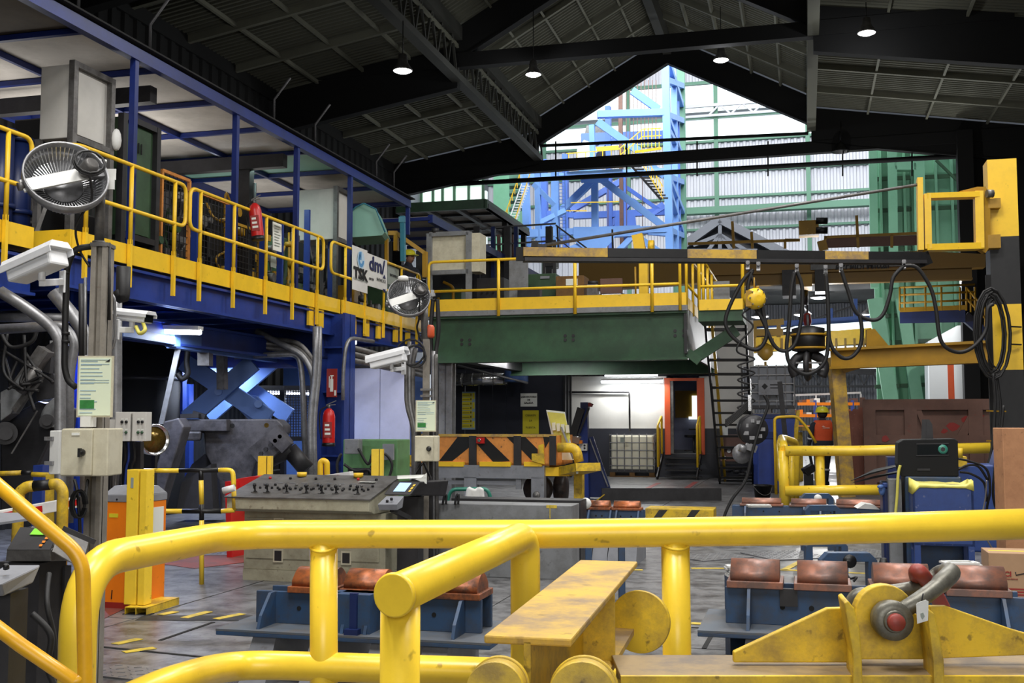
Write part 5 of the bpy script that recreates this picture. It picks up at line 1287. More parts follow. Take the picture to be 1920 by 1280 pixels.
part('jaw',mb,'steel_dark',T)
mb=MB().bar(P(1492,680,19.7),P(1545,680,19.7),.03);mb.bar(P(1492,692,19.7),P(1545,692,19.7),.03);part('bar',mb,'galv',T)
mb=MB().tube(P(1514,590,20),P(1516,630,20),.03,6);part('chain',mb,'steel_dark',T)
# =============================== MIDDLE GROUND ===============================
# laboratory block behind and below the green platform
lb=sroot('wall_laboratory')
def wp(x0,y0,x1,y1,Y,dep,m_,nm='panel',z0=None,T=lb):
    mb=MB();pb(mb,x0,y0,x1,y1,Y,dep,z0=z0);return struct(nm,mb,m_,T)
ulab=tob(P(1160,800,29.2))[1]
def lu(x,y):return onU(x,y,ulab)
def lpanel(x0,x1,y0,y1,m_,off=0,dep=.06,nm='wall_panel',z0=None,T=lb):
    a=tob(onU(x0,y1,ulab+off));b=tob(onU(x1,y0,ulab+off));mb=MB().bb(a[0],b[0],ulab+off,ulab+off+dep,a[2] if z0 is None else z0,b[2]);return struct(nm,mb,m_,T)
for i in range(5):
    x0=1050+i*40;lpanel(x0+.3,x0+39.7,705,803,'panel_white')
lpanel(1312,1345,705,803,'panel_white');lpanel(1345,1412,600,803,'panel_white')
lpanel(1048,1246,803,897,'black_wall',z0=0);lpanel(1318,1440,803,897,'black_wall',z0=0)
lpanel(1048,1345,690,706,'girder_black')
a=P(842,760,23);
ub2=ulab-.6
for i in range(8):
    a=tob(onU(846+i*26,900,ub2));b=tob(onU(846+ (i+1)*26-.3,690,ub2));mb=MB().bb(a[0],b[0],ub2,ub2+.06,0,b[2]+.3);struct('wall_panel',mb,'black_wall',lb)
b=tob(onU(1054,800,ub2));mb=MB().bb(b[0],b[0]+.08,ub2,ulab,0,3.2);struct('side_panel',mb,'black_wall',lb)
for x in (1058,1064,1070):mb=MB().bar(onU(x,900,ulab-.8),onU(x,700,ulab-.8),.05);struct('trim_post',mb,'black',lb)
mb=MB();a=onU(842,800,ub2-.1);mb.bb(tob(a)[0]-.45,tob(a)[0]-.05,ub2-.2,ub2,0,3.1);struct('grey_pilaster',mb,'grey_paint',lb)
mb=MB();a=tob(onU(842,800,ub2))[0];b=tob(onU(1345,800,ulab))[0];mb.bb(a,b,ub2-.1,ulab+4.2,2.9,3.2);struct('roof_slab',mb,'black',lb)
mb=MB().bb(a-.3,a,ub2,ulab+4.2,0,3.2);struct('side_panel',mb,'black_wall',lb)
# door
d1=sroot('door_1')
for x0,x1,y0,y1 in ((1247,1256,708,852),(1308,1320,708,852),(1256,1308,708,714)):lpanel(x0,x1,y0,y1,'orange_door',-.08,.1,'door_frame',T=d1)
lpanel(1256,1262,714,850,'steel',-.06,.08,'door_leaf_edge',T=d1)
# little room seen through the doorway
zf_=tob(lu(1285,850))[2]
rm=sroot('trim_1')
a=tob(lu(1256,800))[0];b=tob(lu(1308,800))[0]
mb=MB().bb(a-.6,b+.6,ulab,ulab+4,zf_-.1,zf_);struct('room_floor',mb,'grey_paint',rm)
mb=MB().bb(a-.6,b+.6,ulab+4,ulab+4.1,zf_,zf_+2.4);mb.bb(b+.5,b+.6,ulab+.1,ulab+4,zf_,zf_+2.4);mb.bb(a-.6,a-.5,ulab+.1,ulab+4,zf_,zf_+2.4);mb.bb(a-.6,b+.6,ulab,ulab+4,zf_+2.4,zf_+2.5);struct('room_wall',mb,'panel_lilac',rm)
mb=MB().bb(a-.3,b-.2,ulab+3.9,ulab+3.98,zf_+.95,zf_+1.75);struct('window_blind',mb,'yellow_dark',rm)
mb=MB().bb(a+.2,a+.4,ulab+3.86,ulab+3.9,zf_+.95,zf_+1.6);mb.bb(a+.1,b-.3,ulab+3.86,ulab+3.9,zf_+.9,zf_+.98);struct('window_gap',mb,'pane_glow',rm)
T=thing('office_chair','black swivel office chair seen through the laboratory doorway','chair',B(a+.5,ulab+1.2,zf_))
L0=Vector(T.location)
mb=MB().lathe([(.03,0),(.03,.4)],L0,Z,8)
for k in range(5):mb.bar(L0+Z*.06,L0+Vector((.28*math.cos(k*1.257),.28*math.sin(k*1.257),.04)),.03)
part('base',mb,'steel',T)
mb=MB().bar(L0+Vector((-.22,0,.44)),L0+Vector((.22,0,.44)),.42,.07);part('seat',mb,'black',T,bev=.02)
mb=MB().bar(L0+Vector((.2,.05,.5)),L0+Vector((.3,.05,1.05)),.38,.06,up=(1,0,0));part('backrest',mb,'black',T,bev=.02)
mb=MB().bar(L0+Vector((-.1,-.2,.62)),L0+Vector((.18,-.2,.62)),.04);mb.bar(L0+Vector((-.1,.2,.62)),L0+Vector((.18,.2,.62)),.04);part('armrest',mb,'black',T)
c_=dup(T,B(b+.1,ulab+.9,zf_),.6,'black office chair half hidden by the right door jamb')
mb=MB().bb(a-.7,b+.7,ulab-.02,ulab+.04,0,zf_-.01);struct('wall_panel',mb,'black_wall',lb)
# lab lamps
tube_lamp(lu(1132,716)-BU*.35,lu(1246,715)-BU*.35,'long bright strip lamp on the white laboratory wall left of the orange door','tube_glow',40,.04)
tube_lamp(B(-6.3,ug+4.2,2.84),B(-4.6,ug+4.2,2.84),'strip lamp under the green platform above the silver duct','tube_glow',150,.03)
area('room_fill',B(tob(lu(1282,800))[0],ulab+2,zf_+2.3),1,60)  # fill added to make the room interior visible
mb=MB().tube(lu(1138,705)-BU*.3,lu(1236,704)-BU*.3,.02,8);one('lamp_rail',mb,'tube_glow','thin glowing tube just above the bright laboratory strip lamp','lamp')
mb=MB().path(roundp([lu(1056,735)-BU*.1,lu(1181,735)-BU*.1,lu(1182,808)-BU*.1],.05),.025,8);one('wall_pipe',mb,'steel_dark','thin dark pipe crossing the white wall and dropping to the plastic tank','pipe')
# steps to the door
T=thing('door_steps','black metal steps with yellow handrails below the orange framed door','steps',G(1282,898))
for k in range(4):
    y=895-k*13.5;z=zf_* (k+.6)/4.3;u_=ulab-1.25+k*.3;a_=tob(onU(1246,y,u_));b_=tob(onU(1314,y,u_));mb=MB().bb(a_[0],b_[0],u_,u_+.28,z-.03,z);part('tread',mb,'black',T)
a_=tob(lu(1246,850))[0];b_=tob(lu(1313,850))[0]
for v in (a_-.03,b_+.03):
    mb=MB().bar(B(v,ulab-1.35,0),B(v,ulab-.05,zf_),.03,.16);part('stringer',mb,'steel_dark',T)
    mb=MB().path(roundp([B(v,ulab-1.1,.3),B(v,ulab-1.1,1.35),B(v,ulab-.3,1.6),B(v,ulab-.3,zf_)],.1),.03,8);mb.bar(B(v,ulab-.85,.35),B(v,ulab-.85,1.3),.02,.22,up=BU);part('handrail',mb,'yellow_rail',T)
# IBC tank
def ibc(loc,label,rz,plastic='plastic_white',pallet='pallet'):
    T=thing('liquid_tank',label,'tank',loc,rz=rz)
    def Lp(n_,mb,m_,bev=0):return part(n_,mb,m_,T,bev=bev,local=True)
    mb=MB().box(-.56,.56,-.46,.46,.16,1.1);Lp('bottle',mb,plastic,.05)
    mb=MB().tube((-.2,-.1,1.1),(-.2,-.1,1.15),.09,12);Lp('cap',mb,'paper')
    mb=MB()
    for y in (-.49,.49):
        for k in range(7):mb.bar((-.59+k*.197,y,.15),(-.59+k*.197,y,1.13),.02)
        for k in range(5):mb.bar((-.6,y,.3+k*.2),(.6,y,.3+k*.2),.02)
    for x in (-.59,.59):
        for k in range(5):mb.bar((x,-.49+k*.245,.15),(x,-.49+k*.245,1.13),.02)
        for k in range(5):mb.bar((x,-.49,.3+k*.2),(x,.49,.3+k*.2),.02)
    Lp('cage',mb,'galv')
    mb=MB().box(-.6,.6,-.5,.5,.12,.2);Lp('tray',mb,'steel_dark')
    for y in (-.42,0,.42):
        for x in (-.52,0,.52):mb=MB().box(x-.07,x+.07,y-.07,y+.07,.03,.12);Lp('pallet_block',mb,pallet)
        mb=MB().box(-.6,.6,y-.06,y+.06,0,.03);Lp('pallet_board',mb,pallet)
    return T
ibc(G(1185,894)+BU*.5,'white plastic liquid tank in a wire cage on a pallet by the laboratory wall',-ANG)
T=thing('small_placard','small printed placard on the caged white tank','label',P(1166,825,28.5));mb=MB();pb(mb,1163,820,1171,829,28.55,.02);part('plate',mb,'print_grey',T)
# signs on the black wall
def usign(name,x0,y0,x1,y1,m_,label,u=None,dep=.012):
    u=ub2-.02 if u is None else u;a=tob(onU(x0,y1,u));b=tob(onU(x1,y0,u));T=thing(name,label,'sign',B((a[0]+b[0])/2,u,a[2]))
    mb=MB().bb(a[0],b[0],u,u+dep,a[2],b[2]);part('sheet',mb,m_,T);return T,a[0],b[0],u,a[2],b[2]
T,a,b,u,z0,z1=usign('wall_sign',976,737,1007,762,'paper','white sign reading LABORATORIO DE SALIDA on the black wall')
cx=(a+b)/2
for s_,k in (('LABORATORIO',.72),('DE',.5),('SALIDA',.27)):text(s_,'ink',T,B(cx,u-.006,z0+ (z1-z0)*k),BV,Z,.062 if s_ != 'SALIDA' else .075,bold=.002)
T,a,b,u,z0,z1=usign('wall_sign',980,769,1010,813,'paper_yellow','yellow handwritten sign reading CIERREN LA PUERTA under the white one')
cx=(a+b)/2
for s_,k in (('CIERREN',.78),('LA',.56),('PUERTA',.26)):text(s_,'ink',T,B(cx,u-.006,z0+ (z1-z0)*k),BV,Z,.075)
T,a,b,u,z0,z1=usign('key_card_board',866,734,891,805,'print_blue','board of yellow cards on the black wall behind the striped box')
for k in range(8):
    h_=(z1-z0)/8.6;mb=MB().bb(a+.01,b-.09,u-.008,u,z0+.05+k*h_,z0+.05+ (k+.86)*h_);c_=part('card',mb,'paper_yellow',T)
    mb=MB().bb(a+.02,b-.16,u-.011,u-.008,z0+.05+ (k+.3)*h_,z0+.05+ (k+.4)*h_);mb.bb(b-.13,b-.105,u-.011,u-.008,z0+.05+ (k+.25)*h_,z0+.05+ (k+.7)*h_);part('card_print',mb,'ink',c_)
for k in range(4):mb=MB().bb(b-.075,b-.015,u-.008,u,z0+.05+k* (z1-z0)*.25,z0+ (z1-z0)* (.22+k*.25));part('side_card',mb,'paper_yellow',T)
# vent duct and blue drum below the green platform
mb=MB();a=onU(846,712,ub2-.5);b=onU(948,710,ub2-.5);mb.tube(a,b,.17,20)
for k in range(6):c_=a.lerp(b,k/5);mb.tube(c_,c_+ (b-a).normalized()*.03,.185,20)
one('ventilation_duct',mb,'chrome','shiny silver ventilation duct over the black wall','duct')
mb=MB();c_=onU(968,716,ub2-.7);mb.lathe([(.3,0),(.32,.02),(.31,.3),(.32,.32)],c_,Z,20);one('blue_motor_drum',mb,'blue_light','blue drum shaped fan motor at the end of the silver duct','motor')
mb=MB().tube(onU(858,685,ub2-1),onU(990,718,ub2-1),.03,8);one('slanting_pipe',mb,'galv','thin slanting pipe in front of the silver duct','pipe')
mb=MB().tube(onU(850,800,ub2-.3),onU(850,690,ub2-.3),.02,8);one('thin_pipe',mb,'galv','thin vertical pipe at the left end of the black wall','pipe')
# cart with striped box
Yc=17
T=thing('transfer_cart','grey and yellow wheeled transfer cart carrying the striped box','cart',G(900,1000) )
T.location=(P(900,1000,17).x,17.3,0)
ucz=tob(P(910,880,Yc))[1]
def cu_(x0,y0,x1,y1,off,dep,m_,nm,T=T,z0=None,bev=0,lab=None):
    a=tob(onU(x0,y1,ucz+off));b=tob(onU(x1,y0,ucz+off));mb=MB().bb(a[0],b[0],ucz+off,ucz+off+dep,a[2] if z0 is None else z0,b[2]);return part(nm,mb,m_,T,lab,bev=bev)
cu_(745,873,1020,894,0,.15,'grey_frame','front_beam');cu_(745,873,1020,894,1.3,.15,'grey_frame','rear_beam')
for x0,x1 in ((870,893),(996,1020),(750,770)):cu_(x0,894,x1,940,0,.15,'grey_frame','leg',z0=0)
cu_(760,902,970,906,.05,.04,'grey_frame','tie_bar');cu_(967,894,977,917,.03,.03,'grey_frame','lug')
for x0,x1 in ((763,782),(820,869),(899,957),(982,1016)):cu_(x0,866,x1,874,-.02,.25,'yellow_rail','pad')
cu_(1022,876,1067,892,.1,.5,'yellow_rail','side_tray');cu_(1000,872,1030,876,.1,1.2,'yellow_dirty','top_plate')
mb=MB().bar(onU(1065,884,ucz+.3),onU(1103,875,ucz-.3),.4,.12);part('ramp_plate',mb,'yellow_worn',T)
cu_(1076,890,1091,935,.3,.2,'yellow_worn','yellow_leg',z0=0)
for x,o_ in ((1009,.2),(1052,.6)):
    c_=onU(x,916,ucz+o_+.35);mb=MB().lathe([(.05,-.1),(.2,-.09),(.23,-.06),(.23,.06),(.2,.09),(.05,.1)],c_,BV if x >1030 else BU,20);part('wheel',mb,'tyre',T)
c_=onU(1006,928,ucz);mb=MB().lathe([(.02,.03),(.055,.02),(.06,0)],c_,-BU,14);mb.lathe([(.01,.05),(.025,.04),(.03,.02)],c_,-BU,8);part('axle_cap',mb,'steel',T)
cu_(1080,872,1084,888,-.34,.01,'paper','label')
# striped box
TB=thing('striped_tub','large open steel tub with black and orange hazard stripes on the grey cart','tub',onU(910,868,ucz))
a=tob(onU(773,870,ucz));b=tob(onU(1042,866,ucz+.05));zb=a[2];zt=tob(onU(900,816,ucz))[2];vL,vR=a[0],b[0]
mb=MB().bb(vL,vR,ucz+.05,ucz+.09,zb,zt);mb.bb(vL,vL+.04,ucz+.05,ucz+1.3,zb,zt);mb.bb(vR-.04,vR,ucz+.05,ucz+1.3,zb,zt);mb.bb(vL,vR,ucz+1.26,ucz+1.3,zb,zt);mb.bb(vL,vR,ucz+.05,ucz+1.3,zb,zb+.03);part('shell',mb,'orange_worn',TB)
def poly(pts,off,m_,nm):mb=MB().prism([onU(x,y,ucz+off) for x,y in pts],BU*.005);return part(nm,mb,m_,TB)
for pts in ([(823,864),(848,864),(880,838),(880,819),(858,819)],[(894,832),(894,819),(910,819),(956,864),(925,866)],[(950,819),(975,819),(976,842),(966,835)],[(977,819),(985,819),(1008,842),(1008,866),(1000,866),(977,842)],[(1018,816),(1036,816),(1022,840)]):
    poly(pts,.044,'black','hazard_stripe')
for x0,x1 in ((879,893),(963,977),(1030,1042),(773,778)):cu_(x0,817,x1,872,.02,.03,'steel_dark','rib',TB)
cu_(773,814,1042,818,.03,.08,'yellow_dirty','rim',TB)
cu_(893,820,907,831,-.03,.05,'red','red_box',TB)
mb=MB();c_=onU(899,825,ucz-.03);mb.tube(c_,c_-BU*.03,.025,10);part('red_box_button',mb,'chrome',TB)
mb=MB().prism([onU(x,y,ucz-.05) for x,y in ((1009,835),(1018,832),(1020,870),(997,864),(997,850),(1010,850))],BU*.05);part('corner_guard',mb,'yellow_worn',TB)
mb=MB().prism([onU(x,y,ucz-.05) for x,y in ((762,853),(776,853),(780,868),(770,868))],BU*.05);part('corner_guard',mb,'yellow_worn',TB)
# yellow bent pipe on cart
mb=MB().path(roundp([onU(1046,839,ucz+.1),onU(1080,839,ucz+.1),onU(1086,866,ucz+.1)],.25),.075,12);one('bent_hose',mb,'yellow_worn','fat yellow elbow pipe at the right end of the striped tub','pipe')
# folder sheets
T=thing('leaning_board','pale yellow hinged lid with white clips leaning right of the striped tub','lid',onU(1060,870,ucz+.5))
mb=MB().prism([onU(x,y,ucz+.5) for x,y in ((1024,768),(1058,772),(1075,862),(1044,862))],BU*.05);part('panel',mb,'paper',T)
mb=MB().prism([onU(x,y,ucz+.45) for x,y in ((1026,772),(1058,775),(1069,820),(1062,840),(1045,838))],BU*.02);part('cover',mb,'zip_tape',T)
for k in range(4):mb=MB();p_=onU(1038+k*8.5,792+k*1.5,ucz+.42);mb.bar(p_,p_-Z*.12+BV*.01,.05,.04);part('clip',mb,'plastic_white',T)
mb=MB().bar(onU(1053,800,ucz+.4),onU(1075,860,ucz+.4),.07,.02);part('strap',mb,'grey_frame',T)
# blue stand with tool arm
T=thing('blue_stand','blue pedestal stand with a red tip and a folded black arm','stand',G(1098,935))
uS=tob(G(1098,935))[1]
def sp(x,y,o_=0):return onU(x,y,uS+o_)
mb=MB().bar(sp(1098,936),sp(1095,765),.15,.15);part('post',mb,'blue',T)
mb=MB().bar(sp(1090,760),sp(1104,760),.2,.12);part('head',mb,'blue_deep',T)
mb=MB().bar(sp(1104,757),sp(1110,760),.18,.06);part('tip',mb,'red_sign',T)
mb=MB().bar(sp(1090,765,-.2),sp(1072,825,-.2),.1,.14);mb.bar(sp(1104,765,-.2),sp(1086,812,-.2),.04);part('arm',mb,'black',T)
mb=MB().bar(sp(1070,822,-.3),sp(1088,826,-.3),.18,.12);mb.bar(sp(1066,818,-.35),sp(1064,828,-.35),.04);mb.tube(sp(1074,817,-.3),sp(1090,820,-.3),.03,8);part('tool',mb,'chrome',T)
mb=MB().bar(sp(1076,830,-.3),sp(1092,828,-.3),.1,.06);part('tool_grip',mb,'orange',T)
mb=MB().bb(*(lambda p_,q_:(p_[0],q_[0],uS-.2,uS-.08,p_[2],q_[2]))(tob(sp(1089,844)),tob(sp(1104,831))));part('switch_box',mb,'white',T)
mb=MB()
for y in (835,840):p_=sp(1096,y,-.21);mb.tube(p_,p_+BU*.02,.02,8)
part('switch',mb,'ink',T)
mb=MB().prism([sp(1102,820,.1),sp(1112,818,.1),sp(1148,925,.1),sp(1128,932,.1),sp(1104,932,.1)],BU*.04);one('leaning_plate',mb,'blue_deep','dark blue plate leaning behind the blue pedestal stand','plate')
mb=MB().bar(sp(1106,822,.05),sp(1140,912,.05),.03,.02);one('thin_rod',mb,'galv','thin bright rod leaning on the dark blue plate','rod')
mb=MB().bar(sp(1120,938,-.3),sp(1135,926,-.3),.2,.02);mb.bar(sp(1120,938,-.3),sp(1112,944,-.3),.04);one('yellow_bracket',mb,'yellow_worn','small yellow angle plate on the floor beside the blue stand','bracket')
# pit kerb and striped threshold
mb=MB();a=G(1128,938);b=G(1352,938);mb.bar(a+Z*.1,b+Z*.1,.1,.25);one('pit_kerb',mb,'steel_dark','long dark steel kerb at the edge of the pit in the middle distance','kerb')
T=thing('hazard_block','low yellow block with black stripes in front of the dark pit kerb','block',G(1275,985))
uh=tob(P(1275,962,15.5))[1];a=tob(onU(1210,968,uh));b=tob(onU(1338,955,uh));zt=b[2]
mb=MB().bb(a[0],b[0],uh,uh+.5,0,zt);part('block',mb,'yellow_worn',T,bev=.01)
for x in (1222,1283):
    mb=MB().prism([onU(x,975,uh-.004),onU(x+14,975,uh-.004),onU(x+30,955.5,uh-.004),onU(x+14,955.5,uh-.004)],BU*.003);part('hazard_stripe',mb,'line_black',T)
# grey steel block
T=thing('steel_block','big grey painted steel block in front of the transfer cart','block',G(925,1085))
ug_=tob(G(925,1082))[1];a=tob(onU(766,945,ug_));b=tob(onU(1072,945,ug_));zt=tob(onU(920,945,ug_))[2]
mb=MB().bb(a[0],b[0],ug_,ug_+.35,0,zt);part('body',mb,'grey_paint',T,bev=.006)
mb=MB().bb(a[0]-.004,a[0]+.03,ug_-.004,ug_+.3,.02,zt+.003);mb.bb(b[0]-.24,b[0]-.14,ug_-.003,ug_,zt-.025,zt+.003);mb.bb(b[0]-.21,b[0]-.2,ug_-.003,ug_,zt-.12,zt);part('paint_mark',mb,'line_yellow',T)
mb=MB();p_=B(b[0]-.1,ug_+.5,zt+.0);mb.bb(a[0]+.3,b[0],ug_+.4,ug_+.7,0,zt+.02);part('rear_body',mb,'steel_dark',T)
mb=MB().lathe([(.02,0),(.055,.01),(.055,.04),(.02,.05)],P(1098,943,10.9),(0,-1,0),16);one('white_roller',mb,'white','small white disc roller right of the grey steel block','roller')
# green trolley handle with rag
T=thing('trolley','green tube trolley handle rising behind the grey steel block','trolley',P(880,1060,11.6).xy.to_3d())
mb=MB().path(roundp([(P(838,950,11.6).x,11.6,0),P(838,940,11.6),P(846,917,11.6),P(915,916,11.6),P(921,940,11.6),(P(921,950,11.6).x,11.6,0)],.1),.02,8);part('handle',mb,'teal_pipe',T)
mb=MB().bar((P(830,950,11.6).x,11.7,.2),(P(930,950,11.6).x,11.7,.2),.5,.04);part('tray',mb,'steel_dark',T)
mb=MB();c0=P(891,914,11.58)
pts=[];
for i in range(7):
    for j in range(5):pts.append(c0+Vector(((i-3)*.028* (1+.06*j),-.03+.012*math.sin(i*2.1+j),-.03*j+.012*math.sin(i*1.7))))
mb.add(pts,[(i*5+j,(i+1)*5+j,(i+1)*5+j+1,i*5+j+1) for i in range(6) for j in range(4)],True)
o_=one('cleaning_rag',mb,'white','dirty white rag draped over the green trolley handle','rag');s_=o_.modifiers.new('t','SOLIDIFY');s_.thickness=.012
mb=MB()
for x in (835,858):mb.path(smoothp(PP([(x-5,946),(x-2,930),(x+2,928),(x+1,945)],10.4)),.012,6)
one('lifting_sling',mb,'rubber','pair of black sling loops on top of the grey steel block','sling')
# dark conveyor tops with copper pads (middle distance)
def vbench(name,label,loc,rz,L,h,pads,front='blue_bench',cop='copper',s=1.0,legs=True,hasplate=True,gus=None,grp=None):
    T=thing(name,label,'bench',loc,grp,rz)
    def Lp(n_,mb,m_,bev=0,par=T,lab=None):return part(n_,mb,m_,par,lab,bev=bev,local=True)
    zp=h-.27*s
    if hasplate:
        mb=MB().box(-L/2-.12*s,L/2+.12*s,-.34*s,.3*s,zp-.035,zp-.012);Lp('base_plate',mb,front,.004);mb=MB().box(-L/2-.12*s,L/2+.12*s,-.34*s,.3*s,zp-.012,zp);Lp('top_plate',mb,'bench_plate')
    mb=MB().box(-L/2,L/2,-.1*s,-.07*s,zp,h-.09*s);mb.box(-L/2,L/2,.1*s,.13*s,zp,h-.09*s);Lp('web_plate',mb,front,.003)
    for g_ in (gus or [-L*.42,-L*.05,L*.05,L*.42]):
        mb=MB().prism([(g_,-.1*s,zp),(g_,-.3*s,zp),(g_,-.27*s,zp+.07*s),(g_,-.16*s,h-.09*s),(g_,-.1*s,h-.09*s)],(.018,0,0));Lp('gusset',mb,front)
    for x in (-L*.3,-L*.2,L*.12,L*.3):
        mb=MB().tube((x,-.103*s,zp+.09*s),(x,-.1*s,zp+.09*s),.013*s,12);Lp('bolt_hole',mb,'girder_black')
    for (x0,x1,k) in pads:
        mb=MB().box(x0-.02,x1+.02,-.13*s,.14*s,h-.09*s,h-.055*s);Lp('pad_bar',mb,cop,.004)
        mb=MB();pr=[(x0,-.11*s+.0,h-.055*s)]
        pr=[(x0,(-.11+.22*t)*s,h-.055*s+ (.1*s*math.sin(math.pi* (.1+.8*t)))) for t in [i/16 for i in range(17)]]
        mb.prism([(x0,-.11*s,h-.055*s)]+pr+ [(x0,.11*s,h-.055*s)],(x1-x0,0,0),True);Lp('half_round_pad',mb,cop)
    if legs:
        for x in (-L*.38,-L*.12,L*.14,L*.36):
            mb=MB().hexa([(x-.1,-.42,0),(x+.06,-.42,0),(x+.06,.3,0),(x-.1,.3,0),(x-.07,-.3,zp-.035),(x+.07,-.3,zp-.035),(x+.07,.25,zp-.035),(x-.07,.25,zp-.035)]);Lp('leg_block',mb,'grey_frame')
    return T
YA=6.0
def put(px,Y):return Vector((P(px,900,Y).x,Y,0))
hA=P(700,1083,6.3).z
TA=vbench('roller_bench','blue steel bench with rusty half round copper pads behind the foreground rail',put(700,6.35),-ANG,1.36,hA,[(-.45,-.2,0),(-.13,.1,0),(.33,.42,0),(.45,.66,0)],cop='copper_hot')
mb=MB().box(-.1,.1,-.28,-.1,hA-.3,hA-.06);mb.box(-.14,.14,-.2,.1,hA-.08,hA-.06);part('stop_bracket',mb,'blue_bench',TA,local=True)
mb=MB().box(-.01,.03,-.3,-.27,hA-.26,hA-.05);mb.box(-.03,.05,-.33,-.24,hA-.27,hA-.24);part('stop_pin',mb,'blue_deep',TA,local=True)
hB=P(1620,1075,6.3).z
TBn=vbench('roller_bench','blue steel bench with copper half round pads behind the shackle',put(1625,6.4),-ANG,1.62,hB,[(-.78,-.5,0),(-.4,-.12,0),(.02,.32,0),(.42,.72,0)],s=1.15)
mb=MB().box(-.5,-.4,-.13,-.1,hB-.2,hB-.1);part('notch_plate',mb,'steel_dark',TBn,local=True)
hC=P(1500,942,11.2).z
vbench('roller_bench','farther blue bench with thin copper pads, left of the blue bins',put(1520,11.4),-ANG,1.6,hC,[(-.7,-.3,0),(-.2,.15,0),(.25,.72,0)],legs=False,hasplate=False,s=.6)
hD=P(1150,945,11.5).z
vbench('roller_bench','small blue bench with orange copper pads right of the grey block',put(1152,11.6),-ANG,.62,hD,[(-.28,-.05,0),(0,.27,0)],cop='copper_hot',legs=True,hasplate=False,s=.7)
# portal brackets (blue arches)
def portal(px0,px1,py0,py1,Y,label,disc=True):
    a=P(px0,py1,Y);b=P(px1,py0,Y);T=thing('portal_bracket',label,'bracket',((a.x+b.x)/2,Y,0))
    w_=(b.x-a.x)*.16;mb=MB();x0,x1,zt=a.x,b.x,b.z;c_=.05
    mb.prism([(x0,Y,0),(x0+w_,Y,0),(x0+w_,Y,zt-w_),(x1-w_,Y,zt-w_),(x1-w_,Y,0),(x1,Y,0),(x1,Y,zt-c_),(x1-c_,Y,zt),(x0+c_,Y,zt),(x0,Y,zt-c_)],(0,.08,0));part('arch',mb,'blue_bench',T,bev=.004)
    if disc:mb=MB().lathe([(.001,.015),(.045,.01),(.045,0)],((x0+x1)/2,Y-.01,zt-w_*.9),(0,-1,0),16);part('notch_disc',mb,disc if isinstance(disc,str) else 'black',T)
    return T
portal(1540,1645,1036,1110,7.4,'blue arch bracket with a dark notch above the rear bench pads')
portal(1503,1563,925,960,12.4,'small blue arch bracket with a white disc by the yellow barrier foot','white')
portal(1510,1577,947,990,11,'low blue arch bracket on the farther bench',False)
portal(1512,1590,1012,1055,8.8,'blue arch frame half hidden below the foreground rail',False)
portal(1098,1172,1012,1050,9.0,'grey blue frame below the rail behind the worn yellow beam',False)
mb=MB();p_=P(1587,1072,7.3);mb.path(smoothp([P(1589,1050,7.3),P(1587,1072,7.3),P(1594,1084,7.25),P(1606,1082,7.2),P(1600,1090,7.2)]),.008,6);one('sensor_cable',mb,'rubber','thin black sensor cable hanging in the blue arch','cable')
mb=MB();p_=P(1657,1075,7.2);mb.lathe([(.03,0),(.035,.05),(.02,.1)],p_,Z,10).bar((p_.x,p_.y,0),p_,.03);one('black_plug',mb,'black','small black plug standing right of the blue arch','plug')
# stacks of white gaskets
def gstack(px,py,Y,n,label,w_=.16,rnd=3):
    random.seed(rnd);base=P(px,py,Y)
    for k in range(n):
        T=None;c_=base+Vector((random.uniform(-.012,.012),random.uniform(-.01,.01),k*.014));mb=MB();L=w_/2;R_=w_*.28
        for (ax,ay,bx,by) in ((-L,-R_,L,-R_),(-L,R_,L,R_),(-L,-R_,-L,R_),(L,-R_,L,R_)):mb.bar(c_+Vector((ax,ay,0)),c_+Vector((bx,by,0)),.035,.011)
        one('white_gasket',mb,'white',label+', '+ ['topmost','second from top','third from top','fourth from top','fifth from top'][n-1-k],'gasket',label)
gstack(1393,1078,6.9,5,'white square gasket in the stack left of the copper bench')
gstack(1803,1068,6.5,4,'white square gasket in the stack behind the shackle',.17,5)
gstack(1422,949,11.2,2,'white square gasket on the farther bench',.2,6)
mb=MB().box(*(lambda p_:(p_.x-.1,p_.x+.1,p_.y-.08,p_.y+.08,0,p_.z-.006))(P(1393,1078,6.9)));one('gasket_stand',mb,'blue_bench','small blue block under the left gasket stack','block')
mb=MB().prism([P(1608,953,10.6),P(1650,955,10.6),P(1640,947,10.6),P(1622,944,10.6)],(0,.12,.01));one('crumpled_paper',mb,'white','crumpled white paper on the farther bench','paper')
# =============================== RIGHT SIDE ===============================
# second yellow barrier
TBR=thing('tube_barrier','thick yellow tube barrier in the middle distance beside the blue cabinet','barrier',P(1470,955,18.2).xy.to_3d())
Yb=18.3;rb=.085
g0=P(1467,843,Yb);zb_=g0.z;zl_=P(1467,918,Yb).z
def fb(x,y,Y):return P(x,y,Y)
mb=MB().path(roundp([fb(1472,845,18.3),fb(1600,845,18.1),fb(1880,839,17.2)],.1),rb,12);part('top_rail',mb,'yellow',TBR)
mb=MB().tube(fb(1472,920,18.3),fb(1650,918,18.0),rb,12);part('low_rail',mb,'yellow',TBR)
for x,Y in ((1469,18.35),(1537,18.25)):
    p_=fb(x,845,Y);mb=MB().tube((p_.x,p_.y,0),p_,rb if x <1500 else .075,12);part('post',mb,'yellow',TBR)
mb=MB().path(roundp([Vector((fb(1490,900,20.5).x,20.5,0)),fb(1492,830,20.5),fb(1468,822,19.6),fb(1464,830,18.9),fb(1466,900,18.6)],.2),rb*.9,12);mb.tube(fb(1466,822,19.3),fb(1470,843,18.4),rb*.9,12);part('return_rail',mb,'yellow',TBR)
mb=MB();p_=fb(1483,850,20);mb.tube((p_.x,p_.y,0),p_,.06,10);part('post',mb,'yellow',TBR)
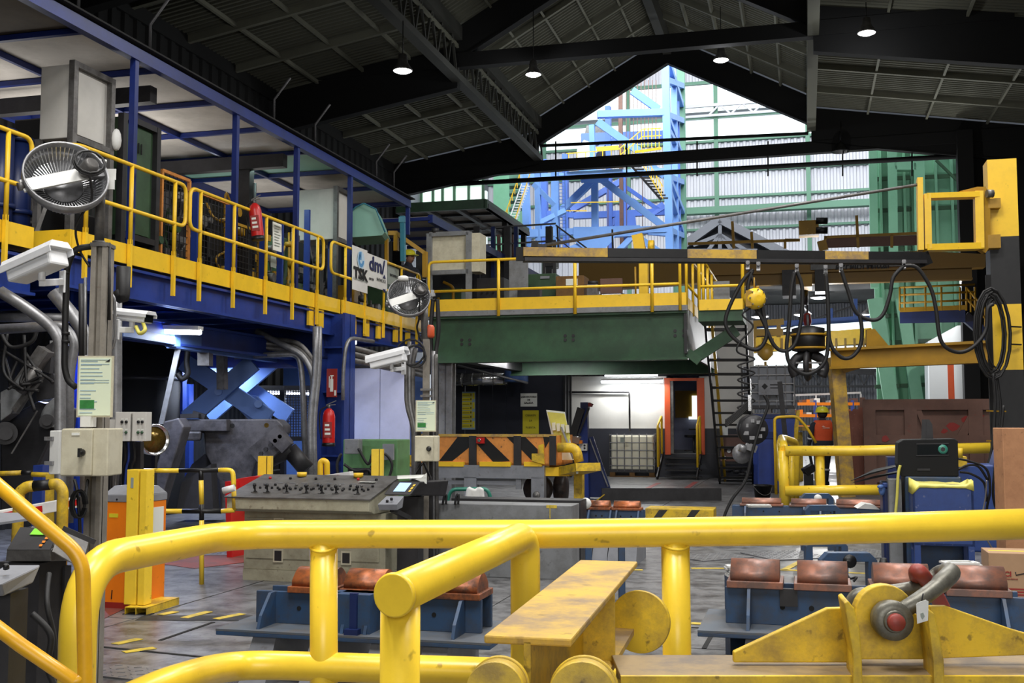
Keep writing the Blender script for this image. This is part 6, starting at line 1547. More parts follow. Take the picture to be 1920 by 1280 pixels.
mb=MB().path(roundp([(fb(1455,900,22).x,22,0),fb(1452,782,22),fb(1494,780,22),fb(1512,800,22),fb(1530,830,22)],.1),.03,8);one('thin_yellow_rail',mb,'yellow_rail','thin yellow handrail behind the tube barrier, left of the worker','guard rail')
# blue cabinet, grey caged tank
T=thing('blue_cabinet','blue sloping top cabinet left of the tube barrier','cabinet',P(1440,925,22.5).xy.to_3d())
u=tob(P(1440,910,22.5))[1];a=tob(onU(1421,912,u));b=tob(onU(1460,822,u));mb=MB().bb(a[0],b[0],u,u+.7,0,b[2]);part('body',mb,'blue',T,bev=.02)
mb=MB();z_=b[2];mb.hexa([B(a[0],u-.02,z_),B(b[0],u-.02,z_),B(b[0],u+.7,z_),B(a[0],u+.7,z_),B(a[0]+.05,u+.1,z_+.14),B(b[0]-.05,u+.1,z_+.14),B(b[0]-.05,u+.6,z_+.14),B(a[0]+.05,u+.6,z_+.14)]);part('lid',mb,'blue_deep',T)
mb=MB().bb(a[0]+.1,b[0]-.06,u-.15,u,0,.16);part('foot_box',mb,'steel_dark',T)
T=thing('blue_tank_stand','large blue stand below the grey caged tank','stand',P(1450,900,25).xy.to_3d())
u=tob(P(1450,850,25))[1];a=tob(onU(1412,850,u));b=tob(onU(1492,776,u));mb=MB().bb(a[0],b[0],u,u+1.1,0,b[2]);part('body',mb,'blue',T,bev=.02)
mb=MB().bb(a[0],b[0],u-.02,u+.02,b[2]-.1,b[2]);part('rim',mb,'blue_deep',T)
Ti=ibc(Vector((P(1446,700,25.3).x,25.6,b[2])),'smoky grey plastic tank in a wire cage standing on the blue stand',-ANG,'plastic_smoke','steel')
mb=MB();p_=P(1440,725,24.9);a_=P(1422,740,24.95);b_=P(1462,712,24.95);mb.box(a_.x,b_.x,24.93,24.95,a_.z,b_.z);T=thing('tank_placard','dull label plate with hazard diamond on the smoky grey tank','label',p_);part('plate',mb,'grey_frame',T)
mb=MB();c_=P(1434,724,24.92);mb.prism([c_+Vector((-.07,0,0)),c_+Vector((0,0,-.07)),c_+Vector((.07,0,0)),c_+Vector((0,0,.07))],(0,.005,0));mb.box(c_.x+.12,c_.x+.3,24.915,24.92,c_.z+.03,c_.z+.045);mb.box(c_.x+.12,c_.x+.3,24.915,24.92,c_.z-.04,c_.z-.025);part('symbol',mb,'ink',T)
mb=MB().bar(P(1462,715,22.9),P(1472,815,22.9),.1,.1);p_=P(1472,815,22.9);mb.bar(p_,(p_.x+.02,p_.y,0),.1,.1);one('grey_post',mb,'steel_dark','leaning dark grey post before the smoky tank','post')
# bucket
p_=G(1430,938);T=thing('bucket','black plastic bucket on the floor left of the barrier','bucket',p_)
mb=MB().lathe([(.13,0),(.165,.26),(.175,.26),(.175,.29),(.16,.29),(.15,.2),(.12,.02)],p_,Z,20);part('pail',mb,'black',T)
mb=MB().path(smoothp([p_+Vector((-.17,-.02,.26)),p_+Vector((-.1,-.18,.15)),p_+Vector((0,-.2,.11)),p_+Vector((.1,-.18,.15)),p_+Vector((.17,-.02,.26))]),.006,6);part('handle',mb,'steel',T)
# rack and odd things under the stair
T=thing('dark_rack','dark steel rack with gauges under the black stair','rack',G(1385,903))
uR=tob(G(1385,903))[1]
def rp(x,y,o_=0):return onU(x,y,uR+o_)
mb=MB()
for x in (1348,1416):
    for o_ in (0,.7):q_=rp(x,850,o_);mb.bar((q_.x,q_.y,0),rp(x,808,o_),.05)
for y in (840,868,895):mb.bar(rp(1348,y),rp(1416,y),.04);mb.bar(rp(1348,y,.35),rp(1416,y,.35),.7,.02)
part('frame',mb,'black',T)
mb=MB().bb(*(lambda p_,q_:(p_[0],q_[0],uR+.15,uR+.6,p_[2],q_[2]))(tob(rp(1350,865)),tob(rp(1412,815))));part('brown_case',mb,'brown_container',T)
mb=MB()
for x,y in ((1367,845),(1405,852),(1358,858)):q_=rp(x,y,.14);mb.tube(q_-BU*.04,q_,.05,14)
part('gauge',mb,'white',T)
mb=MB().bb(*(lambda p_,q_:(p_[0],q_[0],uR+.1,uR+.14,p_[2],q_[2]))(tob(rp(1350,818)),tob(rp(1364,798))));part('paper',mb,'paper',T)
mb=MB()
for k in range(6):random.seed(90+k);q_=rp(1355+k*10,884+random.uniform(-6,6),.2);mb.tube(q_,q_+BV*.2,.06,10)
part('valve',mb,'steel_dark',T)
# container
T=thing('scrap_container','rusty brown ribbed steel container behind the tube barrier','container',P(1740,930,21.8).xy.to_3d())
uK=tob(P(1745,830,21.6))[1]
def kp(x,y,o_=0):return onU(x,y,uK+o_)
a=tob(kp(1621,905));b=tob(kp(1900,905));zt=tob(kp(1745,750))[2]
mb=MB().bb(a[0],b[0],uK,uK+.04,0,zt-.08);mb.bb(a[0],b[0],uK+2.2,uK+2.25,0,zt-.08);mb.bb(b[0]-.04,b[0],uK,uK+2.2,0,zt-.08);mb.bb(a[0],b[0],uK,uK+2.2,0,.05);part('shell',mb,'brown_container',T)
for x0,x1 in ((1621,1644),(1698,1722),(1818,1845)):mb=MB();p_=tob(kp(x0,900));q_=tob(kp(x1,900));mb.bb(p_[0],q_[0],uK-.1,uK,0,zt-.08);part('upright',mb,'brown_container',T)
for y0,y1 in ((748,768),(815,832),(890,905)):mb=MB();p_=tob(kp(1745,y1));q_=tob(kp(1745,y0));mb.bb(a[0],b[0],uK-.09,uK+.01,p_[2],q_[2]);part('rail',mb,'brown_container',T)
mb=MB().bar(kp(1830,768,-.06),kp(1795,832,-.06),.04,.16,up=Z);mb.bar(kp(1722,768,-.06),kp(1740,815,-.06),.04,.1,up=Z);part('brace',mb,'brown_container',T)
mb=MB()
for x,y,r_ in ((1812,786,9),(1786,800,11),(1660,822,8),(1770,808,6),(1838,780,6),(1700,790,4)):
    mb.prism([kp(x+r_*math.cos(t*.9+x)* (1+.4*math.sin(t*2.3+y)),y+r_*.8*math.sin(t*.9+x),-.104 if y >812 else-.004) for t in range(7)],BU*.003)
part('red_scrape',mb,'red_sign',T)
T=thing('container_end','red brown corrugated end of a second container left of the big brown one','container',P(1605,915,23).xy.to_3d())
uE=tob(P(1605,850,22.6))[1]
for k in range(3):
    a_=tob(onU(1591+k*10.5,905,uE));b_=tob(onU(1599+k*10.5,770-k*3,uE));mb=MB().bb(a_[0],b_[0],uE-.12,uE,0,b_[2]);part('rib',mb,'brown_red',T)
a_=tob(onU(1590,905,uE));b_=tob(onU(1624,772,uE));mb=MB().bb(a_[0],b_[0],uE,uE+2.0,0,b_[2]);part('wall',mb,'brown_red',T)
mb=MB().bar(onU(1617,745,uE),onU(1617,772,uE),.1);part('lifting_pin',mb,'brown_container',T)
# racks with orange shelves behind the worker
T=thing('storage_rack','orange and blue storage rack with goods in the hall behind the worker','rack',P(1540,870,36).xy.to_3d())
mb=MB()
for y in (757,779,800):mb.bar(P(1495,y,36),P(1615,y,36),.1,.1);mb.bar(P(1495,y,37),P(1615,y,37),.1,.1)
part('shelf_beam',mb,'orange',T)
mb=MB()
for x in (1528,1598):mb.bar((P(x,800,36).x,36,0),P(x,750,36),.1)
part('upright',mb,'blue',T)
mb=MB()
for x in (1480,1490,1530,1570,1585,1614):mb.bar(P(x,800,38),P(x,738,38),.06)
mb.bar(P(1480,741,38),P(1614,736,38),.07)
part('white_frame',mb,'white',T)
cols_=['brown_container','orange','paper','steel_dark','white','cardboard','blue']
for k in range(16):
    random.seed(200+k);x=1497+ (k % 8)*14.5;y=757 if k <8 else 779;w_=random.uniform(6,12);h_=random.uniform(6,13)
    a_=P(x,y-2,36.2);b_=P(x+w_,y-h_,36.2);mb=MB().box(a_.x,b_.x,36.15,36.7,a_.z,b_.z);one('stored_box',mb,cols_[k % 7],{'brown_container':'brown','orange':'orange','paper':'off-white','steel_dark':'dark','white':'white','cardboard':'cardboard','blue':'blue'}[cols_[k % 7]]+' box on the '+ ('upper' if k <8 else 'lower')+' shelf of the orange rack, place '+ ['at left end','near left end','left of the worker helmet','above the worker','right of the worker','behind the yellow post','near right end','at right end'][k % 8],'box','goods on the orange storage rack')
mb=MB();q_=P(1606,789,27);mb.ball(q_,.3,1.1,.8,.6,10,6);one('orange_sack',mb,'orange','orange sack on the yellow work table at the right of the worker','sack')
T=thing('yellow_table','yellow steel work table beside the worker','table',P(1500,900,27).xy.to_3d())
mb=MB().bar(P(1495,803,27),P(1618,803,27),.9,.1);part('top',mb,'yellow_dirty',T)
for x in (1500,1530,1588):
    mb=MB();q_=P(x,810,27);mb.bar((q_.x,q_.y,0),q_,.12);part('leg',mb,'yellow_worn',T)
mb=MB().bar(P(1525,875,23.5),P(1508,885,23.5),.3,.15);mb.bar(P(1518,850,23.5),P(1524,880,23.5),.05);q_=P(1516,888,23.5);mb.bar((q_.x,q_.y,0),q_,.2,.2);one('foot_pump',mb,'black','small black machine on the floor left of the worker feet','machine')
mb=MB().prism([P(1490,800,24),P(1494,770,24),P(1500,768,24),P(1488,913,24)],(0,.05,0));one('yellow_plate',mb,'yellow_worn','yellow triangular plate behind the barrier','plate')
# blue machine with printer and bins
mb0=thing('blue_machine','dark blue machine housing behind the printer and the lined bin','machine',P(1840,1010,12.6).xy.to_3d())
uM=tob(P(1830,900,12.3))[1]
def mp(x,y,o_=0):return onU(x,y,uM+o_)
mb=MB();a=tob(mp(1790,950));b=tob(mp(1884,872));mb.bb(a[0]-.5,b[0],uM,uM+.6,0,b[2]);part('body',mb,'blue_bin',mb0,bev=.02)
mb=MB().prism([mp(1862,872),mp(1870,845),mp(1884,828),mp(1888,830),mp(1888,950),mp(1862,950)],BU*.3);part('sloping_side',mb,'blue_bin',mb0)
# printer
PR=thing('label_printer','black label printer with a green roll behind its window, on the blue cabinet','printer',P(1740,893,10.2))
uP=tob(P(1740,860,10.0))[1]
def pp(x,y,o_=0):return onU(x,y,uP+o_)
mb=MB();pts=[(1690,893),(1683,870),(1684,830),(1694,824),(1790,822),(1796,826),(1798,893)]
mb.prism([pp(x,y) for x,y in pts],BU*.35);part('housing',mb,'printer_black',PR,bev=.008)
mb=MB().prism([pp(1720,853,-.004),pp(1777,852,-.004),pp(1777,831,-.004),pp(1720,832,-.004)],BU*.003);part('window',mb,'glass_dark',PR)
mb=MB();c_=pp(1768,842,-.006);mb.lathe([(.018,.003),(.042,.003),(.042,0)],c_,-BU,20);part('media_roll',mb,'screen_teal',PR)
mb=MB().tube(c_-BU*.004,c_,.02,12);mb.prism([pp(1718,855,-.007),pp(1779,854,-.007),pp(1779,852,-.007),pp(1718,853,-.007)],BU*.003);mb.prism([pp(1718,833,-.007),pp(1779,832,-.007),pp(1779,830,-.007),pp(1718,831,-.007)],BU*.003);mb.prism([pp(1720,882,-.007),pp(1744,882,-.007),pp(1744,878,-.007),pp(1720,878,-.007)],BU*.005);part('trim',mb,'steel_dark',PR)
mb=MB().prism([pp(1728,822,.1),pp(1730,786,.1),pp(1742,786,.1),pp(1748,795,.1),pp(1750,822,.1)],BU*.05);mb.prism([pp(1728,822,.09),pp(1729,786,.09),pp(1736,786,.09),pp(1736,822,.09)],BU*.01);one('monitor',mb,'steel_dark','slim dark monitor seen edge on above the black printer','monitor')
SBn=thing('printer_cabinet','pale blue metal cabinet carrying the black printer','cabinet',P(1740,1060,10.1).xy.to_3d())
mb=MB();a=tob(pp(1697,900));b=tob(pp(1803,893));mb.bb(a[0],b[0],uP-.01,uP+.45,0,tob(pp(1740,893))[2]);part('body',mb,'blue_bench',SBn,bev=.015)
mb=MB().bb(a[0]-.14,a[0]-.03,uP+.05,uP+.35,0,tob(pp(1740,900))[2]);part('grey_side',mb,'grey_paint',SBn)
BN=thing('lined_bin','square blue bin on legs with a yellow liner folded over its rim','bin',P(1765,1060,9.8).xy.to_3d())
uN=tob(P(1765,1000,9.6))[1]
def np_(x,y,o_=0):return onU(x,y,uN+o_)
a=tob(np_(1712,960));b=tob(np_(1825,912));zt=b[2];zm_=tob(np_(1765,1023))[2]
mb=MB().bb(a[0],b[0],uN,uN+.02,zm_,zt);mb.bb(a[0],b[0],uN+.33,uN+.35,zm_,zt);mb.bb(a[0],a[0]+.02,uN,uN+.35,zm_,zt);mb.bb(b[0]-.02,b[0],uN,uN+.35,zm_,zt);mb.bb(a[0],b[0],uN,uN+.35,zm_,zm_+.02);part('bin_body',mb,'blue_bin',BN)
for v_,u_ in ((a[0]+.03,uN+.02),(b[0]-.03,uN+.02),(a[0]+.03,uN+.33),(b[0]-.03,uN+.33)):mb=MB().bar(B(v_,u_,0),B(v_,u_,zm_),.05);part('leg',mb,'blue_bin',BN)
n=22;ring0=[];ring1=[];ring2=[]
per=[(a[0]+ (b[0]-a[0])*t,uN) for t in [i/8 for i in range(8)]]+ [(b[0],uN+.35*t) for t in (0,.33,.66)]+ [(b[0]- (b[0]-a[0])*t,uN+.35) for t in [i/8 for i in range(8)]]+ [(a[0],uN+.35-.35*t) for t in (0,.33,.66)]
random.seed(5);m_=len(per);cv_,cu2=(a[0]+b[0])/2,uN+.17
for i,(v_,u_) in enumerate(per):
    e=1.04;cor=1 if (abs(v_-cv_) > (b[0]-a[0])*.42) else 0
    ring0.append(B(cv_+ (v_-cv_)*1.02,cu2+ (u_-cu2)*1.05,zt-.012- (.06*cor if v_ <cv_ else 0.02*cor)+random.uniform(-.006,.0)))
    ring1.append(B(v_,u_,zt+.012+.035*cor+random.uniform(0,.012)));ring2.append(B(cv_+ (v_-cv_)*.9,cu2+ (u_-cu2)*.82,zt-.12))
mb=MB().add(ring0+ring1+ring2,[(i,(i+1) % m_,(i+1) % m_+m_,i+m_) for i in range(m_)]+ [(i+m_,(i+1) % m_+m_,(i+1) % m_+2*m_,i+2*m_) for i in range(m_)],True);o_=part('liner',mb,'zip_tape',BN);s_=o_.modifiers.new('t','SOLIDIFY');s_.thickness=.004
T=thing('wheelie_bin','dark blue bin with a blue glove on its rim left of the printer cabinet','bin',P(1675,1060,10.3).xy.to_3d())
mb=MB();pb(mb,1658,912,1682,1060,10.3,.4,z0=0);part('body',mb,'blue_deep',T,bev=.02)
mb=MB();pb(mb,1655,905,1684,914,10.28,.42);part('lid_rim',mb,'blue_bin',T,bev=.01)
mb=MB().ball(P(1654,918,10.32),.035,1,.8,1.5,8,6);mb.ball(P(1651,912,10.28),.025,1.3,.8,.8,8,6);one('blue_glove',mb,'blue_light','crumpled blue glove hanging on the dark blue bin','glove')
mb=MB().path(smoothp(PP([(1688,872),(1684,890),(1682,930),(1679,965),(1678,1000)],10.05)),.014,6);one('yellow_strap',mb,'zip_tape','yellow strap hanging from the left side of the printer','strap')
mb=MB().prism([P(1595,902,10.3),P(1630,888,10.3),P(1688,874,10.3),P(1688,870,10.6),P(1640,880,10.6)],(0,0,.006));one('dark_sheet',mb,'black','thin dark sheet sticking out left of the printer','sheet')
mb=MB().prism([P(1600,905,10.5),P(1640,893,10.5),P(1688,886,10.5),P(1688,882,10.8)],(0,0,.006));one('dark_sheet',mb,'black','second thin dark sheet just under the first, left of the printer','sheet')
mb=MB().bb(*(lambda p_,q_:(p_[0],q_[0],uM-.4,uM-.1,0,q_[2]))(tob(mp(1660,890)),tob(mp(1690,855))));one('dark_blue_box',mb,'blue_deep','dark blue box behind the thin sheets','box')
mb=MB()
for pts in ([(1797,860),(1820,865),(1850,880),(1856,920),(1850,960),(1860,1010)],[(1797,880),(1815,872),(1835,875),(1852,900)],[(1800,885),(1820,888),(1845,905),(1850,940)],[(1882,760),(1876,820),(1865,880),(1862,930),(1872,965)]):mb.path(smoothp(PP(pts,10.6)),.012,6)
one('cable_bundle',mb,'rubber','bundle of black cables running down behind the printer','cable')
mb=MB().path(smoothp(PP([(1850,900),(1848,930),(1842,962)],10.5)),.008,6);mb.path(smoothp(PP([(1850,1010),(1862,1030),(1875,1038)],10.3)),.008,6);one('white_wire',mb,'galv','thin pale wire beside the black cable bundle','wire')
mb=MB();pb(mb,1797,856,1813,875,12.3,.3);mb.tube(P(1800,840,12.3),P(1800,858,12.3),.03,8);one('yellow_plug_box',mb,'yellow_worn','small yellow plug box right of the printer','box')
# wooden post and carton
T=thing('wooden_post','broad rough wooden post at the right edge of the picture','post',P(1905,1060,10).xy.to_3d())
a=P(1887,1040,9.9);b=P(1935,802,9.9);mb=MB().box(a.x,b.x,9.9,10.1,0,b.z);part('timber',mb,'wood',T,bev=.006)
T=thing('cardboard_box','cardboard box printed JECI at the right edge below the rail','box',P(1890,1140,7.4).xy.to_3d())
uC=tob(P(1890,1100,7.3))[1]
def cp_(x,y,o_=0):return onU(x,y,uC+o_)
a=tob(cp_(1856,1128));b=tob(cp_(2000,1040));mb=MB().bb(a[0],b[0],uC,uC+.32,0 if a[2] <.12 else a[2],b[2]);part('carton',mb,'cardboard',T,bev=.004)
mb=MB().bb(a[0]+.02,b[0],uC+.12,uC+.16,b[2],b[2]+.001);part('tape',mb,'paper_yellow',T)
c_=cp_(1884,1076,-.003);text('JECI','cardboard_red',T,c_,BV,Z,.045,bold=.0015,width=.085);text('WWW ENGINEERING','cardboard_red',T,cp_(1890,1085,-.003),BV,Z,.01,width=.12)
mb=MB().path([cp_(1925,1050,-.002),cp_(1925,1074,-.002),cp_(1905,1078,-.002),cp_(1904,1072,-.002)],.004,4);part('print_logo',mb,'steel_dark',T)
mb=MB()
for k in range(4):mb.bb(a[0]+.1,b[0],uC-.002,uC,a[2]+.03+k*.018,a[2]+.04+k*.018)
part('print_line',mb,'cardboard_red',T)
if a[2] >.12:mb=MB().bb(a[0]-.1,b[0]+.1,uC-.1,uC+.5,a[2]-.04,a[2]-.0);mb.bb(a[0],a[0]+.1,uC,uC+.4,0,a[2]-.04);mb.bb(b[0]-.1,b[0],uC,uC+.4,0,a[2]-.04);one('low_shelf',mb,'blue_light','pale blue low shelf under the printed carton','shelf')
# =============================== LEFT FOREGROUND ===============================
# post 1 with floodlight, cameras, notice, boxes
Y1=5.85
def f1(x,y,o_=0):return P(x,y,Y1+o_)
T=thing('concrete_post','weathered grey concrete post at left carrying the floodlight and cameras','post',(f1(178,900).x,Y1+.08,0))
x0=f1(160,900).x;x1=f1(190,900).x;zt=f1(180,455).z
mb=MB().box(x0,x1,Y1+.02,Y1+.1,0,zt);part('shaft',mb,'concrete_post',T)
mb=MB().box(x0,x0+ (x1-x0)*.32,Y1-.01,Y1+.03,0,zt);mb.box(x1- (x1-x0)*.3,x1,Y1-.01,Y1+.03,0,zt);part('shaft_rib',mb,'concrete_post',T)
mb=MB();c_=f1(186,456,.06);mb.tube(c_,f1(190,302,.06),.026,16);part('top_tube',mb,'steel',T)
mb=MB().tube(f1(190,305,.06),f1(190,300,.06),.029,16);part('tube_cap',mb,'white',T)
mb=MB().tube(f1(185,458,.06),f1(185,452,.06),.034,16);mb.box(x0-.005,x1+.005,Y1-.015,Y1+.105,zt-.02,zt);part('clamp',mb,'steel',T)
def flood(c,n,r,label,arm_to,grp='finned floodlights on posts'):
    T=thing('floodlight',label,'floodlight',c,grp);n=V3(n).normalized()
    a_=n.cross(Z).normalized();b_=a_.cross(n)
    mb=MB().lathe([(r*.3,-.11),(r*.7,-.1),(r*.9,-.05),(r,.0),(r,.012),(r*.88,-.03),(r*.68,-.08),(.001,-.09)],c,n,40);part('dish',mb,'galv',T)
    mb=MB()
    for k in range(56):
        t=2*math.pi*k/56;f=lambda rr,tt,h:c+n*h+a_* (r*rr*math.cos(tt))+b_* (r*rr*math.sin(tt))
        for (r0,r1,h0,h1) in ((.5,.78,-.085,-.055),(.78,.99,-.055,.012)):
            p4=[f(r0,t-.08* (1-r0),-.09),f(r1,t+.0,-.05 if r1 <.9 else 0),f(r1,t+.0,h1+.008),f(r0,t-.08* (1-r0),h0+.018)]
            mb.prism(p4,(a_*-math.sin(t)+b_*math.cos(t))*.005)
    part('fins',mb,'chrome_bright',T,kind='stuff')
    mb=MB().lathe([(.001,-.09),(r*.46,-.085),(r*.48,-.06),(.001,-.055)],c,n,28);part('body_disc',mb,'galv',T)
    mb=MB().lathe([(r*1.0,-.0),(r*1.05,.0),(r*1.05,.05),(r*1.0,.05),(r*1.0,-.0)],c,n,40);part('rim',mb,'galv',T)
    s=(V3(arm_to)-c);s=(s-n*s.dot(n)).normalized()
    up_=n.cross(s)
    mb=MB().bar(c-s* (r*1.08)+n*.0,c+s* (r*.55)-n*-.03,.012,.075,up=up_);part('bracket_bar',mb,'white',T)
    e=c-s* (r*1.08);mb=MB().tube(e-s*.02,e+s*.01,.022,10);part('pivot_bolt',mb,'steel',T)
    k_=c+s* (r*.55)+n*.07;mb=MB().lathe([(.035,-.04),(.042,-.02),(.042,.04),(.03,.055)],k_,(n+s*.4).normalized(),20);part('driver_housing',mb,'steel',T)
    mb=MB().bar(c+s* (r*.55)+n*.02,V3(arm_to),.03,.05,up=up_);part('mount_arm',mb,'galv',T)
    mb=MB();R2=.075* (r/.19);mb.path([k_+n*.05+a_* (R2*math.cos(t*.5236))+b_* (R2*math.sin(t*.5236)) for t in range(12)],.006,6,closed=True)
    mb.path([k_+n*.06+a_* (R2*.9*math.cos(t*.5236))+b_* (R2*.9*math.sin(t*.5236)) for t in range(12)],.006,6,closed=True)
    part('cable_loop',mb,'rubber',T);return T,k_
TF,k_=flood(f1(122,337,-.12),(.42,-.78,.42),.205,'large silver finned floodlight on top of the left concrete post',f1(196,326,-.0))
mb=MB().path(smoothp([k_+Vector((.03,-.05,-.05)),f1(172,372,-.1),f1(155,400,-.1),f1(142,432,-.05),f1(150,470,.0),f1(168,500,.0)]),.007,6);part('supply_cable',mb,'rubber',TF)
mb=MB();p_=f1(195,322,.03);mb.box(p_.x-.02,f1(217,322).x,Y1,Y1+.008,p_.z-.05,p_.z+.01);mb.box(f1(200,330).x,f1(217,330).x,Y1-.02,Y1-.01,f1(200,356).z,f1(200,338).z);part('mount_plate',mb,'white',TF)
def camera_box(px,py,Y,L,w_,h_,yaw,pitch,label,post,grp='white camera housings',s=1):
    c=P(px,py,Y);T=thing('security_camera',label,'camera',c,grp);T.rotation_euler=(0,0,yaw)
    def Lp(n_,mb,m_,bev=0,par=T):
        return part(n_,mb,m_,par,bev=bev,local=True)
    def rot(p_):q_=V3(p_);return Vector((q_.x*math.cos(pitch)-q_.z*math.sin(pitch),q_.y,q_.x*math.sin(pitch)+q_.z*math.cos(pitch)))
    def hx(x0,x1,y0,y1,z0,z1,tp=0):return [rot(p_) for p_ in ((x0,y0,z0),(x1,y0,z0),(x1,y1,z0),(x0,y1,z0),(x0,y0+tp,z1),(x1,y0+tp,z1),(x1,y1-tp,z1),(x0,y1-tp,z1))]
    mb=MB().hexa(hx(-L*.42,L*.45,-w_/2,w_/2,-h_/2,h_*.25));Lp('housing',mb,'white_cam',.012)
    mb=MB().hexa(hx(-L*.5,L*.52,-w_*.58,w_*.58,h_*.2,h_*.5,w_*.18));mb.hexa(hx(-L*.5,L*.52,-w_*.6,-w_*.56,-h_*.05,h_*.25));mb.hexa(hx(-L*.5,L*.52,w_*.56,w_*.6,-h_*.05,h_*.25));Lp('sun_shield',mb,'white_cam',.006)
    mb=MB().hexa(hx(L*.45,L*.46,-w_*.42,w_*.42,-h_*.4,h_*.18));Lp('front_window',mb,'glass_dark')
    a=rot((-L*.05,0,-h_/2));q_=Matrix.Rotation(-yaw,4,'Z') @ (V3(post)-c)
    mb=MB().tube(a+Z*.01,a-Z*.04,.018,10);mb.bar(a-Z*.05,q_,.03,.035);mb.bar(q_+Z*.06,q_-Z*.06,.05,.012);Lp('wall_bracket',mb,'white_cam',.003)
    return T
camera_box(70,493,5.5,.34,.13,.12,2.75,-.28,'big white camera housing at far left pointing down left',f1(117,528,-.05))
camera_box(252,592,6.6,.24,.09,.075,-.35,-.12,'small white camera housing with a black window right of the post',f1(218,618,.5))
mb=MB().path(smoothp([P(268,605,6.55),P(272,618,6.5),P(262,625,6.5),P(255,612,6.55)]),.012,6);one('camera_wire',mb,'zip_tape','yellow green wire loop under the small camera','wire')
# notices
def notice(x0,x1,y0,y1,Y,label):
    a=P(x0,y1,Y);b=P(x1,y0,Y);T=thing('notice_board',label,'notice',Vector(((a.x+b.x)/2,Y,a.z)),'framed work instructions on the posts');W_=b.x-a.x;Hh=b.z-a.z
    mb=MB().box(a.x,b.x,Y,Y+.012,a.z,b.z);part('backing',mb,'cream',T)
    k=W_*.05;mb=MB().box(a.x+k,b.x-k,Y-.004,Y,a.z+k,b.z-k);part('sheet',mb,'paper_green',T)
    mb=MB();random.seed(3)
    for i in range(15):
        if 6 <i <8:continue
        z=b.z-k*2-Hh*.06* (i+.6);l=random.uniform(.4,.8)*W_;mb.box(a.x+2*k,a.x+2*k+l* (.95 if i <7 else .6),Y-.006,Y-.004,z,z+Hh*.012)
    for z in (.93,.86,.6,.56):mb.box(a.x+2*k,b.x-2*k,Y-.006,Y-.004,a.z+Hh*z,a.z+Hh*z+.0025)
    part('print_lines',mb,'print_blue',T)
    mb=MB().box(a.x+2*k,a.x+W_*.5,Y-.007,Y-.004,a.z+Hh*.14,a.z+Hh*.28);part('photo_print',mb,'print_green',T)
    mb=MB().prism([(a.x+W_*.78,Y-.006,a.z+Hh*.9),(a.x+W_*.92,Y-.006,a.z+Hh*.95),(a.x+W_*.9,Y-.006,a.z+Hh*.9)],(0,.002,0));part('logo_print',mb,'ink',T)
    return T
notice(143,213,667,782,5.72,'framed work instruction with a green photo on the left concrete post')
# boxes on post 1
T=thing('switch_cabinet','beige isolator box with a black rotary switch below the left notice','switch box',P(150,895,5.6))
a=P(111,893,5.55);b=P(175,803,5.55)
mb=MB().box(a.x,b.x+.07,5.57,5.78,a.z,b.z);part('case',mb,'cream',T,bev=.006)
mb=MB().box(a.x+.004,b.x-.004,5.55,5.568,a.z+.005,b.z-.005);dr=part('door',mb,'cream',T,bev=.004)
c_=P(154,848,5.54);mb=MB().lathe([(.018,0),(.018,.01),(.012,.03),(.008,.035)],c_,(0,-1,0),16);mb.box(c_.x-.006,c_.x+.006,c_.y-.045,c_.y-.02,c_.z-.022,c_.z+.022);part('rotary_knob',mb,'black',dr)
mb=MB();q_=P(142,813,5.548);mb.box(q_.x-.02,q_.x+.02,5.546,5.55,q_.z-.008,q_.z+.006);part('name_plate',mb,'paper',dr)
T=thing('switch_cabinet','narrow white enclosure with two hinges left of the beige isolator box','switch box',P(100,890,7))
mb=MB();a=P(91,889,7.0);b=P(112,807,7.0);mb.box(a.x,b.x,7,7.15,a.z,b.z);part('case',mb,'white',T,bev=.005)
mb=MB()
for y in (822,868):p_=P(90,y,6.98);mb.box(p_.x-.02,p_.x+.03,6.97,7.0,p_.z-.012,p_.z+.012)
part('hinge',mb,'galv',T)
for i,(x0,x1) in enumerate(((215,246),(247,275))):
    T=thing('push_button_box',['left white push button box with four buttons','right white push button box with four buttons'][i]+' beside the notice','switch box',P((x0+x1)/2,827,9.3))
    a=P(x0,827,9.3);b=P(x1,772,9.3);mb=MB().box(a.x,b.x-.004,9.3,9.45,a.z,b.z);part('case',mb,'box_white',T,bev=.004)
    for bx in (.45,.72):
        for by in (.3,.66):
            mb=MB();c_=Vector((a.x+ (b.x-a.x)*bx,9.3,a.z+ (b.z-a.z)*by));mb.lathe([(.012,0),(.012,.015),(.008,.02)],c_,(0,-1,0),12);bt=part('push_button',mb,'black' if by >.5 else 'green',T)
            mb=MB().box(c_.x-.01,c_.x+.01,9.298,9.3,c_.z+.018,c_.z+.028);part('button_label',mb,'paper',bt)
mb=MB();a=P(193,822,9.4);b=P(216,786,9.4);mb.box(a.x,b.x,9.4,9.5,a.z,b.z);one('terminal_box',mb,'box_white','plain white terminal box behind the concrete post','switch box')
mb=MB();a=P(150,800,5.7);b=P(170,780,5.7);mb.box(a.x,b.x,5.7,5.78,a.z,b.z);one('junction_box',mb,'white','small white junction box between the left notice and the beige isolator','switch box')
a=P(215,830,9.5);
mb=MB().bar((P(205,900,9.5).x,9.55,0),P(205,770,9.55),.06);mb.bar((P(262,900,9.5).x,9.55,0),P(262,828,9.55),.05);mb.bar(P(205,800,9.55),P(270,800,9.55),.04);one('button_box_stand',mb,'steel_dark','dark steel stand carrying the push button boxes','stand')
for i in range(6):
    mb=MB();x=205+i*9;mb.path(smoothp([P(x,828,9.4),P(x+random.uniform(-4,4),860,9.42),P(x-6,900,9.45),Vector((P(x-8,900,9.45).x,9.45,.05))]),.01,6)
    one('hanging_cable',mb,['blue_light','rubber','steel','rubber','blue','rubber'][i],['light blue','black','grey','second black','dark blue','rightmost black'][i]+' cable dropping below the push button boxes','cable','cables below the push button boxes')
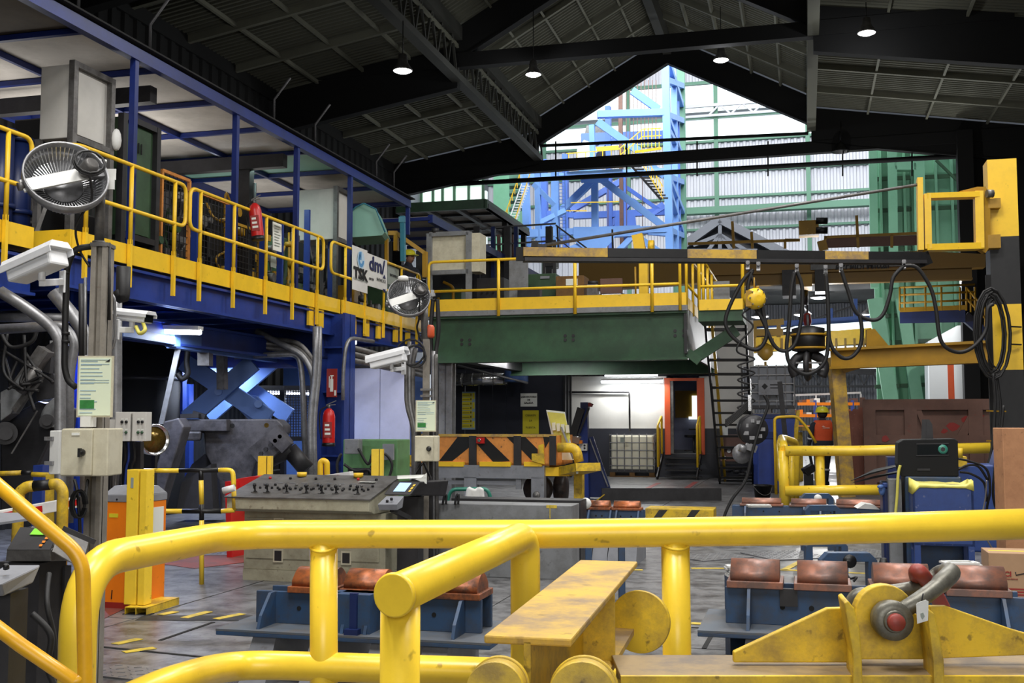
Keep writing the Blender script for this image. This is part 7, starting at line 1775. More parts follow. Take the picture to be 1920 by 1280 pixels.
# conduit on the post
mb=MB().path(roundp([f1(170,462,0),f1(140,466,-.02),f1(125,500,-.02),f1(122,620,-.02),f1(121,690,-.02),f1(128,715,-.02),f1(143,726,-.02)],.1),.017,10)
for y in (512,625,640):c_=f1(123,y,-.02);mb.tube(c_-Z*.008,c_+Z*.008,.022,10)
one('bent_conduit',mb,'rubber','dark bent conduit looping down the left side of the concrete post','pipe')
for i,(x,y0,y1,r_,m_) in enumerate(((153,532,670,.016,'steel_dark'),(160,520,665,.009,'galv'),(205,455,600,.008,'rubber'))):
    mb=MB().tube(f1(x,y0,.02),f1(x,y1,.02),r_,10);one('cable_duct',mb,m_,['dark tube','thin bright tube','thin black cable'][i]+' running down the concrete post','pipe')
mb=MB().path(roundp([f1(207,548,.3),f1(215,560,.3),f1(216,640,.3),f1(205,665,.3)],.05),.009,8);one('thin_conduit',mb,'galv','thin curved conduit right of the concrete post','pipe')
mb=MB()
for k in range(5):
    c_=f1(143+k*1.5,945,-.12-.01*k);mb.path([c_+Vector((.035*math.cos(t*.5),.01,.07*math.sin(t*.5))) for t in range(13)],.007,6,closed=False)
mb.path(smoothp([f1(140,900,.0),f1(146,930,-.1),f1(150,1000,-.1),f1(148,1060,-.05)]),.009,6);mb.path(smoothp([f1(165,898,.0),f1(160,930,-.1),f1(158,960,-.1)]),.008,6)
one('cable_coil',mb,'rubber','small coil of black cable hanging below the beige isolator box','cable')
# post 2
Y2=10.2
def f2(x,y,o_=0):return P(x,y,Y2+o_)
T=thing('concrete_post','second grey post carrying a floodlight, camera and notice in front of the striped tub','post',(f2(797,900).x,Y2+.1,0))
x0=f2(791,900).x;x1=f2(803,900).x;mb=MB().box(x0,x1,Y2+.03,Y2+.12,0,f2(797,635).z);part('shaft',mb,'concrete_post',T)
mb=MB().tube(f2(797,640,.07),f2(795,558,.07),.035,12);part('top_tube',mb,'steel',T)
mb=MB().box(x0-.02,x1+.02,Y2,Y2+.14,f2(797,732).z,f2(797,728).z);mb.box(x0-.02,x1+.02,Y2,Y2+.14,f2(797,744).z,f2(797,740).z);part('clamp',mb,'steel',T)
mb=MB()
for x in (786,808):mb.bar((f2(x,900).x,Y2+.1,0),f2(x,790,.1),.03)
part('frame',mb,'steel_dark',T)
TF2,k2=flood(f2(766,559,-.12),(.15,-.9,.35),.19,'silver finned floodlight on the second post before the green platform',f2(800,556,0))
mb=MB().path(smoothp([k2+Vector((.0,-.05,-.05)),f2(786,595,-.1),f2(782,615,-.05),f2(790,640,0)]),.009,6);part('supply_cable',mb,'rubber',TF2)
mb=MB().lathe([(.05,0),(.05,.04),(.03,.05)],f2(756,527,-.1),Z,12);part('top_sensor',mb,'white',TF2)
mb=MB().bar(f2(795,556,0),f2(816,552,0),.04,.03);mb.box(f2(808,552).x,f2(814,552).x,Y2-.03,Y2+.03,f2(810,556).z,f2(810,544).z);one('cross_bracket',mb,'galv','galvanised cross bracket at the top of the second post','bracket')
camera_box(728,671,10.0,.38,.13,.13,2.9,-.22,'white camera housing left of the second post pointing left',f2(757,690,-.02))
notice(779,818,750,809,10.05,'framed work instruction with a green photo on the second post')
T=thing('switch_cabinet','cream isolator box with a black rotary switch on the second post','switch box',f2(799,866,-.2))
a=P(777,865,9.95);b=P(813,817,9.95);mb=MB().box(a.x,b.x+.04,9.97,10.18,a.z,b.z);part('case',mb,'cream',T,bev=.006)
mb=MB().box(a.x+.004,b.x-.004,9.95,9.968,a.z+.005,b.z-.005);dr=part('door',mb,'cream',T,bev=.004)
c_=P(804,841,9.94);mb=MB().lathe([(.024,0),(.024,.01),(.012,.035)],c_,(0,-1,0),14);part('rotary_knob',mb,'black',dr)
for i,(x,xb) in enumerate(((762,775),(768,778),(774,782),(812,812),(817,818))):
    mb=MB().path(roundp([f2(x+ (6 if i <3 else 0),640+i*6,.15),f2(x,680,.15),f2(x,760,.15),f2(xb,800,.15),Vector((f2(xb,900).x,Y2+.15,0))],.1),.022,8);one('grey_conduit',mb,'galv' if i % 2 else 'steel',['outermost','second','third','fourth','rightmost'][i]+' of the five conduits running down beside the second post','pipe','conduits beside the second post')
mb=MB().path([f2(770,660,-.02)+Vector((.13*math.cos(t*.42),0,.12*math.sin(t*.42))) for t in range(15)],.01,6,closed=True);mb.path([f2(778,668,-.02)+Vector((.1*math.cos(t*.42),0,.1*math.sin(t*.42))) for t in range(15)],.01,6,closed=True);one('cable_loop',mb,'rubber','loose black cable loops by the second camera','cable')
mb=MB().lathe([(.05,0),(.055,.02),(.055,.1),(.04,.12)],f2(804,633,.1),Z,12);one('beacon',mb,'orange_door','dull orange beacon behind the second post','beacon')
for i,x in enumerate((812,820)):
    mb=MB().path(roundp([f2(x,470+95,.5),f2(x,560,.5),f2(x-5+8*i,620,.5),f2(x-3,660,.5),f2(x-6,700,.4)],.1),.022,8);one('dark_hose',mb,'rubber',['left','right'][i]+' dark hose of the pair dropping behind the second post','pipe')
mb=MB().path(smoothp([f2(785,868,0),f2(780,890,-.05),f2(786,905,-.05),f2(798,910,-.05),f2(808,900,-.05),f2(800,880,-.02),f2(795,868,0)]),.012,6);mb.path(smoothp([f2(792,868,0),f2(770,905,-.1),f2(776,925,-.1),f2(790,915,-.1)]),.01,6);one('cable_tangle',mb,'rubber','tangle of black cables under the cream isolator box','cable')
# orange barrier box, yellow light curtain post
T=thing('barrier_cabinet','orange barrier cabinet with a grey chamfered lid at lower left','barrier cabinet',G(240,1142))
Yo=G(240,1142).y;uo=tob(G(235,1142))[1]
a=tob(onU(191,1100,uo));b=tob(onU(262,1100,uo));zt=tob(onU(230,941,uo))[2];zl=tob(onU(230,908,uo))[2]
mb=MB().bb(a[0],b[0],uo,uo+.34,0.02,zt);part('body',mb,'orange',T,bev=.004)
mb=MB().hexa([B(a[0]-.005,uo-.005,zt),B(b[0]+.005,uo-.005,zt),B(b[0]+.005,uo+.345,zt),B(a[0]-.005,uo+.345,zt),B(a[0]-.005,uo-.005,zt+.055),B(b[0]+.005,uo-.005,zt+.055),B(b[0]+.005,uo+.345,zt+.055),B(a[0]-.005,uo+.345,zt+.055)])
mb.hexa([B(a[0]-.005,uo-.005,zt+.055),B(b[0]+.005,uo-.005,zt+.055),B(b[0]+.005,uo+.345,zt+.055),B(a[0]-.005,uo+.345,zt+.055),B(a[0]+.02,uo+.1,zt+.12),B(b[0]-.02,uo+.1,zt+.12),B(b[0]-.02,uo+.25,zt+.12),B(a[0]+.02,uo+.25,zt+.12)]);part('lid',mb,'grey_frame',T,bev=.004)
mb=MB().tube(B((a[0]+b[0])/2-.05,uo-.008,zt+.02),B((a[0]+b[0])/2-.05,uo,zt+.02),.008,10);part('lock',mb,'ink',T)
mb=MB().bb(a[0]+.05,a[0]+.13,uo-.003,uo,zt-.12,zt-.09);part('sticker',mb,'paper_yellow',T)
mb=MB().bar(B(a[0]+.1,uo-.004,zt-.42),B(a[0]+.2,uo-.004,zt-.36),.004,.012,up=Z);mb.bar(B(a[0]+.09,uo-.004,zt-.75),B(a[0]+.095,uo-.004,zt-.68),.004,.01,up=Z);part('scratch',mb,'ink',T)
mb=MB().bb(b[0],b[0]+.004,uo+.05,uo+.3,zt-.3,zt-.05);part('side_notice',mb,'paper',T)
mb=MB().bb(a[0]-.002,b[0]+.002,uo-.002,uo+.342,0,.05);part('plinth',mb,'red_sign',T)
LC=thing('light_curtain_post','yellow aluminium light curtain post on a yellow channel foot at lower left','post',G(262,1150))
Yl=G(262,1148).y;ulc=tob(G(262,1148))[1]
def lc(x,y,o_=0):return onU(x,y,ulc+o_)
va,vb=tob(lc(236,1140))[0],tob(lc(274,1140))[0];zt=tob(lc(255,880))[2];wv_=vb-va
mb=MB().bb(va,va+wv_*.58,ulc-.03,ulc+.07,.06,zt);part('profile',mb,'yellow',LC,bev=.004)
mb=MB().bb(va+wv_*.66,vb,ulc-.03,ulc+.07,.06,zt);part('profile',mb,'yellow',LC,bev=.004)
mb=MB().bb(va+wv_*.58,va+wv_*.66,ulc,ulc+.06,.06,zt-.003);part('optic_slot',mb,'black',LC)
mb=MB().bb(va+wv_*.2,va+wv_*.34,ulc-.032,ulc-.03,zt-.14,zt-.06);part('marking',mb,'print_grey',LC)
mb=MB();d_=(G(338,1125)-G(262,1150)).normalized();s_=d_.cross(Z);o0=G(262,1150)-d_*.06
for w0,w1,z0,z1 in ((-.09,-.085,.0,.055),(.085,.09,.0,.055),(-.003,.003,0,.055),(-.09,.09,.05,.057)):
    mb.hexa([o0+s_*w0+Z*z0,o0+s_*w1+Z*z0,o0+s_*w1+d_*.5+Z*z0,o0+s_*w0+d_*.5+Z*z0,o0+s_*w0+Z*z1,o0+s_*w1+Z*z1,o0+s_*w1+d_*.5+Z*z1,o0+s_*w0+d_*.5+Z*z1])
part('channel_foot',mb,'yellow_worn',LC)
mb=MB().bar(o0+d_*.0,o0+d_*.08,.22,.01);part('base_shim',mb,'ink',LC)
for i,(x0,x1,y0,Y) in enumerate(((483,508,855,12.5),(696,718,842,12.5))):
    T=thing('light_curtain_post',['short yellow light curtain post left of the red arm, behind the desk','yellow light curtain post right of the red arm, behind the desk'][i],'post',(P((x0+x1)/2,900,Y).x,Y,0));a=P(x0,900,Y);b=P(x1,y0,Y)
    mb=MB().box(a.x,a.x+ (b.x-a.x)*.65,Y,Y+.12,0,b.z);mb.box(a.x+ (b.x-a.x)*.72,b.x,Y,Y+.12,0,b.z);part('profile',mb,'yellow',T)
    mb=MB().box(a.x+ (b.x-a.x)*.65,a.x+ (b.x-a.x)*.72,Y+.02,Y+.1,0,b.z);part('optic_slot',mb,'ink',T)
mb=MB().path(roundp([(P(601,900,13).x,13,0),P(601,866,13),P(606,863,13),P(613,866,13),(P(613,900,13).x,13.1,0)],.1),.035,10);one('yellow_hoop',mb,'yellow_rail','narrow yellow hoop at the foot of the blue column','hoop')
# barrier arms
def barrier(p,q,label,stripes,w_=.035,h_=.09,grp='red and white barrier arms'):
    T=thing('boom_barrier',label,'barrier arm',(V3(p)+V3(q))/2,grp);p=V3(p);q=V3(q)
    mb=MB().bar(p,q,w_,h_);part('arm',mb,'white',T,bev=.005)
    for s0,s1 in stripes:mb=MB();a=p.lerp(q,s0);b=p.lerp(q,s1);mb.bar(a,b,w_+.006,h_*.55);part('red_stripe',mb,'red',T)
    return T
barrier(P(-60,978,8.4),P(160,938,9.2),'red and white barrier arm entering from the left edge',[(0,.6),(.8,.95)])
T=barrier(P(452,920,12.6),P(660,890,12.2),'red and white striped barrier arm lying behind the control desk',[(.1,.35),(.5,.58),(.68,.74),(.86,.9)],.09,.08)
mb=MB().tube(P(418,920,9.8),P(440,914,9.8),.03,12);part('round_tip',mb,'white',T)
mb=MB().bar(P(444,900,12),P(448,1060,12),.06,.4);mb.prism(PP([(442,915),(442,898),(475,893),(520,893),(520,915)],12),(0,.3,0));q_=P(446,1060,12);one('red_barrier_housing',mb,'red','bright red barrier housing behind the control desk','barrier cabinet')
# striped hoops at left
def hoopbar(segs,r,label,grp='yellow and black tube barriers'):
    T=thing('hoop_barrier',label,'barrier',segs[0][0][0],grp)
    for pts,m_ in segs:mb=MB().path(pts,r,10);part('tube_section',mb,m_,T)
    return T
Yh=9.9
def hh(x,y,Y=Yh):return P(x,y,Y)
T=hoopbar([([hh(270,882),hh(336,882)],'yellow'),([hh(336,882),hh(410,881)],'black'),(roundp([hh(410,881),hh(436,881),hh(438,900),hh(438,912)],.06),'yellow'),
             ([hh(274,958),hh(342,958)],'yellow'),([hh(342,958),hh(415,958)],'black'),([hh(415,958),hh(440,956)],'yellow'),([hh(438,912),hh(440,956)],'yellow_worn'),
             ([hh(377,882),hh(377,900)],'black'),([hh(377,900),hh(378,945)],'yellow'),([hh(378,945),hh(378,975)],'black'),([hh(378,975),Vector((hh(380,1000).x,Yh,0))],'yellow')],.022,'yellow and black tube barrier beside the light curtain post')
Yh2=8.3
hoopbar([(roundp([Vector((hh(32,960,8.3).x,8.3,0)),hh(36,922,8.3),hh(50,912,8.3),hh(64,911,8.3)],.1),'yellow_worn'),([hh(64,911,8.3),hh(95,908,8.3)],'black'),(roundp([hh(95,908,8.3),hh(108,906,8.3),hh(118,920,8.3),Vector((hh(118,960,8.3).x,8.3,0))],.1),'yellow_worn')],.042,'thick yellow and black hoop in front of the left barrier arm')
hoopbar([([hh(-10,888,9.4),hh(41,886,9.4)],'yellow_worn'),([hh(41,886,9.4),hh(60,886,9.4)],'black'),([hh(60,889,9.4),hh(112,891,9.4)],'yellow_worn'),([hh(-5,888,9.4),Vector((hh(-5,900,9.4).x,9.4,0))],'black')],.022,'thin yellow and black rail at the far left behind the hoop')
mb=MB();a=P(84,945,9.2);b=P(112,888,9.2);mb.box(a.x,b.x,9.2,9.26,0,b.z);one('yellow_plate',mb,'yellow_worn','yellow plate behind the thick striped hoop','plate')
mb=MB();a=P(62,885,10.5);b=P(80,872,10.5);mb.box(a.x,b.x,10.5,10.7,0,b.z);one('blue_bin',mb,'blue','small blue bin seen under the white enclosure','bin')
# control desk
DK=thing('control_desk','long beige control desk with a black panel of buttons and joysticks','desk',G(600,1098))
ud=tob(G(595,1092))[1]
def dk(x,y,o_=0):return onU(x,y,ud+o_)
a=tob(dk(456,1090));b=tob(dk(722,1090));zc=tob(dk(600,985))[2]
mb=MB().bb(a[0],b[0],ud,ud+.5,.1,zc+.12);part('cabinet_body',mb,'cream_dirty',DK,bev=.005)
mb=MB().bb(a[0],b[0],ud-.01,ud+.5,0,.1);part('plinth',mb,'cream_dirty',DK)
for t in (.02,.5):
    mb=MB();v_=a[0]+ (b[0]-a[0])*t;mb.bb(v_,v_+ (b[0]-a[0])*.46,ud-.012,ud,.2,zc+.06);dr=part('door',mb,'cream_dirty',DK,bev=.003)
    for z in (zc-.06,.32 if False else zc-.34):
        mb=MB();w0=v_+ (b[0]-a[0])*.2;mb.bb(w0,w0+.1,ud-.018,ud-.012,z,z+.12);gr_=part('vent_frame',mb,'cream',dr)
        mb=MB().bb(w0+.015,w0+.085,ud-.021,ud-.018,z+.015,z+.105);part('vent_grille',mb,'steel_dark',dr)
al=tob(dk(425,935,-.35));bl=tob(dk(700,935,-.3));z0=tob(dk(560,935,-.3))[2];vL,vR=tob(dk(425,935,-.3))[0],tob(dk(692,935,-.3))[0]
zb_=z0+.16;uf,ub_=ud-.3,ud+.42
mb=MB().prism([B(vL,uf,z0),B(vL,ub_,zb_),B(vL,ub_,zb_-.3),B(vL,uf+.12,z0-.13),B(vL,uf,z0-.1)],BV* (vR-vL));part('desk_head',mb,'cream_dirty',DK,bev=.006)
nrm=(B(0,ub_-uf,zb_-z0)).normalized();dv=nrm;pn=BV.cross(dv).normalized()
if pn.z <0:pn=-pn
Lp_=math.hypot(ub_-uf,zb_-z0)
def dpt(s,t,h=0):return B(vL,uf,z0)+BV* ((vR-vL)*s)+dv* (Lp_*t)+pn*h
mb=MB().hexa([dpt(-.01,-.02,.001),dpt(1.01,-.02,.001),dpt(1.01,1.02,.001),dpt(-.01,1.02,.001),dpt(-.01,-.02,.012),dpt(1.01,-.02,.012),dpt(1.01,1.02,.012),dpt(-.01,1.02,.012)]);part('panel_top',mb,'steel',DK)
random.seed(11)
def btn(s,t,m_='black',r_=.013,h_=.02):mb=MB();c_=dpt(s,t,.012);mb.lathe([(r_,0),(r_,h_*.6),(r_*.8,h_)],c_,pn,8);return part('push_button',mb,m_,DK)
for i in range(12):btn(.06+i*.078,.5,random.choice(['black','black','red','black','steel']))
for i in range(20):btn(.1+i*.043,.36,'black',.012)
for i in range(9):btn(.3+i*.075,.3+.02* (i % 2),'black',.012)
for i in range(6):btn(.12+i*.15+random.uniform(-.03,.03),.8,random.choice(['black','red','black']),.014)
for s_ in (.15,.24,.38,.52,.63,.73,.88):
    c_=dpt(s_,.2,.012);mb=MB().bar(c_-BV*.03,c_+BV*.03,.055,.004);js=part('joystick_plate',mb,'steel',DK)
    mb=MB().lathe([(.02,0),(.008,.015),(.008,.05),(.016,.055),(.016,.075),(.004,.08)],c_,pn,10);part('joystick',mb,'black',js)
for i in range(7):c_=dpt(.22+.09*i,.62,.013);mb=MB().bar(c_-BV*.03,c_+BV*.03,.02,.003);part('name_strip',mb,'grey_frame',DK)
c_=dpt(.84,.72,.013);mb=MB().bar(c_-BV*.08,c_+BV*.08,.1,.003);part('paper_note',mb,'paper',DK)
for i,s_ in enumerate((.3,.72)):
    c_=dpt(s_,.93,.012);mb=MB().lathe([(.045,0),(.047,.04),(.043,.04),(.04,.002)],c_,Z,18);one('tape_roll',mb,'yellow_rail',['left roll of yellow tape on the control desk','right roll of yellow tape on the control desk'][i],'tape')
# monitor box right of desk
T=thing('display_terminal','dark display terminal with a pale blue screen right of the control desk','terminal',P(765,1060,9.9).xy.to_3d())
ut=tob(P(760,920,9.7))[1]
def tp(x,y,o_=0):return onU(x,y,ut+o_)
a=tob(tp(722,927))[0];b=tob(tp(772,927))[0];zb_=tob(tp(745,927))[2];zt=tob(tp(750,903))[2]
mb=MB().hexa([B(a,ut-.05,zb_),B(b,ut-.05,zb_),B(b+.2,ut+.35,zb_-.03),B(a+.2,ut+.35,zb_-.03),B(a+.06,ut+.05,zt),B(b+.06,ut+.05,zt),B(b+.22,ut+.38,zt),B(a+.22,ut+.38,zt)]);part('casing',mb,'steel_dark',T,bev=.01)
def fq(s,t,o_):return B(a,ut-.05,zb_).lerp(B(b,ut-.05,zb_),s).lerp(B(a+.06,ut+.05,zt).lerp(B(b+.06,ut+.05,zt),s),t)+Vector((0,-o_,o_*.3))
mb=MB().add([fq(.28,.25,.006),fq(.72,.25,.006),fq(.72,.9,.006),fq(.28,.9,.006)],[(0,1,2,3)]);part('screen',mb,'screen_blue',T)
mb=MB()
for t in (.25,.45,.65):mb.add([fq(.84,t,.006),fq(.92,t,.006),fq(.92,t+.14,.006),fq(.84,t+.14,.006)],[(0,1,2,3)])
part('key',mb,'yellow_rail',T)
mb=MB();q_=tp(770,930,.2);mb.bar(q_,(q_.x,q_.y,0),.14,.2,up=BV);part('pedestal',mb,'steel_dark',T)
mb=MB().prism([tp(745,898,.1),tp(800,896,.1),tp(800,890,.3),tp(745,892,.3)],Z*.004);mb.prism([tp(778,898,.1),tp(800,907,.1),tp(800,886,.1),tp(790,895,.1)],BU*.005);one('loose_papers',mb,'paper','loose white papers lying on the dark display terminal','paper')
T=thing('twin_button_box','small grey box with two black buttons below the display terminal','switch box',P(730,960,9.4))
mb=MB();a=P(712,953,9.35);b=P(748,936,9.35);mb.hexa([(a.x,9.3,a.z-.01),(b.x-.01,9.3,a.z-.01),(b.x+.02,9.46,a.z),(a.x+.03,9.46,a.z),(a.x-.01,9.28,a.z+.04),(b.x-.01,9.28,a.z+.04),(b.x+.03,9.48,b.z+.02),(a.x+.04,9.48,b.z+.02)]);part('case',mb,'grey_frame',T,bev=.003)
mb=MB()
for x,y in ((726,941),(734,937)):c_=P(x,y+1,9.33);mb.lathe([(.012,0),(.012,.02),(.006,.025)],c_,Z,10)
part('push_button',mb,'black',T)
mb=MB();q_=P(735,955,9.4);mb.bar(q_,q_+Vector((.12,.3,-.1)),.04);part('bracket',mb,'steel_dark',T)
# weighing terminal at far left
T=thing('weighing_terminal','grey weighing terminal with a green display at the far left','terminal',P(95,1200,4.4).xy.to_3d())
uw=tob(P(90,1020,4.3))[1]
def wq(x,y,o_=0):return onU(x,y,uw+o_)
A_=[wq(13,1030),wq(94,1030),wq(110,991,.12),wq(38,988,.12)]
mb=MB().hexa([wq(10,1052,.02),wq(96,1052,.02),wq(150,1050,.3),wq(60,1035,.3),A_[0],A_[1],wq(150,1008,.3),wq(60,985,.3)]);part('casing',mb,'steel',T,bev=.004)
mb=MB().prism([A_[0],A_[1],A_[2],A_[3]],Vector((0,.004,-.004)));part('face',mb,'steel_dark',T)
def wf_(s,t):return A_[0].lerp(A_[1],s).lerp(A_[3].lerp(A_[2],s),t)+Vector((0,-.004,.003))
mb=MB().add([wf_(.36,.66),wf_(.82,.66),wf_(.84,.95),wf_(.4,.95)],[(0,1,2,3)]);part('display',mb,'screen_green',T)
mb=MB()
for k in range(3):mb.add([wf_(.72+.03*k,.12+.17*k),wf_(.79+.03*k,.12+.17*k),wf_(.79+.03*k,.22+.17*k),wf_(.72+.03*k,.22+.17*k)],[(0,1,2,3)])
part('key',mb,'orange',T)
mb=MB().prism([wq(98,1034),wq(150,1065,.1),wq(165,1010,.3),wq(112,992,.15)],Vector((.004,.004,0)));part('side_panel',mb,'steel',T)
mb=MB().bar(wq(118,990,.12),wq(178,1016,.2),.025,.02);part('handle',mb,'steel_dark',T)
mb=MB();q_=wq(60,1050,.12);mb.bar(q_,(q_.x+.0,q_.y,0),.16,.2,up=BV);q2=wq(120,1060,.2);mb.bar(q2,(q2.x,q2.y,0),.04);part('pedestal',mb,'steel_dark',T)
mb=MB().prism([wq(-10,985,.2),wq(60,975,.35),wq(50,965,.45),wq(-10,965,.45)],Z*.01);part('rear_tray',mb,'grey_frame',T)
T=thing('round_button_box','light grey box with a single black button at the left edge','switch box',P(15,1120,3.4))
a=P(-25,1100,3.3);b=P(42,1062,3.3)
mb=MB().hexa([(a.x,3.25,a.z-.02),(b.x-.03,3.25,a.z-.02),(b.x,3.38,a.z+.0),(a.x,3.38,a.z+.0),(a.x,3.22,a.z+.02),(b.x-.025,3.22,a.z+.02),(b.x+.005,3.42,a.z+.05),(a.x,3.42,a.z+.05)]);part('case',mb,'grey_frame',T,bev=.005)
mb=MB();c_=P(12,1066,3.3);mb.lathe([(.009,0),(.009,.012),(.006,.016)],c_,(0,-.35,1),14);part('push_button',mb,'black',T)
mb=MB().box(P(5,1150,3.35).x-.04,P(45,1150,3.35).x-.02,3.3,3.42,0,a.z-.02);part('stand',mb,'steel_dark',T)
mb=MB();p_=P(60,1150,4.0);mb.path(smoothp([p_,P(95,1190,4),P(90,1250,4),P(110,1300,4)]),.012,6);mb.path(smoothp([P(92,1075,4.2),P(88,1130,4.1),P(102,1200,4.1),P(105,1290,4.1)]),.01,6);one('floor_cable',mb,'rubber','black cable hanging below the weighing terminal','cable')
# =============================== FOREGROUND RAIL ===============================
FR=thing('tube_barrier','thick yellow tube guard rail running right across the foreground','barrier',(P(960,1000,4.3).x,4.3,0))
rr=.0565
post0=P(148,1100,3.45)
tl=[Vector((post0.x,3.45,0)),P(150,1055,3.45),P(430,1002,4.42),P(700,1001,4.42),P(1010,1001,4.36),P(1500,994,4.22),P(1990,980,4.05)]
pts=roundp(tl[:4],.22,10)+ [tl[4],tl[5],tl[6]]
radii=[.0585]*len(pts)
mb=MB().path(pts,rr,28);part('top_rail',mb,'yellow',FR)
ll=[P(200,1330,3.7),P(330,1275,4.0),P(450,1248,4.42),P(620,1250,4.42),P(1000,1262,4.36),P(1990,1290,4.05)]
mb=MB().path(smoothp(ll[:4],8)+ [ll[4],ll[5]],rr,28);part('low_rail',mb,'yellow',FR)
for x,Y in ((607,4.43),(1266,4.3)):
    p_=P(x,1003 if x <700 else 998,Y);mb=MB().tube((P(x+4,1200,Y).x,Y,0),(p_.x,Y,p_.z-.004),.055,28);part('post',mb,'yellow',FR)
    mb=MB();q_=Vector((p_.x,Y,p_.z));mb.path([q_+Vector((.058*math.cos(t),.058*math.sin(t),-.03-.03*abs(math.sin(t)))) for t in [k*math.pi/12 for k in range(24)]],.006,6,closed=True);part('weld_seam',mb,'yellow',FR)
RT=thing('return_rail','short yellow tube rail pointing at the viewer with a round end plate','barrier',Vector((P(742,1115,3.07).x,3.07,0)))
e0=P(740,1115,3.05);e1=P(985,1003,4.22);d_=(e1-e0).normalized()
mb=MB().path(roundp([e0,e1+d_*.0,Vector((e1.x+.0,e1.y,0))],.1,8),rr,28);part('rail',mb,'yellow',RT)
mb=MB().lathe([(.062,0),(.062,.01),(.058,.016)],e0+d_*.006,-d_,32);part('end_cap',mb,'yellow',RT,bev=.002)
x_=P(750,1250,3.14).x;mb=MB().tube((x_,3.14,0),(x_,3.14,e0.z+.0),.0565,28);part('post',mb,'yellow',RT)
# thin handrail lower left
HR=thing('thin_handrail','thin orange yellow handrail sloping down across the lower left corner','guard rail',P(152,1150,2.85).xy.to_3d())
mb=MB().path(roundp([P(-80,845,2.85),P(155,1045,2.85),P(160,1275,2.85),P(158,1400,2.85)],.05,8),.0185,20);part('rail',mb,'yellow_warm',HR)
mb=MB().path([P(-80,1120,2.85),P(40,1210,2.85),P(140,1278,2.85),P(158,1268,2.85)],.0185,20);part('mid_rail',mb,'yellow_warm',HR)
mb=MB();p_=P(158,1350,2.85);mb.tube((p_.x,2.85,0),p_,.0185,16);part('post',mb,'yellow_warm',HR)
# =============================== LIFTING BEAM ===============================
LB=thing('lifting_beam','worn yellow lifting beam with gusset plates and round end discs in the lower right foreground','lifting beam',(P(1500,1250,2.9).x,2.9,0))
def lbp(x,y,Y=2.85):return P(x,y,Y)
# cross member: wide flange beam coming toward the viewer
f0l=P(902,1192,2.22);f0r=P(1075,1196,2.22);wf2=f0r.x-f0l.x
zt=(f0l.z+f0r.z)/2
cF=Vector(((f0l.x+f0r.x)/2,2.22,zt));bk=P(1140,1052,3.3);zbk=bk.z
cB=Vector((P(1141,1052,0+3.35).x,3.35,P(1141,1052,3.35).z))
# flange level: solve depth so that it is horizontal
tz=zt;gq_=G(1141,1051,tz);cB=gq_
d_=(cB-cF).normalized();s_=d_.cross(Z).normalized();hb=.2
mb=MB().bar(cF-Z*.008,cB-Z*.008,wf2*.97,.017);part('top_flange',mb,'yellow_dirty',LB,bev=.004)
mb=MB().bar(cF-Z* (hb/2),cB-Z* (hb/2),.014,hb-.02);part('web',mb,'yellow_worn',LB)
mb=MB().bar(cF-Z* (hb-.008),cB-Z* (hb-.008),wf2*.97,.017);part('bottom_flange',mb,'yellow_dirty',LB)
mb=MB();L_=(cB-cF).length;mb.bar(cF+d_*L_*.55+s_* (wf2*.25)-Z*hb/2,cF+d_* (L_*.55+.012)+s_* (wf2*.25)-Z*hb/2,wf2*.46,hb-.03);part('stiffener',mb,'yellow_worn',LB)
for i,(x,y,r_,Y) in enumerate(((1200,1165,56,3.3),(928,1297,55,2.1),(1092,1305,63,2.1))):
    c_=P(x,y,Y);r2=pxw(r_,Y);ax=(Vector((-.35,-.93,.05)) if i == 0 else Vector((-.12,-1,.1))).normalized()
    mb=MB().lathe([(r2,-.012),(r2*1.02,0),(r2,.012)] if i == 0 else [(r2,-.05),(r2,.0),(r2*.97,.006)],c_,ax,40);part('end_disc',mb,'yellow_worn',LB)
    if i:mb=MB().lathe([(r2*1.05,-.075),(r2*1.05,-.06),(r2*1.0,-.06)],c_,ax,40);part('disc_ring',mb,'yellow_worn',LB)
# main beam running right
a=P(1150,1262,2.72);b=P(2050,1262,2.72);zf=P(1400,1245,2.75).z
mb=MB().box(P(1158,1250,2.7).x,P(2050,1250,2.7).x,2.63,2.86,zf-.014,zf);part('top_flange',mb,'dust_shaded',LB,bev=.002)
mb=MB().box(P(1158,1250,2.7).x,P(2050,1250,2.7).x,2.618,2.631,zf-.015,zf+.001);part('flange_edge',mb,'yellow_worn',LB)
mb=MB().box(P(1158,1250,2.7).x,P(2050,1250,2.7).x,2.73,2.745,zf-.25,zf-.014);mb.box(P(1158,1250,2.7).x,P(2050,1250,2.7).x,2.62,2.86,zf-.264,zf-.25);part('web',mb,'yellow_worn',LB)
def plate(pts,Y,th,nm='gusset_plate',m_='yellow_worn',bev=.003):
    mb=MB().prism(PP(pts,Y),(0,th,0));return part(nm,mb,m_,LB,bev=bev)
plate([(1376,1242),(1376,1222),(1552,1140),(1585,1139),(1590,1242)],2.735,.02)
plate([(2010,1225),(1990,1205),(1900,1180),(1775,1136),(1745,1136),(1742,1235)],2.735,.02)
arc_=[(1656+55*math.cos(t),1148-52*math.sin(t)) for t in [math.pi*k/14 for k in range(15)]]
plate([(1745,1236),(1741,1165)]+ [(x+3,y) for x,y in arc_]+ [(1606,1236)],2.73,.035,'lug_plate')
for pts,Y in (([(1583,1130),(1590,1126),(1602,1140),(1612,1180),(1616,1230),(1618,1300),(1600,1300),(1600,1230)],2.6),([(1738,1140),(1752,1150),(1762,1190),(1770,1240),(1772,1300),(1752,1300),(1750,1240)],2.6)):
    mb=MB();P0=PP(pts,Y);mb.prism(P0,(.02,.12,0));part('cross_plate',mb,'yellow_worn',LB,bev=.003)
mb=MB()
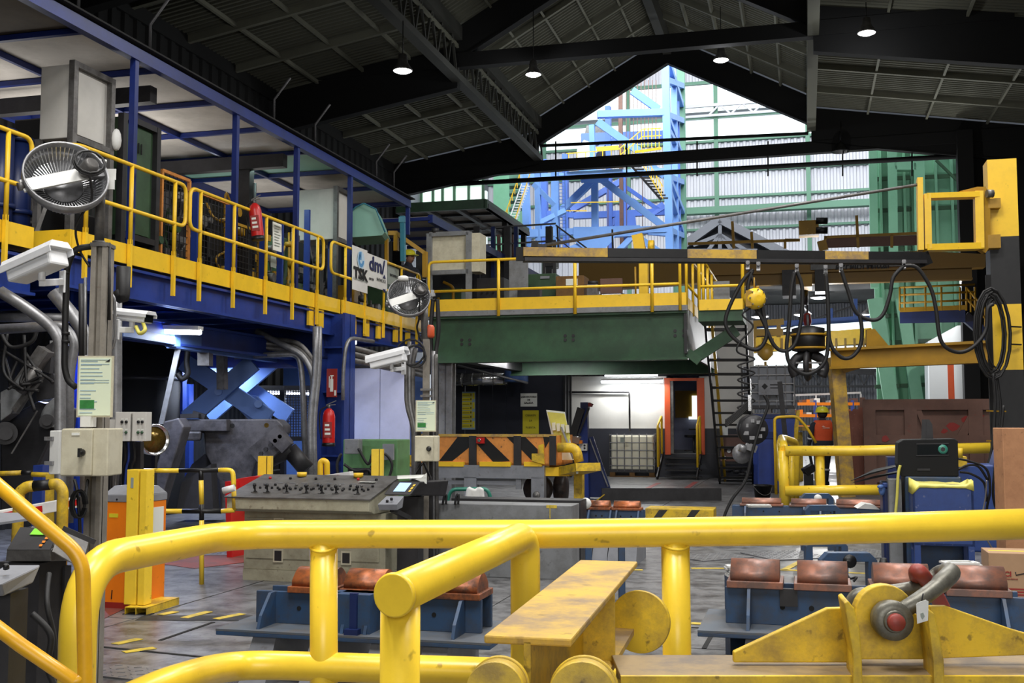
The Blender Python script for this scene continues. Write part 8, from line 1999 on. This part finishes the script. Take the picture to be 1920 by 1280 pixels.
for x in (-.1,1.0,1.9):
    for y in (2.5,3.0):mb.bar((x,y,0),(x,y,zf-.29),.08)
    mb.bar((x,2.15 if x <0 else 2.45,zf-.29),(x,3.05,zf-.29),.09,.05)
mb.bar((-.1,2.2,0),(-.1,2.2,zf-.29),.08);mb.bar((-.1,2.5,.2),(1.9,2.5,.2),.06)
one('beam_trestle',mb,'steel_dark','dark trestle carrying the yellow lifting beam','trestle')
# shackle
SH=thing('shackle','large grey bow shackle with a red pin lying over the lug of the lifting beam','shackle',P(1672,1165,2.68))
c_=P(1672,1162,2.69);c2=c_+Vector((0,.2,0))
mb=MB();r_e=pxw(36,2.69)
for cc in (c_,c2):mb.lathe([(r_e*.55,-.02),(r_e*.97,-.022),(r_e*1.02,0),(r_e*.97,.022),(r_e*.55,.02)],cc,(0,1,0),28)
p1=P(1690,1148,2.69);w_=[c_+Vector((.03,0,.025)),P(1715,1130,2.69),P(1750,1105,2.72),P(1778,1080,2.76),P(1782,1072,2.83),P(1762,1074,2.90),P(1725,1100,2.9),c2+Vector((.03,0,.03))]
sp_=smoothp(w_,8);n_=len(sp_);rad=[.02+.003* (1 if 18 <i <36 else 0) for i in range(n_)]
mb.path(sp_,.024,16,radii=rad);part('bow',mb,'shackle',SH)
mb=MB().lathe([(.001,.04),(pxw(15,2.66),.04),(pxw(16,2.66),.032),(pxw(16,2.66),-.24),(.001,-.24)],c_,(0,-1,0),28);part('pin',mb,'red_worn',SH)
mb=MB().lathe([(pxw(19,2.66),.022),(pxw(21,2.66),.018),(pxw(21,2.66),.0)],c_+Vector((0,-.004,0)),(0,-1,0),28);part('collar',mb,'shackle',SH)
mb=MB().path(smoothp([P(1768,1140,3.0),P(1752,1110,2.93),P(1735,1085,2.87),P(1724,1072,2.84),P(1718,1073,2.86),P(1722,1090,2.95)],8),.02,14);one('red_shackle',mb,'red_worn','dull red shackle bow crossing behind the grey one','shackle')
T=thing('paper_tag','white paper inspection tag tied to the grey shackle bow','tag',P(1728,1150,2.66))
mb=MB().prism(PP([(1718,1133),(1720,1130),(1736,1124),(1741,1127),(1740,1163),(1720,1169)],2.55),(0,.0015,0));part('card',mb,'white',T)
mb=MB().path(PP([(1728,1132),(1729,1122),(1731,1112)],2.56),.0015,4);part('wire_tie',mb,'ink',T)
mb=MB().prism(PP([(1726,1150),(1731,1148),(1734,1155),(1730,1161),(1727,1156)],2.548),(0,.001,0));part('grease_smudge',mb,'print_grey',T)
# =============================== PEOPLE ===============================
def person(name,label,loc,yaw,pose,vest=True,scale=1.0,mats=('cloth_dark','vest')):
    T=thing(name,label,'person',loc,None,yaw)
    J_=pose;names=list(J_.keys())
    E_=[('pelvis','waist'),('waist','chest'),('chest','neck'),('neck','head'),('pelvis','hipL'),('hipL','kneeL'),('kneeL','ankL'),('ankL','toeL'),('pelvis','hipR'),('hipR','kneeR'),('kneeR','ankR'),('ankR','toeR'),
          ('chest','shL'),('shL','elL'),('elL','wrL'),('chest','shR'),('shR','elR'),('elR','wrR')]
    rad=dict(pelvis=.155,waist=.145,chest=.165,neck=.06,head=.07,hip=.1,knee=.065,ank=.045,toe=.04,sh=.075,el=.052,wr=.036)
    me=bpy.data.meshes.new('body');me.from_pydata([J_[n] for n in names],[(names.index(a),names.index(b)) for a,b in E_],[])
    ob=bpy.data.objects.new('tmp',me);COL.objects.link(ob);ob.modifiers.new('s','SKIN').use_smooth_shade=True
    for i,n in enumerate(names):
        r_=rad[n.rstrip('LR')] if n not in rad else rad[n];sv=me.skin_vertices[0].data[i];sv.radius=(r_,r_* (.72 if n in ('chest','waist','pelvis') else 1));sv.use_root=(n == 'pelvis')
    m_=ob.modifiers.new('d','SUBSURF');m_.levels=2;m_.render_levels=2
    bpy.context.view_layer.update();dm=bpy.data.meshes.new_from_object(ob.evaluated_get(bpy.context.evaluated_depsgraph_get()));bpy.data.objects.remove(ob)
    dm.materials.clear();dm.materials.append(M[mats[0]]);o=bpy.data.objects.new('body',dm);COL.objects.link(o);o.parent=T
    hd=V3(J_['head'])
    def Lp(n_,mb,m_,par=T):return part(n_,mb,m_,par,local=True)
    mb=MB().ball(hd+Vector((0,-.01,.03)),.098,.84,1.0,1.22,18,12);mb.ball(hd+Vector((0,-.115,.02)),.018,.8,1.2,1.3,8,6)
    for s in (-1,1):mb.ball(hd+Vector((s*.085,0,.02)),.026,.5,.8,1.2,8,6)
    h_=Lp('head',mb,'skin')
    mb=MB()
    for s in (-1,1):mb.ball(hd+Vector((s*.034,-.098,.045)),.011,1,.6,.8,8,6)
    mb.bar(hd+Vector((-.025,-.104,-.035)),hd+Vector((.025,-.104,-.035)),.01,.008);Lp('eyes_and_mouth',mb,'hair',h_)
    mb=MB().ball(hd+Vector((0,.02,.045)),.105,.9,.95,1.05,16,10);Lp('hair',mb,'hair')
    mb=MB().lathe([(.155,.0),(.15,.012),(.128,.02),(.125,.06),(.105,.105),(.06,.135),(.001,.142)],hd+Vector((0,0,.07)),Z,24)
    mb.prism([hd+Vector((x,y,.075)) for x,y in ((-.09,-.1),(.09,-.1),(.06,-.19),(-.06,-.19))],Z*.01);hm=Lp('helmet',mb,'helmet')
    for s in ('L','R'):
        w_=V3(J_['wr'+s]);e_=V3(J_['el'+s]);d_=(w_-e_).normalized();sd_=d_.cross(Vector((0,1,0))).normalized()
        if sd_.length <.1:sd_=Vector((1,0,0))
        n_=d_.cross(sd_).normalized();mb=MB().ball(w_+d_*.05,.042,1,.8,1.15,10,8)
        for k in range(4):
            f0=w_+d_*.07+sd_* (-.03+.02*k);L=(.06,.072,.068,.055)[k];mb.path([f0,f0+d_*L*.55+n_*.006,f0+d_*L*.9+n_*.022],.0095,6)
        t0=w_+d_*.03+sd_*.036;mb.path([t0,t0+sd_*.025+d_*.025,t0+sd_*.03+d_*.055],.011,6);Lp('hand',mb,'skin' if mats[0] != 'cloth_dark' else 'black')
        a_=V3(J_['ank'+s]);t_=V3(J_['toe'+s]);f_=(t_-a_);f_.z=0;f_.normalize();sf=f_.cross(Z)
        mb=MB();b0=Vector((a_.x,a_.y,0));mb.hexa([b0-f_*.08-sf*.05,b0-f_*.08+sf*.05,b0+f_*.2+sf*.045,b0+f_*.2-sf*.045,b0-f_*.07-sf*.05+Z*.13,b0-f_*.07+sf*.05+Z*.13,b0+f_*.16+sf*.035+Z*.06,b0+f_*.16-sf*.035+Z*.06]);bo=Lp('boot',mb,'black');bo.modifiers.new('b','BEVEL').width=.02
    if vest:
        p_=V3(J_['pelvis']);c_=V3(J_['chest']);n_=20;mb=MB();vs=[]
        lv=[(p_+Z*.09,.19,.15),(V3(J_['waist'])+Z*.02,.185,.15),(c_+Z*-.05,.2,.155),(c_+Z*.1,.215,.15),(c_+Z*.2,.16,.11),(V3(J_['neck'])+Z*-.02,.08,.08)]
        for q_,rx,ry in lv:vs += [q_+Vector((rx*math.cos(2*math.pi*k/n_),ry*math.sin(2*math.pi*k/n_),0)) for k in range(n_)]
        mb.add(vs,[(i*n_+k,i*n_+ (k+1) % n_,(i+1)*n_+ (k+1) % n_,(i+1)*n_+k) for i in range(5) for k in range(n_)],True);v_=Lp('vest',mb,mats[1])
        mb=MB();cc=c_+Vector((0,.158,.02));mb.box(cc.x-.08,cc.x+.06,cc.y-.004,cc.y+.003,cc.z,cc.z+.015);mb.prism([cc+Vector((-.0,0,.03)),cc+Vector((.08,0,.035)),cc+Vector((.05,0,.06))],(0,.003,0));Lp('vest_print',mb,'vest_text',v_)
        mb=MB().lathe([(.185,0),(.2,-.02),(.2,-.13),(.19,-.15)],p_+Z*.1,Z,20);Lp('jacket_skirt',mb,'cloth_dark')
    for s in ('L','R'):
        k_=V3(J_['knee'+s]);a_=V3(J_['ank'+s]);q_=k_.lerp(a_,.35);mb=MB().lathe([(.066,0),(.066,.05)],q_,(k_-a_).normalized(),16);Lp('reflective_band',mb,'reflect')
        e_=V3(J_['el'+s]);w_=V3(J_['wr'+s]);q_=e_.lerp(w_,.35);mb=MB().lathe([(.053,0),(.053,.04)],q_,(e_-w_).normalized(),14);Lp('reflective_band',mb,'reflect')
    T.scale=(scale*1.12,scale*1.05,scale)
    return T
walk=dict(pelvis=(0,0,.93),waist=(0,0,1.06),chest=(0,0,1.28),neck=(0,0,1.47),head=(0,-.02,1.58),
            hipL=(.09,0,.88),kneeL=(.11,-.04,.48),ankL=(.11,.1,.09),toeL=(.12,-.05,.04),hipR=(-.09,0,.88),kneeR=(-.12,-.14,.5),ankR=(-.12,-.2,.09),toeR=(-.12,-.36,.04),
            shL=(.2,0,1.4),elL=(.26,.02,1.14),wrL=(.27,-.06,.9),shR=(-.2,0,1.4),elR=(-.27,.05,1.14),wrR=(-.3,-.02,.9))
person('person','person in orange vest and yellow helmet seen from behind beside the yellow gantry post',G(1545,913),math.pi+.1,walk)
wk2=dict(walk);wk2.update(kneeL=(.1,-.02,.48),ankL=(.1,0,.09),toeL=(.11,-.15,.04),kneeR=(-.1,-.02,.5),ankR=(-.1,0,.09),toeR=(-.11,-.15,.04),elL=(.27,-.12,1.15),wrL=(.18,-.34,1.12),elR=(-.27,-.1,1.15),wrR=(-.16,-.34,1.1))
pw_=B(V0-.55,un(765,560,V0-.55),ZF)
wtop=P(768,462,pw_.y).z;
person('person','person in dark clothes and yellow helmet standing on the left platform behind the banners',Vector((pw_.x,pw_.y,ZF)),1.0,wk2,vest=False)
print('objects',len(bpy.data.objects),'things',len([o for o in bpy.data.objects if o.parent is None]))
